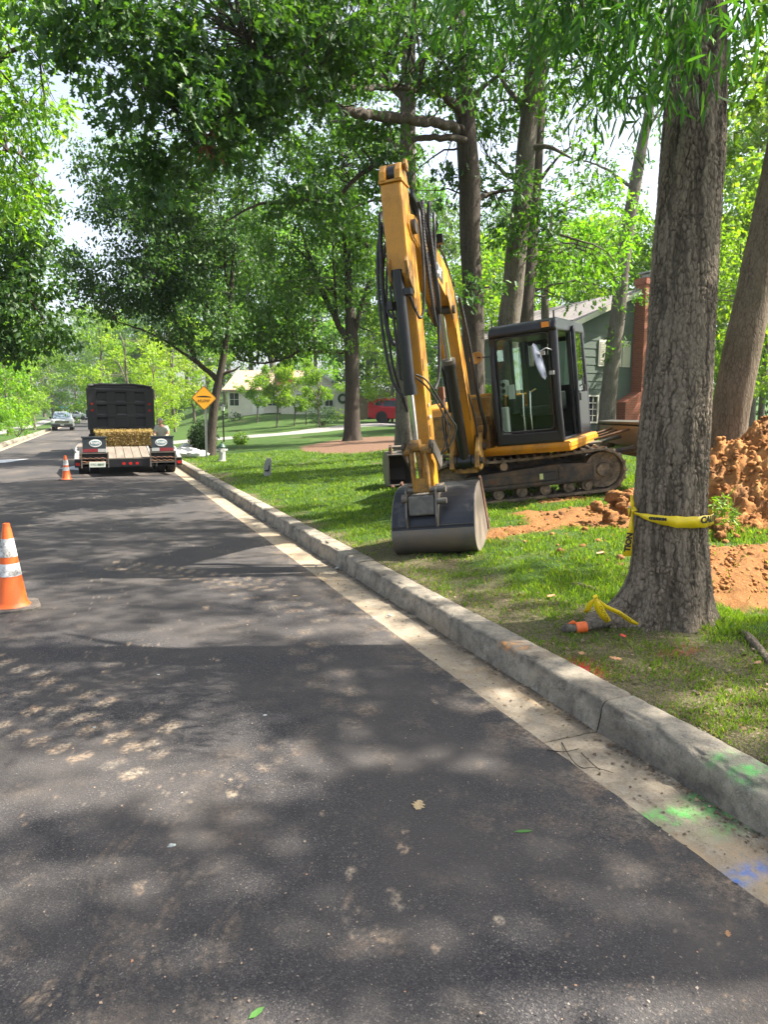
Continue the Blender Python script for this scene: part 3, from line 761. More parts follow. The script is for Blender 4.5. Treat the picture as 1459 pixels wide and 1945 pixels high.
def leaves_mesh(name, P, Dv, Nv, S, kind, fold=0.25, rg=rng):
    """P positions, Dv directions, Nv approximate normals, S lengths"""
    n = len(P)
    Dv = Dv / np.linalg.norm(Dv, axis=1)[:, None]
    Bv = np.cross(Nv, Dv); Bv /= np.maximum(1e-6, np.linalg.norm(Bv, axis=1))[:, None]
    Nn = np.cross(Dv, Bv)
    VV = []; sizes = []; off = 0; loops = []
    tot = sum(len(t) for t in LEAF[kind]); base = np.arange(n)[:, None] * tot
    for t in LEAF[kind]:
        x = t[:, 0][None, :]; y = t[:, 1][None, :]
        cur = -(x ** 2) * 0.22 + fold * np.abs(y) * 1.0
        VV.append(P[:, None, :] + S[:, None, None] * (Dv[:, None, :] * x[..., None] + Bv[:, None, :] * y[..., None] + Nn[:, None, :] * cur[..., None]))
        loops.append(base + off + np.arange(len(t))[None, :]); off += len(t)
    V = np.concatenate(VV, 1).reshape(-1, 3)
    # one island per leaf: weld the two halves by sharing their end vertices
    if len(LEAF[kind]) == 2:
        k0 = len(LEAF[kind][0]); l0 = loops[0]; l1 = loops[1].copy()
        l1[:, 0] = l0[:, -1]; l1[:, -1] = l0[:, 0]
        lp = np.concatenate([l0, l1], 1); sizes = np.tile([k0, len(LEAF[kind][1])], n)
        used = np.unique(lp); remap = np.zeros(len(V), np.int64); remap[used] = np.arange(len(used)); V = V[used]; lp = remap[lp]
    else:
        lp = loops[0]; sizes = np.full(n, len(LEAF[kind][0]))
    return np_mesh(name, V, lp, sizes)
def crown_points(blobs, per, spread, size, droop=0.35, rg=rng, thr=0.42, nf=0.9):
    """blobs: (centre, (ru, rz, rv), clusters). Returns leaf arrays and cluster centres"""
    C = []
    for (c, r, k) in blobs:
        q = rg.normal(size=(int(k * 1.9), 3)); q /= np.linalg.norm(q, axis=1)[:, None]
        rad = rg.uniform(0.25, 1.0, len(q)) ** 0.55
        q = q * rad[:, None]
        w = np.asarray(c) + RV * q[:, :1] * r[0] + ZV * q[:, 1:2] * r[1] + FV * q[:, 2:3] * r[2]
        f = fbm(w * nf, 3, 91)
        w = w[f > thr][:int(k)]
        C.append(np.concatenate([w, np.tile(np.asarray(c)[None], (len(w), 1))], 1))
    C = np.concatenate(C); cen = C[:, :3]; mid = C[:, 3:]
    n = len(cen)
    out = cen - mid; out /= np.maximum(1e-6, np.linalg.norm(out, axis=1))[:, None]
    ax = out * 0.7 + rg.normal(size=(n, 3)) * 0.45; ax[:, 2] -= droop * 0.6; ax /= np.linalg.norm(ax, axis=1)[:, None]
    P = np.repeat(cen, per, 0); A = np.repeat(ax, per, 0)
    t = rg.uniform(-0.5, 0.6, len(P))
    J = rg.normal(size=(len(P), 3)) * 0.23; J[:, 2] *= 0.6
    P = P + (A * t[:, None] + J) * spread
    Dv = A * 0.55 + rg.normal(size=(len(P), 3)) * 0.7; Dv[:, 2] -= droop
    Nv = rg.normal(size=(len(P), 3)) * 0.55; Nv[:, 2] += 1.0
    S = size * rg.uniform(0.6, 1.25, len(P))
    return P, Dv, Nv, S, cen, ax
def polyline(pts, step=0.12, jit=0.02, rg=rng):
    """smooth a list of (point, radius) into closely spaced samples"""
    P = np.array([list(p[0]) + [p[1]] for p in pts], float)
    out = []
    for i in range(len(P) - 1):
        p0, p1, p2, p3 = P[max(0, i - 1)], P[i], P[i + 1], P[min(len(P) - 1, i + 2)]
        k = max(2, int(np.linalg.norm((p2 - p1)[:3]) / step))
        for t in np.arange(k) / k:
            out.append(0.5 * ((2 * p1) + (-p0 + p2) * t + (2 * p0 - 5 * p1 + 4 * p2 - p3) * t * t + (-p0 + 3 * p1 - 3 * p2 + p3) * t ** 3))
    out.append(P[-1]); out = np.array(out)
    out[1:-1, :3] += rg.normal(size=(len(out) - 2, 3)) * jit * np.minimum(1, out[1:-1, 3:4] * 12)
    return out
def tube_np(samples, n, bark=True, flare=None, seed=0, amp=0.012, cell=(0.045, 0.10)):
    """trunk or limb mesh along samples (x,y,z,r); flare = list of root lobes (angle, size)"""
    P = samples[:, :3]; r = samples[:, 3]
    T = np.gradient(P, axis=0); T /= np.linalg.norm(T, axis=1)[:, None]
    ref = np.array([FV if abs(t @ FV) < 0.9 else RV for t in T])
    ref = np.tile(FV, (len(T), 1)) if np.all(np.abs(T @ FV) < 0.95) else np.tile(np.array([0.1, 0.1, 1.0]) / 1.01, (len(T), 1))
    Bv = np.cross(T, ref); Bv /= np.linalg.norm(Bv, axis=1)[:, None]; Av = np.cross(Bv, T)
    a = np.linspace(0, 2 * math.pi, n, endpoint=False)
    d = np.r_[0, np.cumsum(np.linalg.norm(np.diff(P, axis=0), axis=1))]
    AA, DD = np.meshgrid(a, d); RR = np.repeat(r[:, None], n, 1)
    q = np.stack([np.cos(AA) * RR, np.sin(AA) * RR, DD], -1)
    RR = RR * (1 + 0.12 * (fbm(q * np.array([3.5, 3.5, 1.0]), 3, seed) - 0.5) + 0.07 * (fbm(q * np.array([12, 12, 2.5]), 2, seed + 3) - .5))
    gro = np.zeros_like(RR)
    if flare:
        fl = 0
        for (ang, s, hgt) in flare:
            da = np.abs((AA - ang + math.pi) % (2 * math.pi) - math.pi)
            fl = fl + s * np.exp(-(da / 0.33) ** 2) * np.exp(-np.maximum(0, DD - 0.05) / hgt)
        RR = RR + fl
    if bark:
        w = fbm(q * 9, 2, seed + 9)
        cc = np.stack([AA * np.mean(r) + (w - .5) * 0.04 + (fbm(q * 30, 2, seed + 7) - .5) * 0.018, DD + (fbm(q * 7, 2, seed + 8) - .5) * 0.16], -1)
        e, idv = worley(cc, cell, seed + 5)
        rid = fbm(np.stack([cc[..., 0] * 34, cc[..., 1] * 3.2], -1), 3, seed + 6)      # long vertical furrows
        g = np.clip((1 - sstep(0.0, 0.26, e)) * (0.35 + 0.9 * sstep(0.62, 0.35, rid)) + 0.8 * sstep(0.44, 0.30, rid), 0, 1)
        amp_ = amp * (1 - 0.45 * np.exp(-DD / 0.35)); RR = RR - g * amp_ + (idv - 0.5) * amp_ * 0.22 + (fbm(q * 60, 3, seed + 4) - 0.5) * amp * 0.9
        gro = g * 0.85
    V = P[:, None, :] + RR[..., None] * (Av[:, None, :] * np.cos(AA)[..., None] + Bv[:, None, :] * np.sin(AA)[..., None])
    return grid_mesh('trunk', V[..., 0], V[..., 1], V[..., 2], {'groove': gro}, wrap=True)
def tube_multi(list_of_samples, n):
    """many thin twigs in one mesh"""
    VV = []; LL = []; off = 0
    a = np.linspace(0, 2 * math.pi, n, endpoint=False)
    for s in list_of_samples:
        P = s[:, :3]; r = s[:, 3]
        T = np.gradient(P, axis=0); T /= np.maximum(1e-9, np.linalg.norm(T, axis=1))[:, None]
        ref = np.array([0.31, 0.17, 0.93]); Bv = np.cross(T, ref); Bv /= np.maximum(1e-6, np.linalg.norm(Bv, axis=1))[:, None]; Av = np.cross(Bv, T)
        V = P[:, None] + r[:, None, None] * (Av[:, None] * np.cos(a)[None, :, None] + Bv[:, None] * np.sin(a)[None, :, None])
        k = len(P); idx = off + np.arange(k * n).reshape(k, n)
        q = np.stack([idx[:-1], np.roll(idx, -1, 1)[:-1], np.roll(idx, -1, 1)[1:], idx[1:]], -1).reshape(-1, 4)
        VV.append(V.reshape(-1, 3)); LL.append(q); off += k * n
    V = np.concatenate(VV); Q = np.concatenate(LL)
    return np_mesh('twigs', V, Q, np.full(len(Q), 4), True)
def make_tree(name, label, cat, trunk, limbs, blobs, leafkind='oak', leafmat_='leaf_oak', bark='bark', per=16, spread=0.5, size=0.13, flare=None, group=None, ntrunk=28, hi=False, twigs=90, seed=0, thr=0.42, droop=0.35, nf=0.9, sag=0.1, extra=None):
    rg = np.random.default_rng(100 + seed)
    base = np.array(trunk[0][0], float)
    root = empty(name, base); tag(root, label, cat, group)
    def rel(s): s = s.copy(); s[:, :3] -= base; return s
    if hi:
        low = polyline(trunk, 0.0078, 0.0, rg); s = low[(low[:, 2] - base[2]) < 4.9]
        me = tube_np(rel(s), 250, True, flare, seed, 0.011, (0.024, 0.055))
        link_mesh('trunk', me, M[bark], root)
        hi_ = polyline(trunk, 0.15, 0.01, rg); s = hi_[(hi_[:, 2] - base[2]) > 4.6]
        if len(s) > 2: link_mesh('trunk', tube_np(rel(s), 24, False), M[bark], root)
    else:
        s = polyline(trunk, 0.09, 0.0, rg)
        link_mesh('trunk', tube_np(rel(s), ntrunk, False, flare, seed, 0.010, (0.05, 0.13)), M[bark], root)
    skel = [polyline(trunk, 0.3, 0, rg)[2:]]
    for lb in limbs:
        s = polyline(lb, 0.10, 0.018, rg); skel.append(s)
        link_mesh('branch', tube_np(rel(s), 10, False, seed=seed), M[bark], root)
    sk = np.concatenate(skel); sk = sk[sk[:, 2] > base[2] + 1.5]
    P, Dv, Nv, S, cen, ax = crown_points(blobs, per, spread, size, droop, rg, thr, nf)
    if extra is not None:
        for (kind2, m2, blobs2, per2, spread2, size2) in extra:
            P2, D2, N2, S2, c2, a2 = crown_points(blobs2, per2, spread2, size2, droop, rg, thr, nf)
            o = link_mesh('crown', leaves_mesh('crown', P2 - base, D2, N2, S2, kind2), M[m2], root); o['kind'] = 'stuff'
    o = link_mesh('crown', leaves_mesh('crown', P - base, Dv, Nv, S, leafkind), M[leafmat_], root); o['kind'] = 'stuff'
    # twigs from the limbs to the sprays
    pick = rg.permutation(len(cen))[:twigs]; tw = []
    for i in pick:
        c = cen[i]; d = np.linalg.norm(sk[:, :3] - c, axis=1) + 0.7 * np.abs(sk[:, 3])
        j = int(np.argmin(d)); p0 = sk[j, :3]; ln = np.linalg.norm(c - p0)
        if ln < 0.25 or ln > 7: continue
        k = max(5, int(ln / 0.22)); t = np.linspace(0, 1, k)[:, None]
        mid = (p0 + c) / 2 + rg.normal(size=3) * ln * 0.14 + np.array([0, 0, ln * sag])
        pp = (1 - t) ** 2 * p0 + 2 * t * (1 - t) * mid + t * t * c
        pp[1:-1] += rg.normal(size=(k - 2, 3)) * 0.02
        rr = np.minimum(sk[j, 3] * 0.5, 0.008 + 0.011 * ln) * (1 - t[:, 0] * 0.82)
        tw.append(np.concatenate([pp - base, rr[:, None]], 1))
    if tw:
        o = link_mesh('twigs', tube_multi(tw, 5), M[bark], root); o['kind'] = 'stuff'
    return root
def pxpts(lst, ppm=None):
    """(px, py, distance, radius) -> polyline input"""
    return [(D(a, b2, c), r) for a, b2, c, r in lst]
def PB(px, py, v, wpx, hpx, dm, k):
    """a foliage mass seen at a photo pixel, wpx by hpx pixels wide and high, dm metres deep"""
    c = D(px, py, v); return (c, (wpx / 2 * v / FPX * 1.03, hpx / 2 * v / FPX * 1.03, dm / 2), k)
# ---- the big willow oak beside the kerb
g0 = hit(1262, 1172)
VB = float(g0 @ FV)
trunk = [(g0 - ZV * 0.12, 0.262), (D(1274, 1100, VB), 0.246), (D(1273, 1000, VB), 0.232), (D(1279, 860, VB), 0.220), (D(1292, 700, VB + .02), 0.213), (D(1302, 500, VB + .05), 0.203), (D(1316, 300, VB + .08), 0.195), (D(1323, 100, VB + .1), 0.182), (D(1326, -60, VB + .1), 0.174), (D(1335, -400, VB + .2), 0.15), (UVW(2.3, VB + .2, 10), 0.11), (UVW(2.4, VB + .3, 13), 0.04)]
limbs = [[(D(1330, -60, VB + .1), 0.07), (D(1280, -150, VB - 0.2), 0.05), (D(1150, -160, VB - .3), 0.03), (D(1000, -90, VB - .5), 0.014)],
         [(D(1335, -20, VB + .1), 0.06), (D(1230, -60, VB + .3), 0.04), (D(1050, -30, VB + .6), 0.012)],
         [(D(1345, -50, VB + .1), 0.06), (D(1420, -60, VB), 0.04), (D(1520, -20, VB), 0.02)],
         [(D(1335, -200, VB + .1), 0.08), (UVW(0.6, 5.5, 7.5), 0.05), (UVW(-1.2, 6, 8.3), 0.02)],
         [(D(1335, -200, VB + .1), 0.08), (UVW(3.6, 5.0, 8.0), 0.05), (UVW(5, 4, 9), 0.02)]]
blobs = [PB(1010, -10, VB - 0.3, 330, 170, 1.2, 26), PB(1160, 30, VB - 0.5, 260, 210, 1.0, 34), PB(900, -40, VB + .4, 260, 120, 1.2, 14), PB(1300, 0, VB - 1.0, 220, 120, 0.6, 15), PB(1405, 0, VB - .2, 160, 230, 1.0, 12), PB(1190, 150, VB - .4, 120, 100, .6, 7), PB(1320, 130, VB - 0.75, 90, 90, 0.3, 3),
         (UVW(0.4, 5.2, 8.6), (2.6, 1.6, 2.4), 260), (UVW(3.8, 5.0, 9.5), (2.6, 1.8, 2.4), 260), (UVW(2.0, 5.0, 11.5), (3.0, 2.0, 3.0), 330)]
make_tree('oak_tree', 'large oak trunk wrapped in yellow caution tape beside the kerb', 'tree', trunk, limbs, blobs, 'lance', 'leaf_willow', 'bark_big', per=26, spread=0.40, size=0.115,
          flare=[(R_(5), 0.20, 0.12), (R_(66), 0.20, 0.14), (R_(95), 0.26, 0.17), (R_(140), 0.07, 0.2), (R_(185), 0.12, 0.3), (R_(262), 0.24, 0.13), (R_(290), 0.12, 0.2), (R_(225), 0.10, 0.2), (R_(320), 0.07, 0.2), (R_(35), .06, .3)], hi=True, twigs=150, seed=1, thr=0.36, droop=0.75, nf=1.5)

# ---- trunks behind the excavator and the leaning one on the right
def gtree(px, py, lab, pts, rad, limbs, blobs, **kw):
    g = hit(px, py); v = float(g @ FV)
    tr = [(g - ZV * 0.15, rad * 1.18)] + [(D(a, b2, v + dv), rad * f) for (a, b2, dv, f) in pts]
    lb = [[(D(a, b2, v + dv), r) for (a, b2, dv, r) in l] for l in limbs]
    bb = [PB(a, b2, v + dv, w, h, dm, k) if not isinstance(a, np.ndarray) else (a, b2, dv) for (a, b2, dv, w, h, dm, k) in blobs]
    bb += kw.pop('more', [])
    fl = kw.pop('flare', [(R_(a), rad * 0.5, 0.22) for a in (15, 80, 150, 215, 290, 340)])
    return make_tree('oak_tree', lab, 'tree', tr, lb, bb, flare=fl, **kw), v
# T2: leaning mottled trunk, right edge
g = UVW(4.95, 10.0, 0); g = np.array([g[0], g[1], float(terrain(g[0], g[1]))])
tr = [(g - ZV * .1 - RV * .12, 0.27), (D(1384, 820, 10.0), 0.248), (D(1404, 700, 10.0), 0.242), (D(1446, 500, 10.1), 0.238), (D(1486, 320, 10.2), 0.245), (D(1522, 150, 10.3), 0.235), (D(1560, -50, 10.4), 0.21), (UVW(6.4, 10.4, 11), 0.18), (UVW(6.6, 10.4, 14), 0.06)]
lb = [[(D(1510, 60, 10.3), 0.10), (UVW(4.6, 9.6, 8.4), 0.06), (UVW(2.8, 9.0, 9.2), 0.02)], [(D(1515, 0, 10.3), .1), (UVW(7.6, 9, 9.6), .06), (UVW(9.2, 8, 10.4), .02)]]
make_tree('oak_tree', 'leaning mottled brown trunk behind the clay heap at the right edge', 'tree', tr, lb, [(UVW(4.8, 9.6, 10.2), (2.6, 1.6, 2.6), 260), (UVW(8.2, 6.0, 11.5), (2.6, 1.6, 2.2), 150), (UVW(5.8, 9.6, 13), (2.4, 1.6, 2.4), 150), PB(1440, 130, 9.6, 110, 260, 1.6, 30)], 'oak', 'leaf_oak', 'bark_smooth', per=15, spread=0.5, size=0.14, ntrunk=72, twigs=70, seed=2, flare=[(R_(20), .04, .3), (R_(150), .05, .3), (R_(260), .04, .3)])
# T3
gtree(768, 882, 'straight grey trunk standing just left of the excavator arm', [(768, 800, 0, 1.0), (770, 650, 0, .95), (772, 500, 0, .9), (774, 330, 0, .85), (775, 180, 0, .75), (778, 20, 0, .6), (780, -150, .2, .4), (782, -300, .3, .12)], 0.215,
      [[(774, 300, 0, .07), (700, 240, -.6, .05), (620, 230, -1, .02)], [(776, 150, 0, .08), (850, 60, .5, .04), (900, 20, .6, .02)], [(775, 200, 0, .07), (690, 110, -.4, .05), (600, 60, -.6, .02)], [(773, 420, 0, .04), (720, 380, 0.4, .03), (660, 400, .5, .012)]],
      [(700, 180, 0, 340, 220, 3.0, 60), (620, 60, -.5, 360, 200, 3.0, 70), (830, 60, .3, 330, 220, 3, 55), (770, -120, 0, 520, 260, 4, 120), (690, 390, .6, 150, 110, 1.4, 20)], seed=3, per=15, spread=0.5, size=0.14, twigs=110)
# T4: gnarled trunk right behind the boom, with the long limbs that reach left
gT4 = UVW((900 - PCX) / FPX * 15 * 1.05, 15.0, 0)
def zt(p): return np.array([p[0], p[1], float(terrain(p[0], p[1]))])
gT4 = zt(gT4)
V4 = 15.0
tr = [(gT4 - ZV * .1, .30), (D(902, 780, V4), .245), (D(900, 650, V4), .225), (D(899, 560, V4), .21), (D(893, 450, V4), .205), (D(893, 350, V4), .215), (D(886, 260, V4), .20), (D(882, 180, V4), .17), (D(876, 90, V4), .155), (D(870, 20, V4), .14), (D(868, -120, V4), .11), (D(872, -300, V4), .05)]
lb = [[(D(884, 215, V4), .11), (D(868, 205, V4 - .3), .09), (D(838, 178, V4 - .8), .075), (D(812, 172, V4 - 1.2), .065), (D(745, 165, V4 - 2.0), .055), (D(665, 165, V4 - 3.0), .04), (D(560, 120, V4 - 4.0), .02)],
      [(D(886, 250, V4), .12), (D(874, 244, V4 - .2), .10), (D(807, 230, V4 - 1.2), .09), (D(726, 219, V4 - 2.4), .08), (D(669, 213, V4 - 3.1), .07), (D(615, 196, V4 - 3.8), .062), (D(565, 177, V4 - 4.4), .055), (D(530, 138, V4 - 5.0), .04), (D(470, 80, V4 - 5.6), .02)],
      [(D(600, 190, V4 - 3.9), .045), (D(520, 178, V4 - 4.5), .035), (D(460, 195, V4 - 5.0), .025), (D(380, 250, V4 - 5.6), .012)],
      [(D(888, 275, V4), .085), (D(870, 262, V4 - .3), .07), (D(791, 265, V4 - .9), .055), (D(726, 303, V4 - 1.5), .045), (D(676, 338, V4 - 1.9), .04), (D(645, 372, V4 - 2.1), .036), (D(615, 378, V4 - 2.2), .032), (D(550, 385, V4 - 2.6), .03), (D(492, 388, V4 - 3.0), .022), (D(430, 420, V4 - 3.3), .010)],
      [(D(893, 385, V4), .07), (D(930, 368, V4 + .4), .045), (D(975, 362, V4 + .8), .03), (D(1010, 378, V4 + 1), .012)],
      [(D(884, 190, V4), .06), (D(850, 130, V4 + .3), .045), (D(820, 90, V4 + .4), .02)],
      [(D(892, 200, V4), .06), (D(915, 170, V4 + .3), .045), (D(950, 140, V4 + .4), .02)],
      [(D(900, 560, V4), .03), (D(930, 545, V4 - .4), .02), (D(955, 555, V4 - .6), .01)]]
bl4 = [PB(560, 120, 10.6, 300, 200, 2.2, 70), PB(400, 90, 9.8, 330, 230, 2.2, 95), PB(250, 110, 9.4, 260, 200, 2.0, 60), PB(330, 230, 9.2, 250, 170, 1.6, 52), PB(480, 240, 10.4, 260, 150, 1.8, 40), PB(640, 60, 11.5, 260, 170, 2, 46), PB(150, 60, 9.4, 150, 150, 1.5, 26), PB(290, 330, 9.3, 110, 110, 1.0, 18), PB(410, 330, 10.2, 160, 120, 1.2, 20), PB(800, 120, 13.5, 260, 150, 2.4, 55), PB(560, 400, 12.6, 240, 110, 1.6, 32), PB(690, 300, 13.2, 200, 120, 1.6, 36), PB(980, 400, 15.6, 160, 130, 2, 30), PB(935, 560, 14.4, 130, 90, 1, 14), PB(400, -60, 10.5, 700, 230, 4, 120), PB(860, -80, 14, 600, 300, 5, 110), PB(820, 330, 15.5, 180, 120, 1.6, 18)]
make_tree('oak_tree', 'gnarled oak right behind the boom with long dark limbs reaching over the road', 'tree', tr, lb, bl4, 'oak', 'leaf_shaded', 'bark_shaded', per=24, spread=0.46, size=0.135, ntrunk=36, twigs=380, seed=4, thr=0.45, nf=1.3)
# T5 pair
V5 = 16.2
g = zt(UVW((968 - PCX) / FPX * V5 * 1.04, V5, 0))
tr = [(g - ZV * .1, .31), (D(963, 680, V5), .26), (D(974, 560, V5), .235), (D(982, 470, V5), .225), (D(992, 380, V5), .21), (D(1000, 280, V5), .20), (D(1008, 200, V5), .19), (D(1020, 60, V5), .17), (D(1028, -60, V5), .15), (D(1035, -300, V5), .05)]
lb = [[(D(993, 345, V5), .07), (D(960, 330, V5 + .4), .05), (D(930, 300, V5 + .5), .02)], [(D(1003, 282, V5), .07), (D(1045, 280, V5 - .3), .045), (D(1085, 300, V5 - .5), .02)], [(D(1015, 120, V5), .08), (D(1060, 60, V5 - .5), .05), (D(1110, 20, V5 - .8), .02)], [(D(1008, 220, V5), .08), (D(960, 160, V5 + .5), .05), (D(920, 80, V5 + .6), .02)], [(D(986, 400, V5), .05), (D(1050, 440, V5 - .6), .03), (D(1140, 470, V5 - 1), .015), (D(1170, 500, V5 - 1.1), .008)]]
make_tree('oak_tree', 'tall oak trunk rising straight behind the excavator cab', 'tree', tr, lb, [PB(960, 120, V5, 260, 240, 3, 90), PB(1090, 90, V5 - .5, 240, 200, 3, 70), PB(1080, 330, V5 - .4, 170, 110, 1.6, 16), PB(920, 270, V5 + .5, 160, 150, 2, 34), PB(1090, 470, V5 - .9, 220, 120, 1.6, 30), PB(1020, -100, V5, 560, 300, 5, 200), PB(1030, 430, V5 - .4, 120, 100, 1.4, 12)], 'oak', 'leaf_oak', 'bark', per=15, spread=0.5, size=0.14, ntrunk=32, twigs=120, seed=5)
V6 = 19.0
g = zt(UVW((998 - PCX) / FPX * V6 * 1.04, V6, 0))
make_tree('oak_tree', 'dark shaded trunk close behind the tall trunk above the cab', 'tree', [(g - ZV * .1, .27), (D(998, 620, V6), .23), (D(1003, 520, V6), .22), (D(1010, 420, V6), .20), (D(1018, 300, V6), .18), (D(1030, 100, V6), .14), (D(1040, -150, V6), .05)], [[(D(1014, 360, V6), .06), (D(1060, 300, V6), .03), (D(1100, 270, V6 + .3), .015)]],
          [PB(1040, 180, V6, 240, 200, 3, 60), PB(1100, 520, V6 + .5, 160, 120, 2, 26)], 'oak', 'leaf_oak', 'bark_shaded', per=13, spread=0.5, size=0.15, ntrunk=24, twigs=60, seed=6)
V7 = 20.5
g = zt(UVW((1035 - PCX) / FPX * V7 * 1.04, V7, 0))
make_tree('oak_tree', 'slim trunk seen above the cab roof in front of the grey shingles', 'tree', [(g - ZV * .1, .15), (D(1036, 600, V7), .11), (D(1038, 520, V7), .10), (D(1044, 460, V7), .07), (D(1050, 400, V7), .03)], [[(D(1040, 500, V7), .04), (D(1090, 470, V7 - .5), .025), (D(1150, 500, V7 - .8), .01)]],
          [PB(1100, 490, V7 - .3, 200, 130, 2.4, 50), PB(1000, 480, V7, 140, 120, 2, 24), PB(1130, 420, V7, 160, 120, 2, 36)], 'oak', 'leaf_lit', 'bark', per=20, spread=0.5, size=0.15, ntrunk=18, twigs=80, seed=7)
# T7 leaning trunk in front of the green house
gtree(1152, 824, 'grey trunk leaning right in front of the green house wall', [(1156, 760, 0, .98), (1163, 690, 0, .95), (1174, 600, 0, .9), (1184, 500, 0, .84), (1199, 400, 0, .76), (1216, 300, 0, .66), (1232, 220, 0, .55), (1248, 120, 0, .4), (1262, 0, 0, .15)], 0.30,
      [[(1172, 620, 0, .02), (1190, 605, -.3, .012), (1210, 610, -.5, .006)], [(1178, 560, 0, .03), (1130, 540, -.3, .02), (1085, 545, -.5, .008)], [(1205, 360, 0, .07), (1150, 320, -.3, .04), (1090, 300, -.6, .015)], [(1235, 200, 0, .07), (1200, 140, 0, .04), (1150, 90, 0, .02)], [(1222, 260, 0, .06), (1260, 200, .3, .04), (1300, 150, .5, .02)]],
      [(1190, 655, -.4, 90, 60, .8, 7), (1175, 560, -.4, 60, 60, .6, 5), (1210, 570, -.4, 50, 50, .6, 4), (1120, 340, -.4, 190, 100, 2, 18), (1200, 110, 0, 260, 190, 3, 60), (1290, 170, .4, 190, 200, 3, 34), (1180, 30, 0, 380, 140, 3, 70), (1180, 320, 0, 110, 90, 1.4, 12)], seed=8, per=18, spread=0.5, size=0.15, twigs=90)
# mulched oak
gtree(670, 836, 'forked oak standing in a ring of red-brown mulch', [(669, 780, 0, 1.0), (669, 720, 0, .95), (668, 670, 0, .92), (668, 640, 0, .85), (664, 580, 0, .6), (660, 500, 0, .5), (655, 420, 0, .4), (650, 300, .2, .2), (648, 200, .2, .05)], 0.30,
      [[(664, 655, 0, .16), (640, 610, 0, .12), (615, 560, .2, .10), (592, 500, .3, .08), (570, 430, .4, .05), (556, 380, .5, .03)], [(672, 640, 0, .12), (684, 590, -.2, .08), (700, 540, -.3, .06), (730, 490, -.4, .04), (760, 450, -.5, .02)],
       [(655, 668, 0, .07), (600, 668, -.3, .055), (570, 666, -.5, .05), (545, 680, -.6, .045), (500, 690, -.8, .035), (450, 683, -1, .02)], [(592, 500, .3, .05), (560, 470, .2, .04), (520, 460, 0, .02)], [(640, 610, 0, .06), (636, 540, -.4, .05), (632, 460, -.6, .03), (640, 400, -.7, .015)], [(660, 480, 0, .05), (640, 420, .1, .04), (600, 370, .3, .02)], [(660, 470, 0, .06), (600, 420, .5, .05), (560, 330, .8, .03)],
       [(700, 470, 0, .06), (640, 390, -.4, .05), (590, 320, -.6, .02)]],
      [(560, 420, 0, 260, 220, 5, 150), (650, 330, 0, 300, 200, 5, 150), (520, 560, -.5, 210, 130, 4, 90), (700, 430, 0, 190, 170, 4, 80), (540, 650, -.8, 240, 60, 3, 60), (600, 240, 0, 340, 200, 5, 130), (700, 560, 0, 140, 120, 3, 40), (480, 650, -1, 150, 60, 2.5, 36), (610, 560, 1.0, 140, 120, 3, 40), (740, 620, .5, 120, 90, 2.5, 20)], seed=9, per=44, spread=0.75, size=0.155, leafkind='kite', twigs=300, bark='bark_shaded', leafmat_='leaf_oak')
# sign tree
gtree(398, 866, 'small forked tree leaning beside the yellow hump sign', [(402, 820, 0, 1.0), (407, 770, 0, .93), (415, 725, 0, .86), (422, 690, 0, .75), (430, 640, 0, .62), (436, 580, 0, .55), (439, 548, 0, .5), (442, 500, 0, .36), (446, 440, 0, .25), (448, 380, 0, .1)], 0.155,
      [[(414, 722, 0, .10), (395, 705, 0, .085), (375, 690, 0, .08), (360, 660, -.1, .07), (340, 625, -.2, .06), (322, 590, -.4, .045), (300, 545, -.6, .02)], [(437, 560, 0, .06), (430, 530, 0, .05), (426, 490, 0, .04), (424, 430, 0, .025), (410, 370, 0, .012)], [(422, 710, 0, .06), (440, 705, 0, .04), (456, 696, 0, .02)], [(355, 655, -.1, .05), (330, 600, .3, .04), (335, 540, .5, .02)], [(375, 690, 0, .05), (300, 640, -.8, .035), (220, 610, -1.2, .018)], [(424, 620, 0, .05), (370, 560, .3, .03), (300, 520, .4, .015)]],
      [(300, 470, -.5, 260, 190, 4, 150), (235, 530, -1.0, 250, 110, 4, 100), (200, 580, -1.4, 120, 40, 2.5, 14), (370, 590, -.3, 180, 120, 3, 70), (400, 400, 0, 220, 190, 4, 110), (290, 350, -.3, 260, 160, 4, 110), (430, 300, 0, 200, 170, 4, 70), (240, 420, -.8, 160, 130, 3, 50), (350, 640, -.3, 150, 50, 2.5, 12), (220, 300, -.5, 170, 150, 3, 30), (470, 470, 0, 120, 140, 3, 30)], seed=10, per=46, spread=0.68, size=0.135, leafkind='kite', twigs=300, bark='bark_shaded', leafmat_='leaf_shaded', thr=0.40)

# ---- trees across the road, left
def lt(u, v): p = UVW(u, v, 0); return np.array([p[0], p[1], float(lterrain(p[0], p[1]))])
g = lt(-12.2, 17.0)
make_tree('maple_tree', 'dark leafy tree across the road hanging in from the left edge', 'tree', [(g, .25), (g + ZV * 3, .2), (g + ZV * 7, .14), (g + ZV * 11, .05)], [[(g + ZV * 3, .12), (D(0, 560, 16.5), .05), (D(80, 600, 16.5), .012)], [(g + ZV * 4, .1), (D(-20, 300, 16.5), .05), (D(70, 330, 17), .02)]],
          [PB(20, 580, 16.5, 210, 200, 3, 130), PB(20, 420, 17, 170, 180, 3, 60), PB(-60, 480, 17, 200, 400, 4, 90), PB(-80, 200, 17, 200, 400, 4, 90), PB(90, 640, 16.5, 80, 60, 1.2, 8)], 'kite', 'leaf_shaded', 'bark_shaded', per=38, spread=0.6, size=0.15, twigs=90, seed=11, thr=.38)
g = lt(-10.2, 13.5)
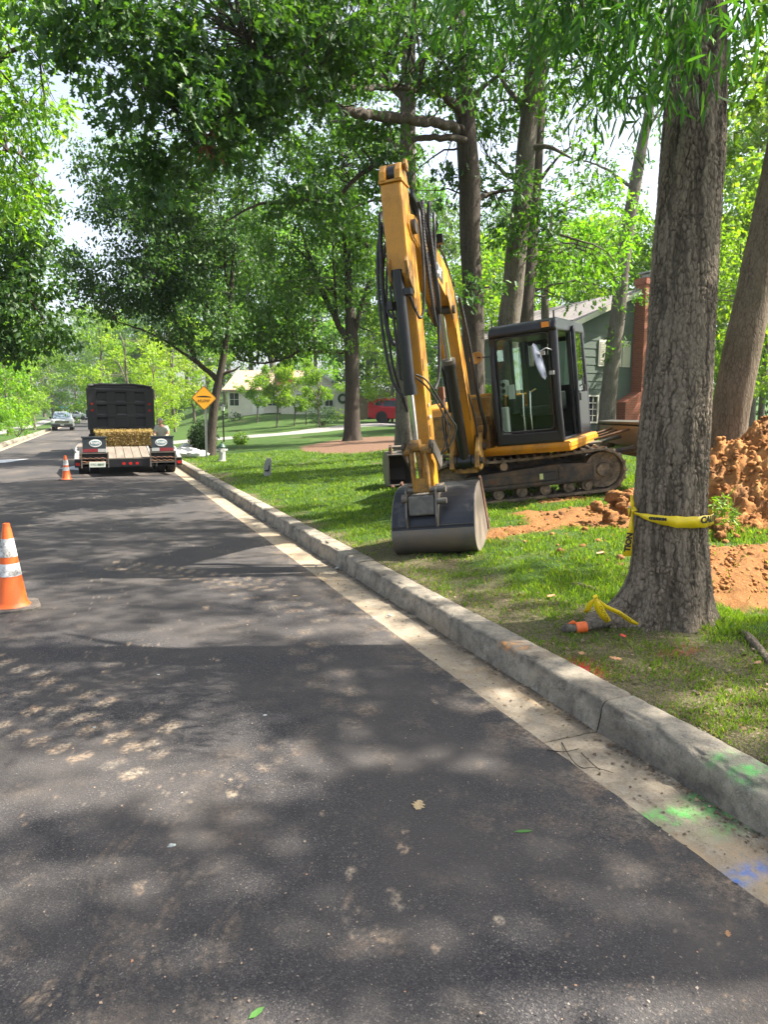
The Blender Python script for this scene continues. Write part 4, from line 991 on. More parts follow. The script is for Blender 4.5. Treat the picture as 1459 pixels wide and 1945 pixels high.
make_tree('maple_tree', 'sunlit green tree at the top left corner of the view', 'tree', [(g, .22), (g + ZV * 3, .18), (g + ZV * 7, .12), (g + ZV * 11, .05)], [[(g + ZV * 5, .08), (D(20, 100, 13), .04), (D(80, 160, 12.6), .01)]],
          [PB(0, 150, 13, 190, 330, 2.5, 110), PB(60, 60, 12.6, 150, 110, 2, 40), PB(20, 360, 13.5, 130, 170, 2, 26), PB(-120, 100, 13, 200, 400, 3, 60), PB(70, 210, 12.4, 90, 80, 1, 10)], 'oak', 'leaf_lit', 'bark_shaded', per=18, spread=0.5, size=0.14, twigs=80, seed=12, thr=.40)

# ---- trees standing just outside the frame on the right; their crowns shade the road
for k, (u, v, h) in enumerate([(9.0, 2.6, 12.5), (13.5, 4.2, 14), (9.5, -3.4, 13), (15.5, -1.0, 15)]):
    p = UVW(u, v, 0); g = np.array([p[0], p[1], float(terrain(p[0], p[1]))])
    rg = np.random.default_rng(40 + k)
    bl = []
    for j in range(8):
        a = rg.uniform(0, 6.28); r = rg.uniform(1.0, 3.4)
        bl.append((g + RV * r * math.cos(a) + FV * r * math.sin(a) + ZV * (h * rg.uniform(0.6, 1.0)), (rg.uniform(1.2, 2.0), rg.uniform(0.7, 1.2), rg.uniform(1.2, 2.0)), 40))
    make_tree('oak_tree', ['tall shade oak standing closest right of the taped oak, outside the view', 'tall shade oak uphill of the clay heap, outside the view', 'tall shade oak by the kerb behind the camera', 'tall shade oak farthest up the lawn behind the camera'][k], 'tree', [(g - ZV * .1, .3), (g + ZV * 4, .24), (g + ZV * 8, .17), (g + ZV * (h - .5), .05)], [], bl, 'kite', 'leaf_oak', 'bark', per=36, spread=0.42, size=0.155, ntrunk=16, twigs=50, seed=30 + k, thr=.49, nf=0.75, group='shade oaks right of the lawn')

# ---- background woods: a few crowns, copied
def bg_proto(name, kind_, matn, h, rad, n, per, size, spread, seed, low=0.25, bark='bark'):
    rg = np.random.default_rng(seed); bl = []
    for j in range(n):
        t = (j + .5) / n; z = h * (low + (0.95 - low) * t); rr = rad * (math.sin(math.pi * (0.12 + 0.80 * t)) ** 0.8)
        a = j * 2.4 + rg.uniform(-.4, .4); r = rr * rg.uniform(0.35, 0.8)
        bl.append((np.array([r * math.cos(a), r * math.sin(a), z]), (rad * rg.uniform(.30, .5), rad * rg.uniform(.2, .34), rad * rg.uniform(.3, .5)), per))
    limbs = [[(np.array([0, 0, b_[0][2] * 0.6]), .07 * h / 20), (b_[0] * np.array([.5, .5, .9]), .04), (b_[0], .02)] for b_ in bl[::3]]
    return make_tree(name, 'x', 'tree', [(np.array([0, 0, -0.3]), .014 * h), (np.array([0.1, 0, h * .3]), .011 * h), (np.array([-.1, .1, h * .6]), .007 * h), (np.array([0, 0, h * .93]), .002 * h)], limbs, bl, kind_, matn, bark, per=14, spread=spread, size=size, ntrunk=12, twigs=40, seed=seed, thr=0.38, nf=0.5, group=None)
protos = {
    'tall': bg_proto('forest_tree', 'kite', 'leaf_oak', 21, 5.0, 15, 44, 0.34, 1.0, 60),
    'tall2': bg_proto('forest_tree', 'kite', 'leaf_lit', 19, 4.4, 14, 44, 0.34, 1.0, 61, 0.12),
    'mid': bg_proto('forest_tree', 'kite', 'leaf_lit', 10, 3.6, 11, 34, 0.24, 0.7, 62, 0.15),
    'lime': bg_proto('young_tree', 'kite', 'leaf_lime', 6.5, 2.6, 10, 32, 0.17, 0.5, 63, 0.2),
    'dark': bg_proto('forest_tree', 'kite', 'leaf_shaded', 16, 4.6, 14, 34, 0.32, 0.95, 64, 0.05),
    'small': bg_proto('young_tree', 'kite', 'leaf_lit', 4.0, 1.5, 9, 62, 0.13, 0.32, 65, 0.3),
}
used_p = set()
def put(kind_, px, v, label, group=None, s=1.0, rot=None, py=None, u=None, z=None):
    p = UVW((px - PCX) / FPX * v * 1.0 if u is None else u, v, 0)
    r0 = protos[kind_]
    if kind_ in used_p: o = copy_tree(r0)
    else: o = r0; used_p.add(kind_)
    if z is None: z = float(terrain(p[0], p[1])) if p[0] > 0 else (float(lterrain(p[0], p[1])) if p[0] < -4.5 else 0.0)
    o.location = (p[0], p[1], z); o.rotation_euler = (0, 0, random.uniform(0, 6.28) if rot is None else rot); o.scale = (s, s, s * random.uniform(.92, 1.08))
    o['label'] = label
    if group: o['group'] = group
    elif 'group' in o: del o['group']
    return o
def zone(px, v, zones, rows):
    for lim, t in zones:
        if px < lim: break
    for r, w in rows:
        if v < r: break
    return w, t
ZW = [(740, 'behind the red car'), (800, 'behind the raised end of the arm'), (860, 'between the arm and the gnarled trunk'), (900, 'left of the gnarled trunk'), (940, 'right of the gnarled trunk'), (990, 'behind the tall trunk above the cab'), (1030, 'between the tall trunk and the slim one'), (1070, 'over the cab roof'), (1110, 'over the grey shingle roof'), (1175, 'behind the slanting grey trunk'), (1255, 'above the brick chimney'), (1345, 'hidden behind the taped oak'), (1410, 'just right of the taped oak'), (1450, 'behind the mottled slanting trunk'), (9999, 'at the right edge of the view')]
RW = [(30, 'small bushy tree nearest the lawn'), (42, 'woodland tree of the front row'), (53, 'woodland tree of the middle row'), (999, 'tall woodland tree of the back row')]
G1 = 'woodland trees behind the lawn and houses'
for px, v, k_, s in [(1160, 40, 'tall2', .66), (1270, 40, 'tall2', .72), (1420, 34, 'tall2', .9), (1520, 36, 'tall2', 1), (1090, 48, 'tall2', .72), (1010, 44, 'tall2', .62), (930, 50, 'tall', .66), (845, 44, 'dark', .62), (780, 58, 'tall', .80), (700, 60, 'dark', .85),
                     (1230, 52, 'dark', .9), (1330, 46, 'dark', .85), (1480, 48, 'dark', 1.1), (1040, 60, 'dark', .95), (1600, 42, 'tall', 1), (1440, 27, 'mid', .9), (1380, 24, 'mid', .7), (880, 33, 'mid', 0.8), (960, 35, 'mid', .9), (1400, 58, 'tall', 1.2), (1150, 62, 'tall', .85), (950, 66, 'tall', .85), (820, 70, 'tall', 1.0)]:
    w_, t_ = zone(px, v, ZW, RW); put(k_, px, v, {'dark': 'dark ', 'tall2': 'light green ', 'mid': 'low ', 'tall': ''}[k_] + w_ + ' ' + t_, G1, s)
ZH = [(345, 'right of the lime tree by the truck'), (380, 'over the hump sign'), (415, 'behind the small tree by the sign'), (450, 'over the left end of the pale house'), (500, 'over the tan roof of the pale house'), (540, 'behind the red chimney of the pale house'), (580, 'over the garage gable'), (620, 'behind the hedge by the drive'), (660, 'left of the mulched oak'), (9999, 'right of the mulched oak')]
for px, v, k_, s in [(640, 92, 'tall', 1.2), (560, 96, 'tall2', 1.25), (480, 92, 'tall', 1.2), (400, 96, 'tall2', 1.2), (330, 100, 'tall', 1.2), (600, 78, 'tall2', .9), (520, 112, 'tall', 1.4), (700, 84, 'tall2', 1.1), (430, 78, 'mid', 1.1), (440, 118, 'tall', 1.4), (360, 125, 'tall', 1.3)]:
    w_, t_ = zone(px, v, ZH, [(80, 'nearer tree'), (99, 'tree'), (999, 'farther tree')]); put(k_, px, v, {'tall2': 'light green ', 'mid': 'low ', 'tall': 'tall '}[k_] + w_ + ' in the wood ' + t_, 'trees beyond the pale house', s)
ZS = [(0, 'at the left edge of the view'), (30, 'left of the far lawn saplings'), (80, 'left of the silver pickup'), (110, 'right over the silver pickup'), (160, 'over the white car'), (210, 'behind the left half of the dump truck'), (265, 'behind the right half of the dump truck'), (9999, 'right of the dump truck')]
for px, v, k_, s in [(90, 140, 'tall', 1.05), (150, 165, 'dark', 1.15), (200, 150, 'tall2', 1.1), (250, 120, 'tall', .95), (60, 165, 'tall', 1.2), (10, 150, 'tall2', 1.2), (300, 130, 'tall2', 1.1), (180, 185, 'tall', 1.3), (230, 175, 'tall', 1.3), (120, 190, 'dark', 1.3), (-60, 150, 'tall', 1.2), (270, 95, 'mid', 1.2), (40, 120, 'mid', 1.3)]:
    w_, t_ = zone(px, v, ZS, [(125, 'nearer tree'), (155, 'tree'), (180, 'farther tree'), (999, 'farthest tree')]); put(k_, px, v, {'dark': 'dark ', 'tall2': 'light green ', 'mid': 'low ', 'tall': 'tall '}[k_] + w_ + ' down the street ' + t_, 'trees at the far end of the street', s)
for px, v, k_, s, lab in [(20, 48, 'mid', .85, 'light green tree on the far lawn near the left edge'), (70, 66, 'mid', .9, 'leafy street tree on the far lawn behind the silver pickup'), (-30, 36, 'mid', .8, 'bushy tree on the far lawn at the very left edge'),
                     (45, 60, 'lime', .7, 'bright yellow-green sapling on the far lawn'), (105, 95, 'mid', 1.0, 'rounded tree left of the silver pickup'), (0, 30, 'small', .5, 'tiny shrub-like sapling near the far kerb'),
                     (250, 42, 'lime', 1.0, 'bright lime tree right behind the black dump truck'), (335, 52, 'lime', 1.15, 'glowing lime tree behind the hump sign'), (300, 36, 'lime', .62, 'low lime branches between the truck and the hump sign'), (200, 70, 'mid', 1.15, 'tree above the dump truck on the left of its box'),
                     (372, 66, 'mid', 1.0, 'green tree left of the pale house'),
                     (527, 46, 'small', 1.05, 'young tree on the lawn in front of the pale garage'), (490, 54, 'small', .95, 'young tree before the pale house wing'), (608, 43, 'small', .95, 'slender young tree beside the hedge by the drive'), (745, 50, 'mid', .75, 'green tree behind the red car'), (560, 47, 'small', .8, 'small tree beside the pale garage'), (715, 58, 'mid', .9, 'dense tree beyond the board fence'), (930, 20, 'small', .5, 'small bush left of the excavator cab')]:
    put(k_, px, v, lab, None, s)
# dark round evergreen shrub and the low ones
def shrub(px, py, v, wpx, hpx, n, matn, lab, size=.07, kind_='kite', cat='shrub', z=None):
    c = D(px, py, v); g = zt(c) if z is None else np.array([c[0], c[1], z]); w = wpx * v / FPX / 2; h = hpx * v / FPX
    rg = np.random.default_rng(int(px)); root = empty('shrub', g); tag(root, lab, cat)
    P, Dv, Nv, S, cen, ax = crown_points([(np.array([0, 0, h * .52]), (w, h * .5, w), n)], 12, w * .3, size, 0.0, rg, .3, 1.5)
    o = link_mesh('foliage', leaves_mesh('foliage', P, Dv, Nv, S, kind_), M[matn], root); o['kind'] = 'stuff'
    tw = [np.concatenate([np.linspace([0, 0, 0], c_, 5), np.linspace(.015, .004, 5)[:, None]], 1) for c_ in cen[::6]]
    link_mesh('stem', tube_multi(tw, 5), M['bark_shaded'], root)
    return root
shrub(386, 850, 25, 50, 66, 560, 'leaf_shrub', 'dark round evergreen shrub beside the leaning tree', .07)
shrub(612, 800, 45, 66, 38, 120, 'leaf_shrub', 'dark clipped hedge beside the drive of the pale house', .10)
shrub(457, 838, 30, 26, 20, 40, 'leaf_lit', 'spiky yellow-green tuft of grass by the drive', .16, 'lance')
shrub(640, 770, 52, 30, 26, 40, 'leaf_lit', 'low bush in front of the wreath wall', .1)
shrub(440, 778, 60, 40, 16, 40, 'leaf_shrub', 'low dark bushes under the windows of the pale wing', .12)
shrub(920, 700, 16.5, 70, 90, 80, 'leaf_lit', 'light-leaved bush left of the cab behind the tank', .12, 'oak')
shrub(838, 735, 22, 40, 46, 60, 'leaf_lit', 'bush glimpsed between stick and boom', .12)
shrub(140, 792, 100, 22, 14, 30, 'leaf_lit', 'small bush beside the silver pickup', .2, z=0.2)
shrub(30, 800, 40, 60, 40, 60, 'leaf_lit', 'loose young shrub on the far lawn', .10, z=.35)
# ================================================================== EXCAVATOR
EX = empty('excavator', tuple(UVW(2.08, 11.0, 0.415)), (0, R_(-6.2), -THETA))
tag(EX, 'yellow tracked excavator with black cab parked on the lawn, bucket resting by the kerb', 'excavator')
def face_frame(yaw, origin=(0, 0, 0)):
    """matrix: x = forward (towards the camera), y = machine left, z up, in the excavator's frame"""
    f = Vector((-math.sin(R_(yaw)), -math.cos(R_(yaw)), 0)); l = Vector((-f.y, f.x, 0))
    return Matrix(((f.x, l.x, 0, origin[0]), (f.y, l.y, 0, origin[1]), (0, 0, 1, origin[2]), (0, 0, 0, 1)))
UM = face_frame(28)
_ft = face_frame(21) @ Vector((1.36, -0.36, 0))
BM = face_frame(16.1, (_ft.x, _ft.y, 0))
def exmb(Mx=None):
    m = MB()
    if Mx is not None: m.M = Mx
    return m

# ---- tracks
def track_path(cx0=-1.12, cx1=1.04, r0=0.31, r1=0.30, n=120):
    pts = []
    for k in range(n + 1):
        x = cx0 + (cx1 - cx0) * k / n
        pts.append((x, 2 * r0 - 0.03 * math.sin(math.pi * k / n)))
    for k in range(1, 24):
        a = math.pi / 2 - math.pi * k / 24
        pts.append((cx1 + r1 * math.cos(a) * 1.0, r1 + r1 * math.sin(a)))
    for k in range(n + 1):
        pts.append((cx1 - (cx1 - cx0) * k / n, 0.0))
    for k in range(1, 24):
        a = -math.pi / 2 - math.pi * k / 24
        pts.append((cx0 + r0 * math.cos(a), r0 + r0 * math.sin(a)))
    return pts
TP = track_path()
def resample(pts, n):
    P = np.array(pts + [pts[0]]); d = np.r_[0, np.cumsum(np.linalg.norm(np.diff(P, axis=0), axis=1))]
    t = np.linspace(0, d[-1], n, endpoint=False)
    return np.stack([np.interp(t, d, P[:, 0]), np.interp(t, d, P[:, 1])], 1), d[-1]
for side, y0 in ((0, -1.12), (1, 0.72)):
    w = 0.40
    P, tot = resample(TP, 168)
    T = np.roll(P, -1, 0) - np.roll(P, 1, 0); T /= np.linalg.norm(T, axis=1)[:, None]
    Nn = np.stack([T[:, 1], -T[:, 0]], 1)    # towards the inside
    Nn = -Nn
    vs = []; fs = []
    for i in range(168):
        for (dy, off) in ((0, 0), (w, 0), (w, -0.035), (0, -0.035)):
            q = P[i] + Nn[i] * off
            vs.append((q[0], y0 + dy, q[1]))
    for i in range(168):
        j = (i + 1) % 168
        for k in range(4):
            fs.append((i * 4 + k, i * 4 + (k + 1) % 4, j * 4 + (k + 1) % 4, j * 4 + k))
    mb = exmb(); mb._add(vs, fs)
    belt = mb.build('track_belt', M['rubber_dusty'], EX)
    lug = exmb(); guide = exmb()
    for i in range(0, 168, 3):
        q = P[i]; t = T[i]; nn = Nn[i]
        ang = math.atan2(t[1], t[0])
        for hh in (0, 1):
            c = q + nn * (0.014) + t * (0.02 if hh else -0.015)
            lug.box((c[0], y0 + w * (0.25 + 0.5 * hh), c[1]), (0.040, w * 0.47, 0.034), (0, -ang, 0), 0.7)
        c = q - nn * 0.055
        guide.box((c[0], y0 + w / 2 - 0.055, c[1]), (0.03, 0.03, 0.045), (0, -ang, 0)); guide.box((c[0], y0 + w / 2 + 0.055, c[1]), (0.03, 0.03, 0.045), (0, -ang, 0))
        e = q - nn * 0.02
        lug.box((e[0], y0 - 0.004, e[1]), (0.030, 0.012, 0.030), (0, -ang, 0)); lug.box((e[0], y0 + w + 0.004, e[1]), (0.030, 0.012, 0.030), (0, -ang, 0))
    lo = lug.build('track_lug', M['rubber_dusty'], belt); lo['kind'] = 'stuff'
    go = guide.build('guide_lug', M['frame_dirty'], belt); go['kind'] = 'stuff'
    s = -1 if side == 0 else 1
    yo = y0 if side == 0 else y0 + w     # outer face
    fr = exmb()
    fr.prism([(-0.86, 0.17), (0.84, 0.17), (0.90, 0.22), (0.90, 0.42), (0.42, 0.46), (-0.92, 0.40), (-0.92, 0.24)], yo - s * 0.02, yo - s * 0.34)
    fr.b(-0.88, 0.88, yo - s * 0.000, yo - s * 0.03, 0.19, 0.235)
    fr.prism([(0.40, 0.22), (0.86, 0.215), (0.86, 0.41), (0.40, 0.42)], yo + s * 0.0, yo - s * 0.03)
    fr.b(-0.86, 0.36, yo + s * 0.002, yo - s * 0.03, 0.245, 0.36)
    fr.build('track_frame', M['frame_dirty'], EX, 0.008)
    if side == 0:
        mm = exmb(); mm.b(0.13, 0.18, yo - 0.006, yo + 0.002, 0.27, 0.35); mm.build('decal', worn('pale_decal', (0.55, 0.62, 0.25)), EX)
        mm = exmb(); mm.box((-0.53, yo - 0.001, 0.30), (0.10, 0.01, 0.045)); mm.build('slot_plate', M['rust'], EX, 0.01)
    for cx, r, nm in ((-1.12, 0.255, 'sprocket'), (1.04, 0.25, 'idler_wheel')):
        wl = exmb()
        Mx = Matrix.Translation((cx, y0 + w / 2, 0.31)) @ Matrix.Rotation(math.pi / 2, 4, 'X')
        wl.lathe([(0.02, -0.17), (0.09, -0.17), (0.10, -0.12), (r - 0.05, -0.10), (r, -0.12), (r, 0.12), (r - 0.05, 0.10), (0.10, 0.12), (0.09, 0.17), (0.02, 0.17)], n=32, M=Mx)
        if nm == 'sprocket':
            for k in range(16):
                a = 2 * math.pi * k / 16
                wl.box((cx + (r + 0.01) * math.cos(a), y0 + w / 2, 0.31 + (r + 0.01) * math.sin(a)), (0.04, 0.05, 0.04), (0, -a, 0))
        wl.build(nm, M['rubber_dusty'], EX, smooth=35)
    for k, x in enumerate((-0.78, -0.45, -0.12, 0.21, 0.54, 0.80)):
        ro = exmb(); ro.cyl((x, y0 + 0.05, 0.115), (x, y0 + w - 0.05, 0.115), 0.075, n=18)
        ro.cyl((x, y0 + 0.012, 0.115), (x, y0 + w - 0.012, 0.115), 0.035, n=12)
        ro.build('roller', M['rubber_dusty'], EX, smooth=35)
    for x in (-0.35,):
        ro = exmb(); ro.cyl((x, y0 + 0.03, 0.50), (x, y0 + w - 0.03, 0.50), 0.055, n=16)
        ro.build('carrier_roller', worn('dusty_roller', (0.30, 0.20, 0.12)), EX, smooth=35)
        ro = exmb(); ro.b(x - 0.05, x + 0.05, y0 + 0.1, y0 + 0.28, 0.40, 0.50); ro.build('roller_bracket', M['frame_dirty'], EX)

# ---- undercarriage and blade
cf = exmb()
cf.prism([(-0.55, 0.30), (0.6, 0.30), (0.7, 0.42), (0.45, 0.56), (-0.45, 0.56), (-0.65, 0.42)], -0.74, 0.74)
cf.cyl((0, 0, 0.50), (0, 0, 0.70), 0.42, n=40)
cf.build('carriage', M['frame_dirty'], EX, 0.01)
bl = exmb()
prof = [(1.80, 0.42), (1.735, 0.50), (1.71, 0.62), (1.73, 0.76), (1.79, 0.86), (1.86, 0.88), (1.86, 0.85), (1.80, 0.82), (1.755, 0.74), (1.74, 0.62), (1.76, 0.52), (1.83, 0.42)]
bl.prism(prof, -1.13, 1.13)
bl.b(1.66, 1.86, -1.13, -1.11, 0.42, 0.88); bl.b(1.66, 1.86, 1.11, 1.13, 0.42, 0.88)
bl.b(1.66, 1.88, -1.12, 1.12, 0.86, 0.90)
blo = bl.build('blade', M['steel_dark'], EX, 0.006)
ed = exmb(); ed.b(1.79, 1.85, -1.13, 1.13, 0.36, 0.44); ed.build('cutting_edge', M['rust'], blo)
bk = exmb(); bk.b(1.655, 1.66, -1.05, 1.05, 0.55, 0.84); bk.build('back_plate', M['steel_worn'], blo)
for sy in (-1, 1):
    a = exmb(); a.tube([(0.5, sy * 0.42, 0.44), (1.1, sy * 0.42, 0.46), (1.72, sy * 0.62, 0.52)], 0.055, 6); a.build('blade_arm', M['frame_dirty'], EX)
    a = exmb(); a.tube([(1.0, sy * 0.30, 0.66), (1.70, sy * 0.42, 0.80)], 0.018, 8); a.tube([(1.0, sy * 0.2, 0.64), (1.70, sy * 0.16, 0.78)], 0.014, 8); a.build('blade_hose', M['rust'], EX)
a = exmb(); a.cyl((0.62, 0, 0.50), (1.2, 0, 0.60), 0.05); a.cyl((1.2, 0, 0.60), (1.70, 0, 0.68), 0.028); a.build('blade_cylinder', M['steel_dark'], EX, smooth=40)
st = exmb(); st.b(0.55, 1.15, -0.72, -0.30, 0.655, 0.68); st.b(0.55, 1.15, 0.30, 0.72, 0.655, 0.68); st.build('step_plate', M['steel_worn'], EX, 0.004)

# ---- house (upper structure)
h = exmb(UM)
h.prism([(1.20, 0.70), (1.25, 0.80), (-0.45, 0.80), (-0.55, 0.70)], 0.12, 1.18)
h.prism([(1.18, 0.66), (1.25, 0.73), (1.25, 0.78), (-0.50, 0.78), (-0.62, 0.72), (-0.3, 0.66)], -0.06, 1.17)
h.build('platform', M['yellow'], EX, 0.02)
h = exmb(UM)
h.prism([(0.90, 0.72), (0.90, 1.10), (0.78, 1.40), (0.55, 1.46), (-0.40, 1.50), (-0.40, 0.72)], -1.12, -0.42)
h.build('tank_cover', M['yellow'], EX, 0.04)
h = exmb(UM)
for a0, a1, b0, b1, z0, z1 in ((0.903, 0.912, -1.02, -0.72, 0.82, 1.28), (0.903, 0.912, -0.68, -0.5, 0.82, 1.28)): h.b(a0, a1, b0, b1, z0, z1)
h.build('access_panel', M['yellow_dirty'], EX, 0.008)
h = exmb(UM); h.tube([(0.90, -0.92, 1.20), (1.0, -0.92, 1.22), (1.0, -0.92, 1.50), (0.85, -0.92, 1.52)], 0.016, 8); h.build('grab_rail', M['black'], EX, smooth=60)
h = exmb(UM)
h.prism([(-0.42, 0.72), (-0.42, 1.50), (-0.8, 1.48), (-1.0, 1.25), (-1.05, 0.78), (-0.95, 0.72)], -1.10, 0.86)
h.build('engine_cover', M['yellow'], EX, 0.06)
h = exmb(UM); h.prism([(-0.9, 0.64), (-1.10, 0.80), (-1.12, 1.10), (-1.04, 1.24), (-0.8, 1.1), (-0.7, 0.7)], -1.04, 0.80); h.build('counterweight', M['black'], EX, 0.04)
h = exmb(UM)
h.b(0.55, 1.02, -0.42, -0.02, 0.74, 1.22); h.b(0.2, 0.9, -0.42, 0.0, 0.74, 1.50); h.b(1.00, 1.14, -0.14, 0.04, 0.66, 1.10)
h.build('swing_frame', M['yellow_dirty'], EX, 0.02)
h = exmb(UM); h.b(0.30, 0.86, -0.40, -0.02, 1.50, 1.54); h.b(0.86, 0.90, -0.36, -0.04, 1.26, 1.48); h.build('hatch', M['yellow'], EX, 0.01)
# swing post and casting in the boom plane
h = exmb(BM)
for t in (-0.20, 0.14):
    h.prism([(-0.30, 0.62), (0.30, 0.52), (0.48, 0.58), (0.42, 0.76), (0.16, 1.00), (-0.05, 1.02), (-0.30, 0.86)], t, t + 0.06)
h.b(-0.42, 0.36, -0.15, 0.15, 0.50, 0.64); h.b(-0.45, -0.1, -0.19, 0.19, 0.55, 0.60)
h.cyl((-0.32, 0, 0.48), (-0.32, 0, 0.94), 0.13, n=24)
h.build('swing_post', M['yellow_dirty'], EX, 0.012)
h = exmb(BM); h.cyl((0.0, -0.24, 0.82), (0.0, 0.24, 0.82), 0.05, n=16); h.cyl((0.36, -0.24, 0.66), (0.36, 0.24, 0.66), 0.045, n=16); h.build('pivot_pin', M['steel_dark'], EX, smooth=40)
h = exmb(BM)
for q in ((0.378, -0.11, 0.60), (0.378, 0.06, 0.60)): h.cyl(q, (q[0] - 0.02, q[1], q[2]), 0.035, n=14)
h.cyl((0.38, -0.02, 0.595), (0.365, -0.02, 0.595), 0.045, n=14)
h.build('casting_hole', M['black_matt'], EX)

# ---- boom
bw = 0.118
bo = exmb(BM)
bo.prism([(-0.12, 0.74), (0.10, 0.72), (0.34, 1.20), (0.84, 2.38), (1.06, 2.60), (2.10, 2.92), (2.80, 3.05), (2.90, 3.16), (2.84, 3.27), (2.60, 3.31), (1.60, 3.19), (0.98, 3.04), (0.70, 2.82), (-0.02, 1.20), (-0.15, 0.90)], -bw, bw)
boom = bo.build('boom', M['yellow'], EX, 0.012)
q = exmb(BM)
q.prism([(1.02, 2.44), (1.30, 2.70), (1.22, 2.86), (0.86, 2.60)], -bw - 0.02, -bw); q.prism([(1.02, 2.44), (1.30, 2.70), (1.22, 2.86), (0.86, 2.60)], bw, bw + 0.02)
q.build('cylinder_bracket', M['yellow_dirty'], boom, 0.005)
q = exmb(BM); q.cyl((1.06, -0.17, 2.56), (1.06, 0.17, 2.56), 0.05); q.build('bracket_pin', M['steel_dark'], boom, smooth=40)
# maker's plate on the boom flank that faces the camera's right
plate = worn('plate_black', (0.02, 0.02, 0.02)); letter = worn('plate_white', (0.7, 0.7, 0.68))
for t, sg in ((bw + 0.002, 1), (-bw - 0.002, -1)):
    q = exmb(BM); q.box((1.62, t, 2.93), (0.44, 0.006, 0.17), (0, R_(-12), 0)); q.build('name_plate', plate, boom, 0.02)
    Mx = BM @ Matrix.Translation((1.62, t + sg * 0.005, 2.93)) @ Matrix.Rotation(R_(-12), 4, 'Y') @ (Matrix.Rotation(math.pi / 2, 4, 'X') if sg < 0 else Matrix.Rotation(math.pi, 4, 'Z') @ Matrix.Rotation(math.pi / 2, 4, 'X'))
    text_obj('CAT', 0.17, letter, boom, 'lettering', Mx, 0.001, 0.95, bold=0.004)
# pipes along the boom top
for k, t in enumerate((-0.09, -0.03, 0.03, 0.09)):
    q = exmb(BM); q.tube([(0.10, t, 1.62), (0.55, t, 2.78), (0.78, t, 3.06), (1.05, t, 3.20), (1.65, t, 3.31), (2.35, t, 3.38)], 0.014, 8); q.build('pipe', M['steel_dark'], boom, smooth=60)
for s0, z0 in ((0.62, 2.92), (1.3, 3.26), (1.95, 3.34)):
    q = exmb(BM); q.box((s0, 0, z0), (0.05, 0.24, 0.05)); q.build('clamp', M['black'], boom, 0.004)
q = exmb(BM); q.b(1.52, 1.62, 0.13, 0.20, 3.22, 3.32); q.tube([(1.57, 0.1, 3.3), (1.57, 0.15, 3.42), (1.62, 0.15, 3.46)], 0.012, 6); q.build('work_light', M['black'], boom, 0.01)
# boom cylinder
q = exmb(BM); q.cyl((0.36, 0, 0.66), (0.86, 0, 1.93), 0.068, n=24); q.cyl((0.84, 0, 1.88), (0.875, 0, 1.97), 0.080, n=24); q.cyl((0.36, -0.09, 0.66), (0.36, 0.09, 0.66), 0.09, n=20)
q.box((0.70, -0.085, 1.62), (0.05, 0.05, 0.6), (0, R_(21.5), 0))
bc = q.build('boom_cylinder', M['black'], EX, 0, 40)
q = exmb(BM); q.cyl((0.85, 0, 1.90), (1.06, 0, 2.54), 0.036, n=20); q.build('rod', M['chrome'], bc, smooth=40)
q = exmb(BM); q.cyl((0.862, 0, 1.94), (0.882, 0, 1.99), 0.083, n=24); q.build('gland', M['steel_worn'], bc, smooth=40)
# stick cylinder on top of the boom
q = exmb(BM); q.cyl((1.35, 0, 3.36), (2.25, 0, 3.62), 0.055, n=20); q.b(1.28, 1.42, -0.06, 0.06, 3.22, 3.40); q.build('stick_cylinder', M['black'], EX, 0, 40)
q = exmb(BM); q.cyl((2.22, 0, 3.61), (2.74, 0, 3.70), 0.032, n=18); q.build('stick_rod', M['chrome'], EX, smooth=40)

# ---- stick
sw = 0.105
SM = BM @ Matrix.Translation((0, 0, 0))
def taperprism(m, poly, w0, w1, z0, z1):
    """prism whose half width runs from w0 at height z0 to w1 at z1"""
    n = len(poly); vs = []
    for sg in (-1, 1):
        for p in poly:
            w = w0 + (w1 - w0) * min(1, max(0, (p[1] - z0) / (z1 - z0))); vs.append((p[0], sg * w, p[1]))
    fs = [(k, (k + 1) % n, n + (k + 1) % n, n + k) for k in range(n)] + [tuple(reversed(range(n))), tuple(range(n, 2 * n))]
    ar = sum(poly[i][0] * poly[(i + 1) % n][1] - poly[(i + 1) % n][0] * poly[i][1] for i in range(n))
    if ar > 0: fs = [tuple(reversed(f)) for f in fs]
    m._add(vs, fs)
q = exmb(SM)
taperprism(q, [(2.50, 0.60), (2.56, 0.52), (2.66, 0.52), (2.72, 0.62), (2.78, 1.4), (2.86, 2.50), (2.96, 2.62), (3.01, 2.70), (3.00, 3.40), (2.97, 3.54), (2.71, 3.54), (2.66, 3.20), (2.62, 2.90), (2.57, 2.2), (2.52, 1.2)], 0.080, 0.104, 0.6, 2.7)
stick = q.build('stick', M['yellow'], EX, 0.022)
q = exmb(SM); q.b(2.69, 2.99, -0.115, 0.115, 3.535, 3.56); q.build('end_flange', M['yellow'], stick, 0.004)
q = exmb(SM)
for t in (-0.105, 0.045): q.prism([(2.68, 3.55), (3.00, 3.55), (2.98, 3.64), (2.90, 3.72), (2.78, 3.72), (2.70, 3.64)], t, t + 0.06)
q.build('stick_ear', M['yellow'], stick, 0.01)
q = exmb(SM); q.cyl((2.84, -0.045, 3.63), (2.84, 0.045, 3.63), 0.085, n=24); q.build('rod_eye', M['black'], stick, smooth=40)
q = exmb(SM); q.cyl((2.84, -0.12, 3.70), (2.84, 0.15, 3.70), 0.035, n=16); q.cyl((2.84, 0.12, 3.70), (2.84, 0.145, 3.70), 0.06, n=6); q.build('ear_pin', M['yellow_dirty'], stick, smooth=40)
q = exmb(SM); q.cyl((2.75, -0.16, 3.16), (2.75, 0.16, 3.16), 0.07, n=20); q.build('stick_pin', M['steel_dark'], stick, smooth=40)
q = exmb(SM)
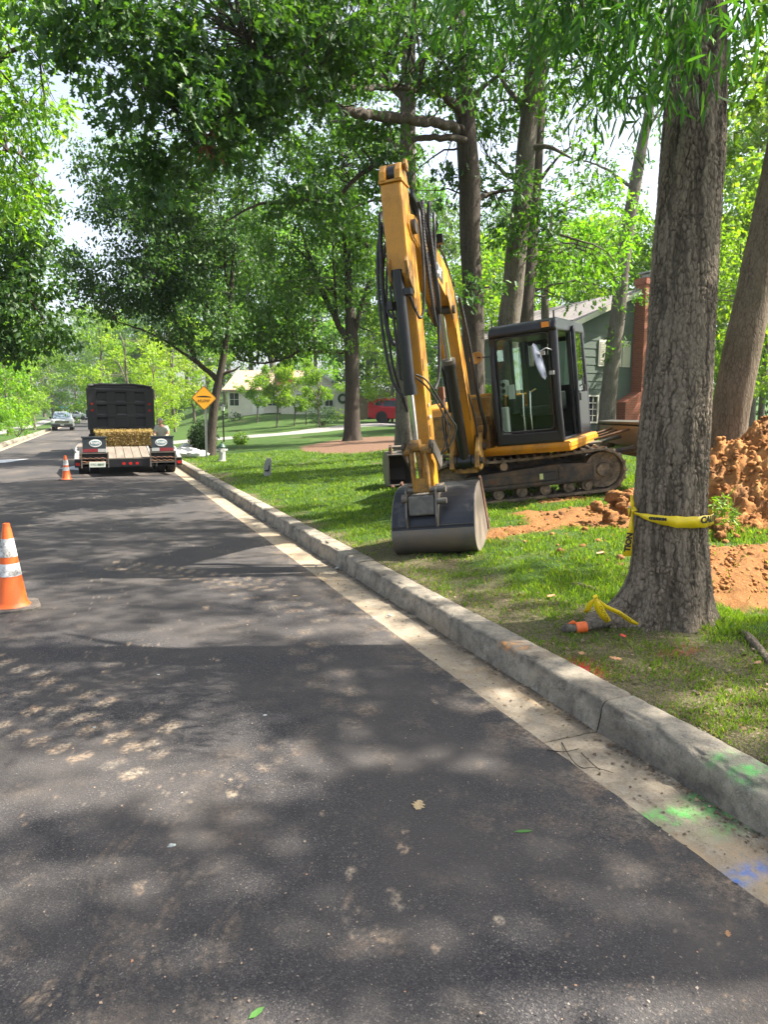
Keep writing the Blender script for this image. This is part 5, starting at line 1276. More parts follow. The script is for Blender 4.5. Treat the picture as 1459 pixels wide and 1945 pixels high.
for t in (-0.10, 0.075): q.prism([(2.86, 2.52), (3.02, 2.64), (3.06, 2.80), (3.00, 2.86), (2.86, 2.8)], t, t + 0.03)
q.build('cylinder_lug', M['yellow_dirty'], stick, 0.005)
for (zz, tt) in ((1.45, 0.0), (1.33, 0.0)):
    q = exmb(SM); q.box((2.72, 0.104, zz), (0.09 if zz < 1.4 else 0.05, 0.004, 0.03)); q.build('decal', M['white_plastic'], stick)
# bucket cylinder and linkage
q = exmb(SM); q.cyl((2.985, -0.02, 2.74), (2.955, -0.02, 1.60), 0.060, n=24); q.cyl((2.956, -0.02, 1.66), (2.952, -0.02, 1.56), 0.068, n=24); q.tube([(3.0, -0.1, 2.6), (2.98, -0.10, 2.1), (2.97, -0.1, 1.72), (2.96, -0.05, 1.70)], 0.014, 8)
q.b(2.93, 3.04, -0.14, -0.09, 2.38, 2.46); q.b(2.90, 3.02, 0.03, 0.10, 2.50, 2.56)
bcyl = q.build('bucket_cylinder', M['black'], EX, 0, 40)
q = exmb(SM); q.cyl((2.955, -0.02, 1.60), (2.935, -0.02, 1.06), 0.033, n=20); q.build('rod', M['chrome'], bcyl, smooth=40)
q = exmb(SM); q.cyl((2.95, -0.07, 1.06), (2.95, 0.03, 1.06), 0.062, n=20); q.cyl((2.95, -0.14, 1.02), (2.95, -0.07, 1.02), 0.05, n=18); q.cyl((2.95, 0.03, 1.02), (2.95, 0.14, 1.02), 0.05, n=18)
q.build('link_pin', M['yellow_dirty'], EX, 0.003, 40)
q = exmb(SM)
for t in (-0.085, 0.055): q.prism([(2.90, 1.06), (2.98, 1.06), (3.01, 0.80), (2.98, 0.60), (2.92, 0.58), (2.90, 0.80)], t, t + 0.03)
q.b(2.95, 2.985, -0.06, 0.06, 0.60, 0.74); q.b(2.93, 2.96, -0.02, 0.02, 0.74, 1.0)
q.build('h_link', M['yellow_dirty'], EX, 0.008)
for t in (-0.165, 0.145):
    q = exmb(SM); q.prism([(2.90, 1.10), (2.98, 1.08), (2.98, 0.98), (2.72, 0.80), (2.64, 0.84), (2.62, 0.92)], t, t + 0.022); q.build('side_link', M['steel_worn'], EX, 0.006)
q = exmb(SM); q.cyl((2.95, 0.12, 0.62), (2.95, 0.24, 0.62), 0.035, n=14); q.cyl((2.95, -0.17, 0.62), (2.95, 0.17, 0.62), 0.028, n=14); q.cyl((2.60, -0.17, 0.58), (2.60, 0.22, 0.58), 0.04, n=16); q.build('bucket_pin', M['steel_worn'], EX, smooth=40)

# ---- bucket
BK = SM @ Matrix.Translation((0, 0.085, -0.05)) @ Matrix.Diagonal((1, .95, 1.03, 1))
prof = [(2.44, 0.66), (2.70, 0.64), (2.86, 0.56), (2.98, 0.42), (3.05, 0.28), (3.06, 0.18), (3.02, 0.09), (2.93, 0.025), (2.80, 0.0), (2.62, 0.005), (2.40, 0.05), (2.16, 0.12)]
_bp = prof
prof = []
for _i in range(len(_bp) - 1):
    _p = [Vector(_bp[min(max(_i + _k, 0), len(_bp) - 1)]) for _k in (-1, 0, 1, 2)]
    for _t in (0, 1 / 3, 2 / 3): prof.append(tuple(0.5 * ((2 * _p[1]) + (-_p[0] + _p[2]) * _t + (2 * _p[0] - 5 * _p[1] + 4 * _p[2] - _p[3]) * _t * _t + (-_p[0] + 3 * _p[1] - 3 * _p[2] + _p[3]) * _t ** 3)))
prof.append(_bp[-1])
def shell(m, prof, t0, t1, th, c=(2.6, 0.35)):
    n = len(prof); ok = []
    for i in range(n):
        a = Vector(prof[max(0, i - 1)]); b2 = Vector(prof[min(n - 1, i + 1)]); d = (b2 - a).normalized(); nn = Vector((-d.y, d.x))
        if nn.dot(Vector(c) - Vector(prof[i])) < 0: nn = -nn
        ok.append((prof[i][0] + nn.x * th, prof[i][1] + nn.y * th))
    m.prism(prof + ok[::-1], t0, t1)
q = exmb(BK); shell(q, prof[:13], -0.44, 0.44, 0.025)
bucket = empty('bucket'); bucket.parent = EX
q.build('back_plate', worn('bucket_top_paint', (0.024, 0.026, 0.032), (0.22, 0.20, 0.17), 0.42, 0.3, 3, (0.58, 0.85), 0.1, 0.3), bucket, 0.004)
q = exmb(BK); shell(q, prof[12:], -0.44, 0.44, 0.022)
q.build('wrapper', M['steel_worn'], bucket, 0, 50)
q = exmb(BK); q.b(2.99, 3.05, -0.435, 0.435, 0.30, 0.315); q.build('weld_bead', M['black_matt'], bucket)
for t in (-0.445, 0.425):
    q = exmb(BK)
    q.prism([(p[0] * 1.0 - 0.006, p[1]) for p in prof], t, t + 0.02); q.build('side_plate', worn('scoured_side', (0.30, 0.25, 0.21), (0.13, 0.10, 0.08), 0.5, 0.35, 2, (0.4, 0.8), 0.1), bucket)
for t in (-0.455, 0.435):
    q = exmb(BK); q.prism([(2.44, 0.70), (2.50, 0.68), (2.24, 0.12), (2.10, 0.10)], t, t + 0.022); q.build('side_cutter', M['rust'], bucket, 0.003)
q = exmb(BK); q.b(2.10, 2.24, -0.45, 0.45, 0.098, 0.125); q.build('cutting_edge', M['steel_dark'], bucket, 0.004)
for k in range(5):
    t = -0.40 + 0.2 * k
    q = exmb(BK); q.prism([(2.24, 0.08), (2.20, 0.15), (2.06, 0.17), (1.94, 0.185), (1.96, 0.165), (2.08, 0.10)], t - 0.035, t + 0.035); q.build('tooth', M['steel_worn'], bucket, 0.006)
q = exmb(BK)
for t in (-0.27, 0.05):
    q.prism([(2.50, 0.62), (2.60, 0.66), (2.92, 0.70), (3.00, 0.66), (3.02, 0.56), (3.075, 0.40), (3.06, 0.30), (2.90, 0.40), (2.7, 0.5)], t, t + 0.022)
q.build('ear', M['steel_worn'], bucket, 0.004)
q = exmb(BK); q.prism([(2.75, 0.62), (3.02, 0.60), (3.05, 0.42), (2.95, 0.40), (2.8, 0.5)], -0.235, 0.05 - 0.01); q.build('coupler', worn('muddy_coupler', (0.10, 0.095, 0.085), (0.26, 0.24, 0.20), 0.6, 0.2, 7, (0.4, 0.7), 0.3), bucket, 0.012)
q = exmb(BK); q.cyl((3.0, -0.30, 0.58), (3.0, -0.24, 0.58), 0.045, n=16); q.build('bolt', M['steel_worn'], bucket, smooth=40)
q = exmb(BK); q.cyl((3.0, 0.075, 0.54), (3.0, 0.17, 0.54), 0.03, n=14); q.build('bolt', M['steel_worn'], bucket, smooth=40)

# ---- weld seams, grease and pins
for s0, z0, s1, z1 in ((0.36, 1.18, 0.86, 2.34), (1.12, 2.60, 2.1, 2.89), (2.12, 2.90, 2.75, 3.05)):
    for t in (-bw - 0.001, bw + 0.001):
        q = exmb(BM); q.tube([(s0 - .02, t, z0 + .02), (s1 - .02, t, z1 + .02)], 0.006, 6); q.build('weld_seam', M['yellow_dirty'], boom)
for z0 in (2.48, 1.9, 1.25):
    q = exmb(SM); q.tube([(2.87 - (2.5 - z0) * .05, sw + .004, z0), (2.87 - (2.5 - z0) * .05, sw + .004, z0 - .12)], .005, 6); q.build('weld_seam', M['yellow_dirty'], stick)
grease = worn('grease', (.025, .020, .015), (.09, .06, .03), .35, 0, 12, (.4, .7), .4)
for (a_, b_, c_, r_) in ((2.95, 0.0, 1.055, .064), (2.60, 0.0, 0.585, .066)):
    q = exmb(SM); q.cyl((a_, -.155, c_), (a_, -.12, c_), r_ * .9, n=16); q.cyl((a_, .12, c_), (a_, .155, c_), r_ * .9, n=16); q.build('greasy_boss', grease, EX, .006, 40)
q = exmb(BM); q.cyl((.36, -.2, .66), (.36, -.1, .66), .085, n=18); q.cyl((.36, .1, .66), (.36, .2, .66), .085, n=18); q.build('greasy_boss', grease, EX, .006, 40)
# ---- hoses
def hose(pts, r=0.017, nm='hose', par=None, mat='hose'):
    P = [Vector(p) for p in pts]; out = []
    for i in range(len(P) - 1):
        p0 = P[max(0, i - 1)]; p1 = P[i]; p2 = P[i + 1]; p3 = P[min(len(P) - 1, i + 2)]
        for k in range(8):
            t = k / 8
            out.append(0.5 * ((2 * p1) + (-p0 + p2) * t + (2 * p0 - 5 * p1 + 4 * p2 - p3) * t * t + (-p0 + 3 * p1 - 3 * p2 + p3) * t ** 3))
    out.append(P[-1])
    q = exmb(BM); q.tube(out, r, 9)
    if r > 0.018:   # spiral guard rings
        for k in range(2, len(out) - 2):
            a, b2 = out[k], out[k + 1]
            for w in (0.2, 0.7):
                c = a.lerp(b2, w); d = (b2 - a).normalized() * 0.006
                q.cyl(c - d, c + d, r * 1.22, n=8)
    return q.build(nm, M[mat], par or EX, smooth=60)
hose([(2.05, -0.18, 3.36), (2.45, -0.24, 3.42), (2.75, -0.20, 3.20), (2.88, -0.21, 2.6), (2.92, -0.19, 2.2), (2.92, -0.13, 2.05)], 0.020)
hose([(2.0, -0.20, 3.30), (2.5, -0.23, 3.30), (2.8, -0.25, 2.9), (2.9, -0.25, 2.3), (2.88, -0.21, 1.75), (2.86, -0.11, 1.55)], 0.017)
hose([(2.0, -0.15, 3.30), (2.5, -0.21, 3.14), (2.8, -0.22, 2.7), (2.9, -0.18, 2.4), (2.94, -0.10, 2.3)], 0.017)
hose([(1.9, -0.22, 3.28), (2.4, -0.22, 3.1), (2.7, -0.23, 2.5), (2.8, -0.21, 1.9), (2.72, -0.13, 1.4)], 0.014)
hose([(1.85, 0.10, 3.38), (2.2, 0.20, 3.50), (2.42, 0.22, 3.2), (2.40, 0.24, 2.6), (2.34, 0.22, 2.38), (2.26, 0.20, 2.6), (2.3, 0.17, 3.1), (2.5, 0.15, 3.45)], 0.0185)
hose([(1.9, 0.05, 3.38), (2.3, 0.15, 3.50), (2.50, 0.17, 3.1), (2.50, 0.19, 2.5), (2.42, 0.19, 2.25), (2.32, 0.16, 2.5), (2.3, 0.15, 3.0)], 0.0185)
hose([(1.8, 0.16, 3.34), (2.15, 0.23, 3.40), (2.30, 0.23, 3.0), (2.34, 0.20, 2.2), (2.36, 0.16, 1.75), (2.44, 0.12, 1.6)], 0.017)
hose([(2.3, 0.10, 3.40), (2.62, 0.17, 3.30), (2.70, 0.18, 2.8), (2.74, 0.15, 2.4), (2.80, 0.11, 2.3), (2.9, 0.06, 2.5)], 0.014)
hose([(2.94, 0.05, 1.75), (2.86, 0.15, 1.66), (2.70, 0.30, 1.30), (2.64, 0.34, 1.18), (2.66, 0.24, 1.0), (2.70, 0.13, 0.92)], 0.009)
hose([(2.94, 0.05, 1.72), (2.84, 0.14, 1.60), (2.68, 0.24, 1.32), (2.64, 0.26, 1.16), (2.66, 0.2, 1.0), (2.70, 0.12, 0.88)], 0.009)
hose([(0.62, 0.16, 2.75), (0.42, 0.20, 2.2), (0.28, 0.22, 1.7), (0.16, 0.24, 1.35), (0.02, 0.26, 1.1), (-0.10, 0.22, 0.92)], 0.022)
hose([(0.60, -0.15, 1.5), (0.45, -0.2, 1.2), (0.35, -0.22, 0.9), (0.30, -0.2, 0.75)], 0.013)
hose([(0.36, 0.12, 1.55), (0.30, 0.16, 1.3), (0.22, 0.17, 1.05), (0.18, 0.16, 0.9)], 0.013)
hose([(-0.05, -0.24, 1.15), (0.10, -0.30, 1.3), (0.26, -0.27, 1.05), (0.22, -0.24, 0.78)], 0.013)
q = exmb(BM); q.b(1.86, 2.02, -0.10, 0.14, 3.34, 3.44); q.cyl((1.9, 0.05, 3.44), (1.9, 0.05, 3.50), 0.02); q.cyl((1.98, 0.10, 3.44), (1.98, 0.10, 3.50), 0.02); q.build('hose_manifold', M['steel_worn'], EX, 0.006)
q = exmb(BM); q.b(2.32, 2.40, 0.14, 0.20, 1.50, 1.62); q.cyl((2.36, 0.17, 1.50), (2.36, 0.17, 1.40), 0.03); q.build('hose_coupling', M['rust'], EX, 0.004)

# ---- cab
A0, A1, B0, B1, Z0, Z1 = -0.40, 1.25, 0.17, 1.10, 0.80, 2.40
cb = M['black']
cab = empty('cab'); cab.parent = EX
def post(p, q2, r=0.04, nm='post', mat=None):
    m = exmb(UM); m.tube([p, q2] if not isinstance(p, list) else p, r, 8); return m.build(nm, mat or cb, cab, smooth=50)
# front corner posts bulge forward a little in the middle
post([(A1 - 0.04, B0 + 0.04, Z0), (A1 + 0.02, B0 + 0.04, 1.30), (A1 - 0.02, B0 + 0.04, 2.0), (A1 - 0.08, B0 + 0.05, Z1 - 0.10)], None, 0.045)
post([(A1 - 0.04, B1 - 0.04, Z0), (A1 + 0.02, B1 - 0.04, 1.30), (A1 - 0.02, B1 - 0.04, 2.0), (A1 - 0.08, B1 - 0.05, Z1 - 0.06)], None, 0.05)
post([(A0 + 0.05, B0 + 0.04, Z0), (A0 + 0.04, B0 + 0.04, Z1 - 0.06)], None, 0.05)
post([(A0 + 0.05, B1 - 0.04, Z0), (A0 + 0.02, B1 - 0.04, 1.5), (A0 + 0.10, B1 - 0.05, Z1 - 0.06)], None, 0.05)
post([(0.42, B1 - 0.035, Z0), (0.42, B1 - 0.045, Z1 - 0.08)], None, 0.038)
m = exmb(UM)
m.prism([(A1 - 0.02, Z1 - 0.17), (A1 + 0.03, Z1 - 0.13), (A1 - 0.04, Z1 - 0.02), (A1 - 0.16, Z1 + 0.015), (A0 + 0.1, Z1 + 0.02), (A0, Z1 - 0.04), (A0, Z1 - 0.14)], B0, B1)
m.build('roof', cb, cab, 0.03, seg=3)
m = exmb(UM); m.b(A1 - 0.03, A1 + 0.012, B0 + 0.02, B1 - 0.02, Z0, Z0 + 0.15); m.b(A1 - 0.06, A1 - 0.01, B0, B0 + 0.10, Z0 + 0.1, Z1 - 0.1); m.b(A1 - 0.06, A1 - 0.01, B1 - 0.11, B1 - 0.02, Z0 + 0.1, Z1 - 0.1)
m.build('front_frame', cb, cab, 0.02)
m = exmb(UM)
m.b(A0, A1 - 0.05, B0, B0 + 0.04, Z0, 1.30); m.b(A0, A0 + 0.04, B0, B1, Z0, 1.55); m.b(A0, 0.44, B1 - 0.04, B1, Z0, 1.42)
m.b(A0, A1, B0, B1, Z0 - 0.01, Z0 + 0.04); m.b(A0, A0 + 0.05, B0, B1, Z1 - 0.2, Z1 - 0.1); m.b(0.30, 0.36, B0, B0 + 0.04, 1.3, Z1 - 0.1)
m.build('cab_wall', cb, cab, 0.01)
# glass
def pane(nm, x):
    m = exmb(UM); m.b(*x); return m.build(nm, M['glass'], cab)
pane('windscreen', (A1 - 0.015, A1 - 0.010, B0 + 0.08, B1 - 0.09, Z0 + 0.16, Z1 - 0.16))
pane('rear_window', (A0 + 0.01, A0 + 0.015, B0 + 0.08, B1 - 0.08, 1.55, Z1 - 0.18))
pane('side_window', (A0 + 0.08, A1 - 0.1, B0 + 0.015, B0 + 0.02, 1.32, Z1 - 0.12))
pane('quarter_window', (A0 + 0.08, 0.38, B1 - 0.025, B1 - 0.02, 1.44, Z1 - 0.14))
m = exmb(UM)   # rounded seal of the windscreen
zz0, zz1, bb0, bb1 = Z0 + 0.17, Z1 - 0.17, B0 + 0.10, B1 - 0.11
loop = []
for (cx, cz, a0) in ((bb1 - 0.07, zz1 - 0.07, 0), (bb0 + 0.07, zz1 - 0.07, 90), (bb0 + 0.07, zz0 + 0.07, 180), (bb1 - 0.07, zz0 + 0.07, 270)):
    for k in range(6): loop.append((A1 - 0.006, cx + 0.07 * math.cos(R_(a0 + 18 * k)), cz + 0.07 * math.sin(R_(a0 + 18 * k))))
loop.append(loop[0]); m.tube(loop, 0.012, 6); m.build('window_seal', M['black_matt'], cab, smooth=60)
m = exmb(UM); m.b(A0 - 0.004, A0 + 0.03, 0.44, 0.54, 1.5, Z1 - 0.15); m.build('rear_post', cb, cab)
# door, standing open a hand's width along the cab's left side
DM = UM @ Matrix.Translation((0.46, B1 + 0.03, 0)) @ Matrix.Rotation(R_(10), 4, 'Z')
door = empty('door'); door.parent = EX
def dpost(pts, r): 
    m = MB(); m.M = DM; m.tube(pts, r, 8); return m
m = dpost([(0.0, 0, 0.86), (-0.01, 0, 1.6), (0.0, 0, Z1 - 0.16), (-0.06, 0, Z1 - 0.09), (-0.60, 0, Z1 - 0.09), (-0.68, 0, Z1 - 0.16), (-0.76, 0, 1.9), (-0.80, 0, 1.5), (-0.80, 0, 1.0), (-0.74, 0, 0.88), (0, 0, 0.86)], 0.028)
m.tube([(0, 0, 1.42), (-0.80, 0, 1.42)], 0.035, 8); m.tube([(0, 0, 2.04), (-0.74, 0, 2.04)], 0.014, 8)
m.build('door_frame', cb, door, smooth=50)
for z0, z1, x1 in ((0.92, 1.39, -0.76), (1.46, 2.03, -0.74), (2.06, Z1 - 0.13, -0.66)):
    m = MB(); m.M = DM; m.b(x1, -0.03, -0.004, 0.0, z0, z1); m.build('door_glass', M['glass'], door)
m = MB(); m.M = DM; m.b(-0.76, -0.70, 0.0, 0.09, 1.36, 1.52); m.b(-0.20, -0.06, 0.0, 0.05, 1.30, 1.40); m.tube([(-0.1, 0.03, 1.5), (-0.1, 0.08, 1.52), (-0.1, 0.08, 1.64), (-0.1, 0.03, 1.66)], 0.01, 6)
m.build('latch', M['steel_dark'], door, 0.01)
# inside: seat, consoles, levers
m = exmb(UM); m.b(0.02, 0.52, 0.30, 0.78, 1.14, 1.28); m.build('seat', M['black_matt'], cab, 0.04)
m = exmb(UM); m.box((0.0, 0.54, 1.56), (0.13, 0.48, 0.62), (0, R_(-8), 0)); m.box((-0.06, 0.54, 1.92), (0.10, 0.26, 0.18), (0, R_(-8), 0)); m.build('seat_back', M['black_matt'], cab, 0.04)
for b0 in (0.20, 0.82):
    m = exmb(UM); m.b(0.05, 0.62, b0 - 0.055, b0 + 0.055, 1.2, 1.46); m.build('console', M['black_matt'], cab, 0.02)
    m = exmb(UM); m.tube([(0.58, b0, 1.44), (0.62, b0, 1.62)], [0.03, 0.016], 8); m.tube([(0.62, b0, 1.60), (0.63, b0, 1.72)], 0.025, 8); m.build('joystick', M['black_matt'], cab, smooth=50)
m = exmb(UM); m.b(0.60, 0.78, 0.13, 0.22, 1.48, 1.70); m.build('gauge_panel', M['white_plastic'], cab, 0.02)
m = exmb(UM)
for z in (1.54, 1.63): m.cyl((0.782, 0.175, z), (0.79, 0.175, z), 0.032, n=16)
m.build('gauge', M['black_matt'], cab)
for b0 in (0.50, 0.60):
    m = exmb(UM); m.tube([(0.95, b0, 0.86), (0.98, b0, 1.20), (0.93, b0, 1.50)], 0.011, 8); m.tube([(0.93, b0, 1.48), (0.93, b0 + (0.08 if b0 > .55 else -0.0), 1.52)], 0.015, 6); m.build('travel_lever', M['chrome'], cab, smooth=50)
m = exmb(UM); m.b(0.78, 1.0, 0.44, 0.52, 0.86, 0.90); m.b(0.78, 1.0, 0.60, 0.68, 0.86, 0.90); m.build('pedal', M['steel_worn'], cab, 0.01)
m = exmb(UM); m.b(0.72, 0.76, 0.24, 0.32, 1.42, 1.62); m.build('paper_notice', M['white_paint'], cab)
m = exmb(UM); m.b(0.9, 1.02, 0.13, 0.28, 0.86, 1.32); m.build('side_cover', M['white_plastic'], cab, 0.02)
m = exmb(UM); m.tube([(0.6, 0.86, 1.35), (0.72, 0.88, 1.55), (0.78, 0.88, 1.42), (0.8, 0.88, 1.2)], 0.02, 8); m.build('grab_handle', M['grey_metal'], cab, smooth=60)
# mirrors, lights
m = exmb(UM); m.tube([(A1 - 0.01, B1 - 0.05, 1.98), (A1 + 0.10, B1 - 0.12, 2.02), (A1 + 0.16, B1 - 0.20, 1.98)], 0.009, 6); m.tube([(A1, B1 - 0.04, 1.68), (A1 + 0.11, B1 - 0.10, 1.70)], 0.009, 6)
m.box((A1 + 0.13, B1 - 0.16, 1.96), (0.04, 0.05, 0.05)); m.box((A1 + 0.10, B1 - 0.07, 1.70), (0.04, 0.06, 0.05)); m.build('mirror_arm', M['grey_metal'], cab)
Mm = UM @ Matrix.Translation((A1 + 0.15, B1 - 0.21, 1.86)) @ Matrix.Rotation(R_(14), 4, 'X') @ Matrix.Rotation(R_(64), 4, 'Z')
m = MB(); m.M = Mm @ Matrix.Scale(2.5, 4, (0, 0, 1)); m.lathe([(0.0, 0), (0.0, 0)][:0] + [(0.001, -0.10), (0.05, -0.085), (0.075, -0.04), (0.08, 0.0), (0.075, 0.04), (0.05, 0.085), (0.001, 0.10)], n=20)
m.v = [tuple(Mm @ Vector(((Mm.inverted() @ Vector(p)).x * 0.2, (Mm.inverted() @ Vector(p)).y, (Mm.inverted() @ Vector(p)).z))) for p in m.v]
m.build('mirror', worn('mirror_back', (0.22, 0.24, 0.29), None, 0.32, 0.3), cab, smooth=70)
m = exmb(UM); m.b(A1 - 0.02, A1 + 0.05, B1 - 0.19, B1 - 0.06, Z1 - 0.13, Z1 - 0.03); wl = m.build('work_light', cb, cab, 0.012)
m = exmb(UM); m.b(A1 + 0.05, A1 + 0.056, B1 - 0.175, B1 - 0.075, Z1 - 0.115, Z1 - 0.045); m.build('lens', M['amber_lens'], wl, 0.004)
m = exmb(UM); m.tube([(A1 - 0.02, B0 + 0.02, 2.02), (A1 + 0.02, B0 - 0.08, 2.02), (A1 + 0.04, B0 - 0.16, 2.03)], 0.010, 6); m.build('lamp_arm', cb, cab)
Mm = UM @ Matrix.Translation((A1 + 0.05, B0 - 0.17, 2.02)) @ Matrix.Rotation(R_(60), 4, 'Y')
m = MB(); m.M = Mm; m.lathe([(0.01, -0.05), (0.05, -0.045), (0.09, -0.01), (0.095, 0.01), (0.085, 0.012), (0.05, -0.02), (0.01, -0.028)], n=20); m.build('round_lamp', M['yellow'], cab, smooth=40)
m = exmb(UM); m.cyl((A0 + 0.4, B1 - 0.1, Z1), (A0 + 0.4, B1 - 0.1, Z1 + 0.05), 0.05); m.cyl((A1 - 0.12, B1 - 0.05, Z1 - 0.02), (A1 - 0.14, B1 - 0.05, Z1 + 0.10), 0.012); m.cyl((A1 - 0.12, B0 + 0.03, Z1 - 0.02), (A1 - 0.14, B0 + 0.03, Z1 + 0.10), 0.010); m.build('roof_fitting', cb, cab)

# ---- spare bucket lying on the lawn beyond
p = D(762, 905, 12.2); SBz = float(terrain(p[0], p[1]))
SB = empty('spare_bucket', (p[0], p[1], SBz), (0, R_(-3), -THETA + R_(8)))
tag(SB, 'narrow rusty digging bucket standing on the grass behind the excavator arm', 'digging bucket')
q = MB(); shp = [(0.0, 0.58), (0.40, 0.62), (0.62, 0.50), (0.68, 0.30), (0.60, 0.08), (0.42, 0.0), (0.06, 0.03), (0.0, 0.05)]
rot = Matrix.Rotation(R_(90), 4, 'Z')
q.M = rot
shell(q, shp, -0.20, 0.20, 0.02, (0.3, 0.3)); q.build('wrapper', M['steel_worn'], SB)
for t in (-0.21, 0.19):
    q = MB(); q.M = rot; q.prism(shp, t, t + 0.02); q.build('side_plate', M['steel_worn'], SB, 0.003)
q = MB(); q.M = rot
for t in (-0.13, 0.11): q.prism([(0.02, 0.60), (0.36, 0.62), (0.30, 0.74), (0.10, 0.74)], t, t + 0.02)
q.build('ear', M['rust'], SB, 0.003)
q = MB(); q.M = rot; q.cyl((0.12, -0.16, 0.70), (0.12, 0.16, 0.70), 0.03); q.build('pin', M['steel_worn'], SB, smooth=40)
for k in range(3):
    q = MB(); q.M = rot; q.box((-0.03, -0.15 + 0.15 * k, 0.045), (0.12, 0.06, 0.04), (0, R_(4), 0), 0.7); q.build('tooth', M['rust'], SB, 0.005)
# ================================================================== HOUSES
def siding_mat(name, c):
    return worn(name, c, tuple(q * 0.75 for q in c), 0.7, 0, 1.5, (0.4, 0.8), 0.05, 0.06)
m, nt, b = newmat('brick_wall')
co = coords(nt)
br = N(nt, 'ShaderNodeTexBrick'); br.inputs['Scale'].default_value = 1.0; br.inputs['Brick Width'].default_value = 0.205; br.inputs['Row Height'].default_value = 0.0675; br.inputs['Mortar Size'].default_value = 0.006
br.inputs['Color1'].default_value = rgba((0.42, 0.11, 0.05)); br.inputs['Color2'].default_value = rgba((0.30, 0.075, 0.04)); br.inputs['Mortar'].default_value = rgba((0.32, 0.24, 0.19))
sp = N(nt, 'ShaderNodeSeparateXYZ'); L(nt, co, sp.inputs[0]); cb_ = N(nt, 'ShaderNodeCombineXYZ'); L(nt, math_(nt, 'ADD', sp.outputs[0], sp.outputs[1]), cb_.inputs[0]); L(nt, sp.outputs[2], cb_.inputs[1]); L(nt, cb_.outputs[0], br.inputs['Vector'])
cc = mix(nt, math_(nt, 'MULTIPLY', noise_out(nt, co, 6, 4), 0.35), br.outputs['Color'], (0.12, 0.05, 0.035))
L(nt, cc, b.inputs['Base Color']); b.inputs['Roughness'].default_value = 0.9; bump(nt, b, math_(nt, 'SUBTRACT', 1.0, br.outputs['Fac']), 0.6, 0.01)
M['brick'] = m
def shingle_mat(name, c1, c2):
    m, nt, b = newmat(name); co = coords(nt)
    br = N(nt, 'ShaderNodeTexBrick'); br.inputs['Scale'].default_value = 1.0; br.inputs['Brick Width'].default_value = 0.30; br.inputs['Row Height'].default_value = 0.14; br.inputs['Mortar Size'].default_value = 0.008
    br.inputs['Color1'].default_value = rgba(c1); br.inputs['Color2'].default_value = rgba(c2); br.inputs['Mortar'].default_value = rgba(tuple(q * .4 for q in c1))
    L(nt, co, br.inputs['Vector']); n = noise_out(nt, co, 3, 5)
    L(nt, mix(nt, math_(nt, 'MULTIPLY', n, .4), br.outputs['Color'], tuple(q * .6 for q in c2)), b.inputs['Base Color']); b.inputs['Roughness'].default_value = .95; bump(nt, b, br.outputs['Fac'], .4, .01)
    return m
M['shingle'] = shingle_mat('grey_shingles', (0.24, 0.215, 0.20), (0.18, 0.16, 0.155))
M['shingle_tan'] = shingle_mat('tan_shingles', (0.36, 0.26, 0.18), (0.42, 0.30, 0.21))
M['green_siding'] = siding_mat('green_siding', (0.112, 0.150, 0.118))
M['cream_siding'] = siding_mat('cream_siding', (0.66, 0.62, 0.50))
M['trim'] = worn('cream_trim', (0.55, 0.55, 0.42), (0.4, 0.4, 0.3), .6)
M['trim_white'] = worn('white_trim', (0.72, 0.70, 0.60), (0.5, 0.48, 0.4), .6)
M['grey_siding'] = siding_mat('grey_siding', (0.22, 0.25, 0.27))
def gable_boards(par, mat_, halfw, eave, apex, course, y=0.0, x0=None, x1=None, z0=0.0, th=0.018):
    """lapped boards on a gable wall in its local XZ plane, facing -Y; returns nothing"""
    z = z0; x0 = -halfw if x0 is None else x0; x1 = halfw if x1 is None else x1
    while z < apex - 0.03:
        zt_ = min(z + course, apex)
        def lim(zz): return halfw if zz <= eave else max(0.0, halfw * (apex - zz) / (apex - eave))
        a, c = lim(z + .001), lim(zt_ - .001)
        l0, r0, l1, r1 = max(x0, -a), min(x1, a), max(x0, -c), min(x1, c)
        if r0 - l0 > 0.05:
            vs = [(l0, y - th, z), (r0, y - th, z), (r1, y - 0.003, zt_), (l1, y - 0.003, zt_), (l0, y + .01, z), (r0, y + .01, z), (r1, y + .01, zt_), (l1, y + .01, zt_)]
            if r1 - l1 < 0.01: vs[2] = vs[3] = ((l1 + r1) / 2, y - .003, zt_); vs[6] = vs[7] = ((l1 + r1) / 2, y + .01, zt_)
            me = bpy.data.meshes.new('siding_board'); me.from_pydata(vs, [], [(0, 1, 2, 3), (4, 7, 6, 5), (0, 4, 5, 1), (0, 3, 7, 4), (1, 5, 6, 2)]); link_mesh('siding_board', me, mat_, par)
        z = zt_
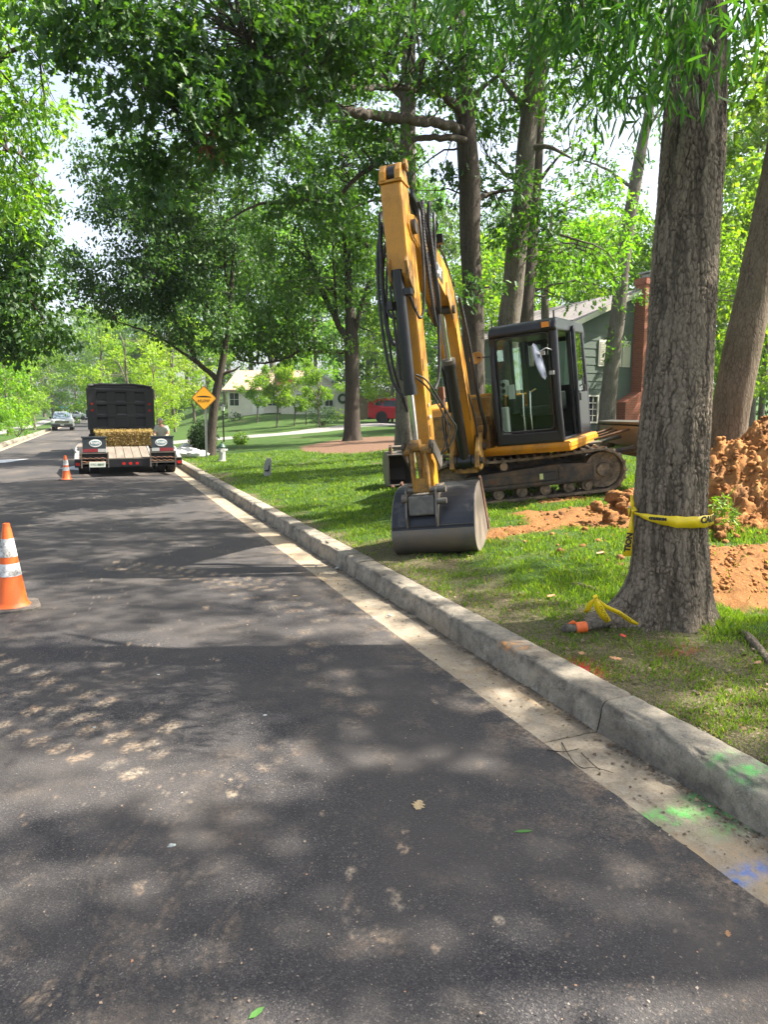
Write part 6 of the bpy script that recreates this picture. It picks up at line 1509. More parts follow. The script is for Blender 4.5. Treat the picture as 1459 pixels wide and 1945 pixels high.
def slope_roof(par, halfw, eave, apex, y0, y1, mat_, over=0.35, th=0.10, trim=None):
    pit = (apex - eave) / halfw
    for sgn in (-1, 1):
        x_e = sgn * (halfw + over); z_e = eave - over * pit
        m = MB(); m._add([(0, y0 - over, apex + th), (x_e, y0 - over, z_e + th), (x_e, y1 + over, z_e + th), (0, y1 + over, apex + th), (0, y0 - over, apex + .01), (x_e, y0 - over, z_e + .01), (x_e, y1 + over, z_e + .01), (0, y1 + over, apex + .01)],
              [(0, 1, 2, 3) if sgn < 0 else (0, 3, 2, 1), (4, 7, 6, 5), (0, 4, 5, 1), (1, 5, 6, 2), (2, 6, 7, 3)])
        m.build('roof', mat_, par)
        if trim:
            m = MB(); m._add([(0, y0 - over - .02, apex + th - .02), (x_e, y0 - over - .02, z_e + th - .02), (x_e, y0 - over - .02, z_e - .12), (0, y0 - over - .02, apex - .12), (0, y0 - over + .02, apex + th - .02), (x_e, y0 - over + .02, z_e + th - .02), (x_e, y0 - over + .02, z_e - .12), (0, y0 - over + .02, apex - .12)],
                  [(0, 1, 2, 3), (4, 7, 6, 5), (0, 4, 5, 1), (1, 5, 6, 2), (2, 6, 7, 3)]); m.build('rake_board', trim, par)
def window(par, x, z, w, h, y, trim, nx=2, nz=2, glass='dark_glass', name='window'):
    m = MB()
    for q in ((x - w / 2 - .06, x - w / 2, z - h / 2 - .06, z + h / 2 + .06), (x + w / 2, x + w / 2 + .06, z - h / 2 - .06, z + h / 2 + .06), (x - w / 2, x + w / 2, z + h / 2, z + h / 2 + .06), (x - w / 2, x + w / 2, z - h / 2 - .06, z - h / 2)):
        m.b(q[0], q[1], y - .06, y + .01, q[2], q[3])
    o = m.build(name, trim, par)
    for i in range(nx):
        for j in range(nz):
            pw, ph = w / nx, h / nz
            m = MB(); m.b(x - w / 2 + i * pw + .012, x - w / 2 + (i + 1) * pw - .012, y - .02, y - .012, z - h / 2 + j * ph + .012, z - h / 2 + (j + 1) * ph - .012); m.build('pane', M[glass], o)
    m = MB()
    for i in range(1, nx): m.b(x - w / 2 + i * w / nx - .012, x - w / 2 + i * w / nx + .012, y - .035, y - .005, z - h / 2, z + h / 2)
    for j in range(1, nz): m.b(x - w / 2, x + w / 2, y - .034, y - .006, z - h / 2 + j * h / nz - .014, z - h / 2 + j * h / nz + .014)
    m.build('muntin', trim, o)
    return o
# ---- green house
VH = 28.5
ap = D(1207, 556, VH); base_z = D(1200, 815, VH)[2]
GH = empty('green_house', (ap[0], ap[1], base_z), (0, 0, -THETA + R_(26)))
tag(GH, 'green house with lapped siding and tall red brick chimney behind the big oak', 'house')
apx = ap[2] - base_z; hw = 3.35; ev = D(1090, 628, VH)[2] - base_z
m = MB(); m.b(-hw, hw, 0.012, 9.0, -1.5, ev); m.prism([(-hw, ev), (hw, ev), (0, apx)], 0.012, 9.0); m.build('wall', M['green_siding'], GH)
gable_boards(GH, M['green_siding'], hw, ev, apx, 0.305, z0=-.9)
slope_roof(GH, hw, ev, apx, 0.0, 9.0, M['shingle'], .35, .10, M['trim'])
def px2x(px, py=650):
    u0, v0, k = float(ap @ RV), float(ap @ FV), (px - PCX) / FPX; k = float(D(px, py, 1.0) @ RV)
    return (k * v0 - u0) / (math.cos(R_(26)) - k * math.sin(R_(26)))
pz = lambda py: D(1180, py, VH)[2] - base_z
wz0, wz1 = pz(697), pz(650)
window(GH, px2x(1166), (wz0 + wz1) / 2, 0.62, wz1 - wz0 - .1, -.02, M['trim_white'], 2, 4)
for xx in (px2x(1145), px2x(1190)):
    m = MB(); m.b(xx - .20, xx + .20, -.06, -.02, wz0 - .02, wz1 + .02)
    o = m.build('shutter', M['trim_white'], GH); m = MB()
    for k in range(14): m.box((xx, -.065, wz0 + .08 + k * (wz1 - wz0 - .16) / 13), (.30, .015, .03), (R_(30), 0, 0))
    m.build('louvre', M['trim_white'], o)
window(GH, px2x(1126), (pz(803) + pz(752)) / 2, 0.62, (pz(752) - pz(803)) - .1, -.02, M['trim_white'], 3, 4)
# chimney: broad base, sloped shoulder, tall stack
cx0, cx1 = px2x(1202), px2x(1202) + 1.1
m = MB()
zs0, zs1 = pz(765), pz(745)
bx0 = px2x(1172)
m.b(bx0, cx1 + .5, -.62, -.03, -1.2, zs0)
m.prism([(bx0, zs0), (cx1 + .5, zs0), (cx1, zs1), (cx0, zs1)], -.60, -.03)
m.b(cx0, cx1, -.58, -.03, zs1, pz(543)); m.b(cx0 - .04, cx1 + .04, -.62, -.01, pz(543), pz(531))
ch = m.build('chimney', M['brick'], GH)
m = MB(); m.b(cx0 + .15, cx1 - .15, -.60, -.15, pz(531), pz(524)); m.b(cx0 + .05, cx1 - .05, -.68, -.08, pz(522), pz(519))
for xx in (cx0 + .12, cx1 - .12):
    for yy in (-.62, -.14): m.cyl((xx, yy, pz(531)), (xx, yy, pz(522)), .015)
m.build('chimney_cap', M['grey_metal'], ch)
m = MB(); m.cyl((bx0 - .12, -.05, zs0 - .6), (bx0 - .12, -.05, zs0 + .3), .02); m.build('conduit', M['trim'], GH)

# ---- pale house far left of centre
VC = 62.0
def cz(px, py, v=VC): return D(px, py, v)
a = cz(600, 704); e = cz(668, 745); gq = cz(640, 782)
CH = empty('pale_house', (a[0], a[1], gq[2] - .3), (0, 0, -THETA))
tag(CH, 'cream single-storey house with tan roof and red chimney beyond the drive', 'house')
AZ = a[2] - gq[2] + .3; EZ = e[2] - gq[2] + .3; HW = float((e - a) @ RV)
m = MB(); m.b(-HW, HW, .02, 8, -1, EZ); m.prism([(-HW, EZ), (HW, EZ), (0, AZ)], .02, 8); m.build('wall', M['cream_siding'], CH)
gable_boards(CH, M['cream_siding'], HW, EZ, AZ, .2)
slope_roof(CH, HW, EZ, AZ, 0, 8, M['shingle_tan'], .45, .12, M['trim_white'])
xz = lambda px, py: (float((cz(px, py) - a) @ RV), cz(px, py)[2] - gq[2] + .3)
x, z = xz(651, 757); m = MB()
for k in range(16):
    t = 2 * math.pi * k / 16; m.cyl((x + .34 * math.cos(t), -.08, z + .34 * math.sin(t)), (x + .34 * math.cos(t + .4), -.08, z + .34 * math.sin(t + .4)), .11, n=8)
m.build('wreath', M['leaf_shrub'], CH)
x0, z0 = xz(562, 778); x1, z1 = xz(604, 748)
m = MB(); m.b(x0 - .1, x1 + .1, -.06, .0, z0 - .1, z1 + .12); gd = m.build('garage_door', M['trim_white'], CH)
for i in range(4):
    for j in range(4):
        m = MB(); w_ = (x1 - x0) / 4; h_ = (z1 - z0) / 4; m.b(x0 + i * w_ + .06, x0 + (i + 1) * w_ - .06, -.085, -.062, z0 + j * h_ + .05, z0 + (j + 1) * h_ - .05); m.build('panel', M['dark_glass'] if j == 3 else M['trim_white'], gd)
window(CH, xz(625, 760)[0], xz(625, 760)[1], .7, 1.0, -.02, M['trim_white'], 2, 2)
x, z = xz(535, 716)
m = MB(); m.b(x - .75, x + .75, 1.0, 2.0, 1.5, xz(535, 702)[1]); m.build('chimney', M['brick'], CH)
# long wing to the left with the eave facing the street
x0 = xz(425, 760)[0]; x1 = -HW + .02; zt1 = xz(425, 738)[1]; zr = xz(425, 708)[1]
m = MB(); m.b(x0, x1, 1.5, 8, -1, zt1); m.build('wing_wall', M['cream_siding'], CH)
z = .0
while z < zt1 - .05:
    m = MB(); m.b(x0, x1, 1.47, 1.498, z, z + .185); m.build('siding_board', M['cream_siding'], CH); z += .2
m = MB(); m._add([(x0 - .4, 1.1, zt1 - .05), (x1 + 2, 1.1, zt1 - .05), (x1 + 2, 5, zr + .5), (x0 + .2, 5, zr + .5), (x0 - .4, 1.1, zt1 - .2), (x1 + 2, 1.1, zt1 - .2)], [(0, 1, 2, 3), (0, 4, 5, 1)]); m.build('roof', M['shingle_tan'], CH)
for px in (438, 512): window(CH, xz(px, 758)[0], xz(px, 758)[1], .8, 1.1, 1.48, M['trim_white'], 2, 2)
m = MB(); 
for px in (466,): m.b(xz(px, 0)[0] - .5, xz(px, 0)[0] + .5, 1.42, 1.47, 0.1, 2.2)
m.build('front_door', M['trim_white'], CH)
# ---- grey cottage glimpsed past the stick
VG = 60
a = D(846, 690, VG); gz = D(846, 738, VG)[2]
SG = empty('grey_cottage', (a[0], a[1], gz - .8), (0, 0, -THETA - R_(12)))
tag(SG, 'blue-grey cottage with white gable trim glimpsed between stick and boom', 'house')
H = a[2] - gz + .8
m = MB(); m.b(-1.9, 1.9, .02, 6, 0, H - 1.0); m.prism([(-1.9, H - 1.0), (1.9, H - 1.0), (0, H)], .02, 6); m.build('wall', M['grey_siding'], SG)
gable_boards(SG, M['grey_siding'], 1.9, H - 1.0, H, .2); slope_roof(SG, 1.9, H - 1.0, H, 0, 6, M['shingle'], .3, .1, M['trim_white'])
window(SG, -.2, H - 1.7, .8, 1.0, -.02, M['trim_white'])

# ---- board fence behind the red car
FN = empty('board_fence', tuple(zt(UVW(-2.2, 54, 0)))); tag(FN, 'brown board fence behind the red car', 'fence')
dir_ = Vector((RV[0], RV[1], 0))
fm = worn('fence_board', (0.13, 0.085, 0.055), (0.07, 0.05, 0.035), .85)
for k in range(64):
    c = Vector((dir_.x * k * .155, dir_.y * k * .155, .85 + .012 * k + random.uniform(-.02, .02)))
    m = MB(); m.box(c, (.14, .02, 1.75), (0, 0, -THETA)); m.build('fence_board', fm, FN)
for k in range(5):
    c = Vector((dir_.x * k * 2.4, dir_.y * k * 2.4, .8)); m = MB(); m.box(c + Vector((FV[0], FV[1], 0)) * .08, (.1, .1, 2.0), (0, 0, -THETA)); m.build('fence_post', fm, FN)

# ================================================================== VEHICLES
def wheel(par, x, y, r, w, rim='alloy', n=5):
    m = MB(); Mx = Matrix.Translation((x, y, r)) @ Matrix.Rotation(math.pi / 2, 4, 'X')
    m.lathe([(r * .62, -w / 2), (r * .92, -w / 2), (r, -w * .32), (r, w * .32), (r * .92, w / 2), (r * .62, w / 2)], n=28, M=Mx)
    t = m.build('wheel', M['tyre'], par, smooth=40)
    m = MB()
    s = -1 if y < 0 else 1
    m.lathe([(.01, 0), (r * .16, 0.0), (r * .2, -.02 * 1), (r * .2, -.05)], n=14, M=Matrix.Translation((x, y + s * w * .42, r)) @ Matrix.Rotation(-s * math.pi / 2, 4, 'X'))
    m.lathe([(r * .56, -w * .42), (r * .65, -w * .42), (r * .65, w * .42), (r * .56, w * .42)], n=28, M=Mx)
    for k in range(n):
        a = 2 * math.pi * k / n
        for da in (-.13, .13):
            m.box((x + r * .38 * math.cos(a + da), y + s * w * .36, r + r * .38 * math.sin(a + da)), (r * .5, .03, r * .09), (0, -(a + da * 1.6), 0))
    m.build('rim', M[rim], t)
    return t
def car(name, loc, rz, label, cat, paint, L_, W_, H_, roofp, beltz, body, cabin, wr, wx, lights=True, windows=()):
    """body / cabin are side outlines (x forward, z up) ; cabin narrows upward"""
    o = empty(name, loc, (0, 0, rz)); tag(o, label, cat)
    def loft(outline, w0, w1, z0, z1, nm, mt, bev):
        n = len(outline); vs = []
        for sg in (-1, 1):
            for p in outline:
                t = min(1, max(0, (p[1] - z0) / (z1 - z0))); w = (w0 + (w1 - w0) * t) / 2; vs.append((p[0], sg * w, p[1]))
        fs = [(k, (k + 1) % n, n + (k + 1) % n, n + k) for k in range(n)] + [tuple(reversed(range(n))), tuple(range(n, 2 * n))]
        ar = sum(outline[i][0] * outline[(i + 1) % n][1] - outline[(i + 1) % n][0] * outline[i][1] for i in range(n))
        if ar > 0: fs = [tuple(reversed(f)) for f in fs]
        m = MB(); m._add(vs, fs); return m.build(nm, mt, o, bev, 40, 3)
    loft(body, W_, W_ * .97, .3, beltz, 'body', paint, .05)
    loft(cabin, W_ * .95, W_ * .76, beltz - .05, H_, 'cabin', paint, .05)
    def win(poly, yoff, nm='side_window'):
        for sg in (-1, 1):
            vs = []
            for p in poly:
                t = min(1, max(0, (p[1] - beltz + .05) / (H_ - beltz + .05))); w = (W_ * .95 + (W_ * .76 - W_ * .95) * t) / 2 + yoff; vs.append((p[0], sg * w, p[1]))
            f = tuple(range(len(poly)))
            me = bpy.data.meshes.new(nm); me.from_pydata(vs, [], [f if sg < 0 else f[::-1]]); link_mesh(nm, me, M['dark_glass'], o)
    for wq in windows: win(wq, .006)
    for x in wx:
        for sg in (-1, 1):
            wheel(o, x, sg * (W_ / 2 - .10), wr, .21)
            m = MB(); m.cyl((x, sg * (W_ / 2 - .35), wr + .02), (x, sg * (W_ / 2 + .004), wr + .02), wr * 1.16, n=30); m.build('wheel_arch', M['black_matt'], o)
    return o
red = worn('red_car_paint', (0.50, 0.012, 0.022), None, 0.22, 0.2, bstr=0.0)
pt = D(702, 806, 50.0); loc = zt(pt)
SUV = car('parked_car', tuple(loc + RV * 2.25), -THETA + R_(-8), 'dark red sport utility car parked on the drive beyond the lawn', 'car', red, 4.5, 1.82, 1.66, None, 1.02,
          [(-2.22, .35), (-2.26, .62), (-2.22, 1.05), (1.2, 1.05), (2.0, .95), (2.25, .75), (2.25, .35), (1.8, .25), (-1.9, .25)],
          [(-2.20, 1.0), (-2.0, 1.40), (-1.75, 1.60), (-1.0, 1.66), (.0, 1.64), (.45, 1.52), (1.15, 1.0)], .35, (-1.30, 1.35),
          windows=([(-1.85, 1.20), (-1.45, 1.12), (-1.30, 1.14), (-1.30, 1.46), (-1.55, 1.46)], [(-1.22, 1.10), (-.28, 1.08), (-.28, 1.50), (-1.22, 1.50)], [(-.20, 1.08), (.85, 1.06), (.35, 1.46), (-.20, 1.50)]))
m = MB(); m.b(-2.275, -2.20, -.72, .72, 1.08, 1.45); o = m.build('rear_window', M['dark_glass'], SUV, .02); o.location.x = .14
for s in (-1, 1):
    m = MB(); m.prism([(-2.27, 1.0), (-2.0, .95), (-1.95, 1.15), (-2.05, 1.5), (-2.14, 1.5), (-2.22, 1.2)], s * .72, s * .90); m.build('tail_lamp', M['red_lens'], SUV, .01)
m = MB(); m.b(-2.30, 2.28, -.88, .88, .25, .42); m.build('bumper', M['black_matt'], SUV, .04)
m = MB(); m.b(-2.29, -2.27, -.26, .26, .82, .96); m.build('licence_plate', M['white_plastic'], SUV)
m = MB(); m.tube([(-1.7, .62, 1.66), (-1.0, .62, 1.72), (.1, .62, 1.70)], .02, 6); m.tube([(-1.7, -.62, 1.66), (-1.0, -.62, 1.72), (.1, -.62, 1.70)], .02, 6); m.build('roof_rail', M['grey_metal'], SUV)
# silver pickup coming down the street
silver = worn('silver_paint', (0.45, 0.47, 0.47), None, 0.3, 0.4, bstr=0.0)
g = gpt(118, 818)
PK = car('pickup_truck', (g[0], g[1] + 2.9, 0.0), -math.pi / 2, 'silver pickup truck driving towards the camera in the far lane', 'pickup truck', silver, 5.7, 1.98, 1.88, None, 1.15,
         [(-2.8, .45), (-2.8, 1.15), (1.3, 1.17), (2.6, 1.12), (2.85, 1.0), (2.9, .5), (2.7, .35), (-2.6, .4)],
         [(-.9, 1.1), (-.75, 1.8), (-.2, 1.88), (.55, 1.85), (1.45, 1.12)], .38, (-1.7, 1.85),
         windows=([(-.62, 1.2), (.2, 1.2), (.2, 1.72), (-.55, 1.72)], [(.28, 1.2), (1.15, 1.2), (.62, 1.70), (.28, 1.72)]))
m = MB(); m._add([(1.40, -.86, 1.20), (1.40, .86, 1.20), (.70, .74, 1.80), (.70, -.74, 1.80)], [(0, 1, 2, 3)]); m.build('windscreen', worn('sky_glass', (.12, .16, .2), None, .08), PK)
m = MB(); m.b(2.88, 2.93, -.62, .62, .72, .98); gr_ = m.build('grille', M['black'], PK, .01)
m = MB(); m.b(2.92, 2.95, -.62, .62, .88, .92); m.b(2.92, 2.95, -.62, .62, .76, .80); m.build('grille_bar', M['chrome'], gr_)
for s in (-1, 1):
    m = MB(); m.b(2.82, 2.93, s * .64, s * .95, .74, .98); m.build('headlight', M['clear_lens'], PK, .02)
    m = MB(); m.b(1.1, 1.2, s * 1.0, s * 1.22, 1.15, 1.38); m.build('side_mirror', M['black'], PK, .02)
m = MB(); m.b(2.85, 3.0, -.97, .97, .42, .64); m.build('bumper', M['black_matt'], PK, .03)
m = MB(); m.b(3.0, 3.01, -.16, .16, .50, .62); m.build('licence_plate', M['white_plastic'], PK)
white = worn('white_car_paint', (.62, .62, .62), None, .3, 0, bstr=0)
p = UVW((150 - PCX) / FPX * 128, 128, 0); 
WC = car('parked_car', (p[0], p[1], max(0, float(lterrain(p[0], p[1])))), -THETA + R_(5), 'white car standing sideways at the far end of the street', 'car', white, 4.5, 1.8, 1.6, None, 1.0,
         [(-2.2, .35), (-2.2, 1.02), (1.2, 1.02), (2.1, .85), (2.2, .35)], [(-2.1, .95), (-1.8, 1.5), (-.2, 1.6), (.4, 1.5), (1.1, 1.0)], .34, (-1.3, 1.35),
         windows=([(-1.7, 1.1), (-.5, 1.1), (-.5, 1.45), (-1.5, 1.45)], [(-.42, 1.1), (.8, 1.08), (.3, 1.42), (-.42, 1.45)]))

# ---- equipment trailer with beavertail deck and stood-up ramps
TX, TY = 0.76, 19.3
TR = empty('equipment_trailer', (TX, TY, 0)); tag(TR, 'black equipment trailer with plank deck and raised ramps, seen from behind', 'trailer')
HWD = 1.30
fb = M['frame_dirty']
m = MB(); m.b(-HWD, HWD, 0.0, 0.10, .50, .72); m.build('rear_beam', M['black'], TR, .01)
m = MB(); m.b(-HWD, HWD, -.012, .10, .725, .745); m.build('rear_edge', M['steel_worn'], TR)
for s in (-1, 1):
    m = MB(); m.b(s * HWD, s * (HWD - .10), .1, 8.6, .80, .98) if False else m._add([(s * HWD, .1, .60), (s * (HWD - .1), .1, .60), (s * (HWD - .1), 1.5, .86), (s * HWD, 1.5, .86), (s * HWD, .1, .74), (s * (HWD - .1), .1, .74), (s * (HWD - .1), 1.5, 1.0), (s * HWD, 1.5, 1.0), (s * HWD, 5.4, .86), (s * (HWD - .1), 5.4, .86), (s * HWD, 5.4, 1.0), (s * (HWD - .1), 5.4, 1.0)],
          [(0, 1, 2, 3), (4, 7, 6, 5), (0, 4, 5, 1), (0, 3, 7, 4), (1, 5, 6, 2), (3, 2, 9, 8), (7, 10, 11, 6), (3, 8, 10, 7), (2, 6, 11, 9), (8, 9, 11, 10)])
    m.build('side_rail', M['grey_metal'], TR)
    for k in range(9):
        m = MB(); m.b(s * (HWD - .02), s * .78, .25 + k * .16, .31 + k * .16, .62 + k * .03, .66 + k * .03); m.build('crossmember', fb, TR)
    m = MB(); m.box((s * .54, .75, .86), (.045, 1.55, .07), (R_(10.6), 0, 0)); m.build('runner', M['grey_metal'], TR)
# plank deck sloping up, then flat
wood = worn('weathered_deck_plank', (0.20, 0.165, 0.13), (0.085, 0.072, 0.06), .85, 0, 8, (.4, .7), .35, .25, (1, .15, 1), 40)
for k in range(5):
    x = -.52 + k * .206
    m = MB(); m.box((x + .103, .80, .87 + random.uniform(-.008, .008)), (.196, 1.50, .045), (R_(10.6), 0, random.uniform(-.006, .006))); m.build('deck_plank', wood, TR, .006)
for k in range(9):
    x = -1.26 + k * .28
    m = MB(); m.b(x + .005, x + .272, 1.58, 5.3, .99, 1.04 + random.uniform(-.004, .006)); m.build('deck_plank', wood, TR, .006)
# ramps: dark panel with reflector tape, oval badge and rusty rungs below
M['dull_red'] = worn('dirty_red_tape', (.20, .015, .02), (.08, .03, .03), .5, 0, 14); M['dull_white'] = worn('dirty_white_tape', (.40, .41, .40), (.2, .19, .17), .5, 0, 14)
green_black = worn('ramp_panel_paint', (.028, .036, .042), (.08, .07, .06), .45, 0, 5, (.6, .85))
for s in (-1, 1):
    RP = empty('ramp', (s * .82, -.02, 0)); RP.parent = TR; RP.scale = (.74, 1, 1)
    m = MB(); m.b(-.37, .37, -.02, .02, .92, 1.38); m.b(-.40, .40, -.03, .01, 1.36, 1.41); m.build('ramp_panel', green_black, RP, .006)
    m = MB(); m.b(-.37, .10, -.026, -.021, .95, 1.045) if s < 0 else m.b(-.10, .37, -.026, -.021, .95, 1.045); m.build('red_reflector', M['dull_red'], RP)
    m = MB(); m.b(.11, .36, -.026, -.021, .95, 1.045) if s < 0 else m.b(-.36, -.11, -.026, -.021, .95, 1.045); m.build('white_reflector', M['dull_white'], RP)
    m = MB(); m.lathe([(.001, 0), (.20, 0), (.20, .004), (.001, .004)], n=32, M=Matrix.Translation((0.04 * s * -1, -.021, 1.21)) @ Matrix.Rotation(math.pi / 2, 4, 'X') @ Matrix.Diagonal((1, .56, 1, 1))); bd_ = m.build('badge', M['white_paint'], RP)
    m = MB(); m.lathe([(.001, 0), (.175, 0), (.175, .003), (.001, .003)], n=32, M=Matrix.Translation((0.04 * s * -1, -.0255, 1.21)) @ Matrix.Rotation(math.pi / 2, 4, 'X') @ Matrix.Diagonal((1, .40, 1, 1))); m.build('badge_band', worn('badge_teal', (.12, .22, .24)), RP)
    text_obj('ROGERS', .095, M['white_paint'], RP, 'lettering', Matrix.Translation((0.04 * s * -1, -.031, 1.21)) @ Matrix.Rotation(math.pi / 2, 4, 'X'), .001, .8, bold=.004)
    m = MB()
    for x in (-.42, .42): m.b(x - .02, x + .02, -.05, .03, .48, .95)
    m.b(-.42, .42, -.045, .02, .90, .93); m.b(-.42, .42, -.045, .02, .60, .625); m.build('ramp_frame', M['steel_worn'], RP)
    for z in (.66, .76):
        m = MB()
        pts = [(-.40 + .8 * k / 16, -.03, z + .014 * math.sin(k * 1.6)) for k in range(17)]
        m.tube(pts, .018, 6); m.build('rung', M['rust'], RP)
    m = MB(); m.b(-.40, .40, .02, .05, .52, .90); m.build('backing', M['black_matt'], RP)
    for k, (w0, w1) in enumerate(((.72, .96), (1.0, 1.24))):
        for ya in (1.35, 2.3):
            m = MB(); m.cyl((s * w0, ya, .37), (s * w1, ya, .37), .36, n=30); t = m.build('wheel', M['tyre'], TR, .02, 40)
            m = MB(); m.cyl((s * (w1 + .003), ya, .37), (s * (w1 - .05), ya, .37), .18, n=20); m.build('rim', M['white_paint'], t)
    m = MB(); m.b(s * .70, s * 1.28, 1.0, 3.6, .80, .84); m.build('fender', fb, TR)
    m = MB();  m.b(s * 1.18, s * 1.27, -.02, .0, .56, .64); m.build('tail_lamp', M['red_lens'], TR)
    m = MB(); m.box((s * 1.30, .08, 1.05), (.03, .03, .28), (0, R_(s * 20), 0)); m.build('stake', M['grey_metal'], TR)
for k in (-1, 0, 1):
    m = MB(); m.cyl((k * .16 + .02, -.014, .59), (k * .16 + .02, .01, .59), .042, n=16); m.build('marker_light', M['red_lens'], TR)
m = MB(); m.b(-.50, .60, -.01, .01, .50, .70); m.build('light_bar', M['black'], TR, .005)
for x in (-.62, .66):
    m = MB(); m.b(x - .02, x + .02, -.03, .0, .48, .74); m.build('bracket', M['steel_worn'], TR)
LP = MB(); LP.b(-.96, -.58, -.068, -.06, .50, .66); lpo = LP.build('licence_plate', worn('plate_cream', (.55, .58, .50)), TR, .004)
text_obj('1TC 8803', .085, worn('plate_green', (.05, .12, .07)), lpo, 'lettering', Matrix.Translation((-.77, -.071, .58)) @ Matrix.Rotation(math.pi / 2, 4, 'X'), .001, .95)
m = MB(); m.b(-.9, .9, 1.2, 2.5, .54, .66); m.build('axle_beam', fb, TR)
m = MB(); m.cyl((-1.2, 1.35, .37), (1.2, 1.35, .37), .07); m.cyl((-1.2, 2.3, .37), (1.2, 2.3, .37), .07); m.build('axle', fb, TR)
m = MB(); m.b(-.45, -.3, 1.5, 5.4, .70, .98); m.b(.3, .45, 1.5, 5.4, .70, .98); m.prism([(-.05, 0), (.05, 0), (.05, .1)], 0, .1); m.build('chassis_beam', fb, TR)
m = MB(); m.b(-.08, .08, 5.3, 9.4, .62, .8); m.build('tongue', fb, TR)

def squat(o):
    for ch in o.children:
        if ch.type == 'MESH' and not ch.name.startswith(('wheel', 'rim', 'axle')):
            ch.data.transform(Matrix.Translation((0, 0, -.145)) @ Matrix.Diagonal((1, 1, .85, 1)))
        squat(ch)
bpy.context.view_layer.update(); squat(TR)
# ---- straw bales across the deck
straw = worn('straw', (0.34, 0.24, 0.09), (0.16, 0.10, 0.04), .9, 0, 14, (.4, .7), .5, .35, (.25, 1, 1), 70, .01)
strawblade = leafmat('straw_stalk', (0.22, 0.15, 0.055), (0.38, 0.28, 0.12), (.2, .13, .05), .2)
for k, x0 in enumerate((-.78, -.41, -.04, .33)):
    r0 = np.random.default_rng(k)
    bx = empty('straw_bale', (TX + x0 + .19, TY + 1.95, .742), (0, 0, R_(r0.uniform(-3, 3)))); tag(bx, ['straw bale at the left end of the row on the trailer', 'straw bale second from the left on the trailer deck', 'straw bale third from the left on the trailer deck', 'straw bale at the right end of the row beside the man'][k], 'straw bale', 'straw bales across the trailer deck')
    gx, gz_ = np.meshgrid(np.linspace(0, 1, 9), np.linspace(0, 1, 9))
    m = MB(); m.b(-.185, .185, -.42, .42, .0, .40); core = m.build('bale', straw, bx, .03)
    n = 1500; P = np.stack([r0.uniform(-.19, .19, n), np.where(r0.random(n) < .65, -.425, r0.uniform(-.42, .42, n)), r0.uniform(.01, .40, n)], 1)
    top = r0.random(n) < .3; P[top, 2] = .405; P[top, 1] = r0.uniform(-.42, .4, top.sum())
    Dv = r0.normal(size=(n, 3)); Dv[:, 1] -= .8; Nv = r0.normal(size=(n, 3))
    o = link_mesh('straw_stalk', leaves_mesh('straw_stalk', P, Dv, Nv, r0.uniform(.03, .085, n), 'lance'), strawblade, bx); o['kind'] = 'stuff'
    for xx in (-.08, .08):
        m = MB(); m.tube([(xx, -.43, .0), (xx, -.432, .40), (xx, .43, .41)], .005, 5); m.build('twine', M['rust'], bx)

# ---- dump truck
DX, DY = 0.93, 29.0
DT = empty('dump_truck', (DX, DY, 0)); tag(DT, 'black dump truck with tall panelled tailgate parked ahead of the trailer', 'dump truck')
wd = 1.08
z0, z1 = 1.03, 2.64
rough_black = worn('scuffed_black_paint', (.016, .016, .018), (.07, .06, .052), .5, 0, 5, (.62, .85), .2)
m = MB(); m.b(-wd, wd, 0.0, .05, z0, z1); tg = m.build('tailgate', rough_black, DT, .01)
for i in range(4):
    x = -wd + .05 + i * (2 * wd - .1) / 3
    if i in (1, 2):
        m = MB(); m.prism([(x - .16, z0), (x + .16, z0), (x + .16, z1 - .1), (x - .16, z1 - .1)], -.05, 0); m.build('rib', rough_black, tg, .012)
    else:
        m = MB(); m.b(x - .17, x + .17, -.06, 0, z0, z1 - .06); m.build('rib', rough_black, tg, .012)
for z in (z0 + .03, z0 + .50, z0 + .98, z1 - .15):
    m = MB(); m._add([(-wd, 0, z - .10), (wd, 0, z - .10), (wd, -.058, z - .04), (-wd, -.058, z - .04), (-wd, -.058, z + .04), (wd, -.058, z + .04), (wd, 0, z + .10), (-wd, 0, z + .10)], [(0, 1, 2, 3), (3, 2, 5, 4), (4, 5, 6, 7), (0, 3, 4, 7), (1, 6, 5, 2)]); m.build('rail', rough_black, tg)
m = MB(); m.b(-.22, .22, -.07, -.05, z0 + .1, z0 + .46); m.build('chute_gate', rough_black, tg, .01)
m = MB()
for s in (-1, 1):
    m.b(s * wd, s * (wd + .05), 0, 3.6, z0 + .02, z1 - .02)
m.b(-wd, wd, 3.55, 3.6, z0, z1 + .2); m.b(-wd - .04, wd + .04, 0, 3.6, z0 - .08, z0); m.build('box', rough_black, DT, .01)
m = MB()
for s in (-1, 1): m.b(s * (wd - .02), s * (wd + .08), -.03, 3.6, z1 - .04, z1 + .04)
m.build('top_rail', M['steel_dark'], DT, .01)
rag = MB(); rag.tube([(-wd, 0.02, z1 + .03), (-wd * .6, 0, z1 + .075), (-.2, 0.0, z1 + .06), (.4, 0, z1 + .08), (wd * .8, 0, z1 + .03), (wd, 0, z1 - .01)], .05, 8); rag.build('rolled_tarp', M['black_matt'], DT, smooth=60)
m = MB(); m.b(-wd - .03, -wd + .14, -.06, .02, z1 + .03, z1 + .09); m.build('hinge', M['grey_metal'], DT)
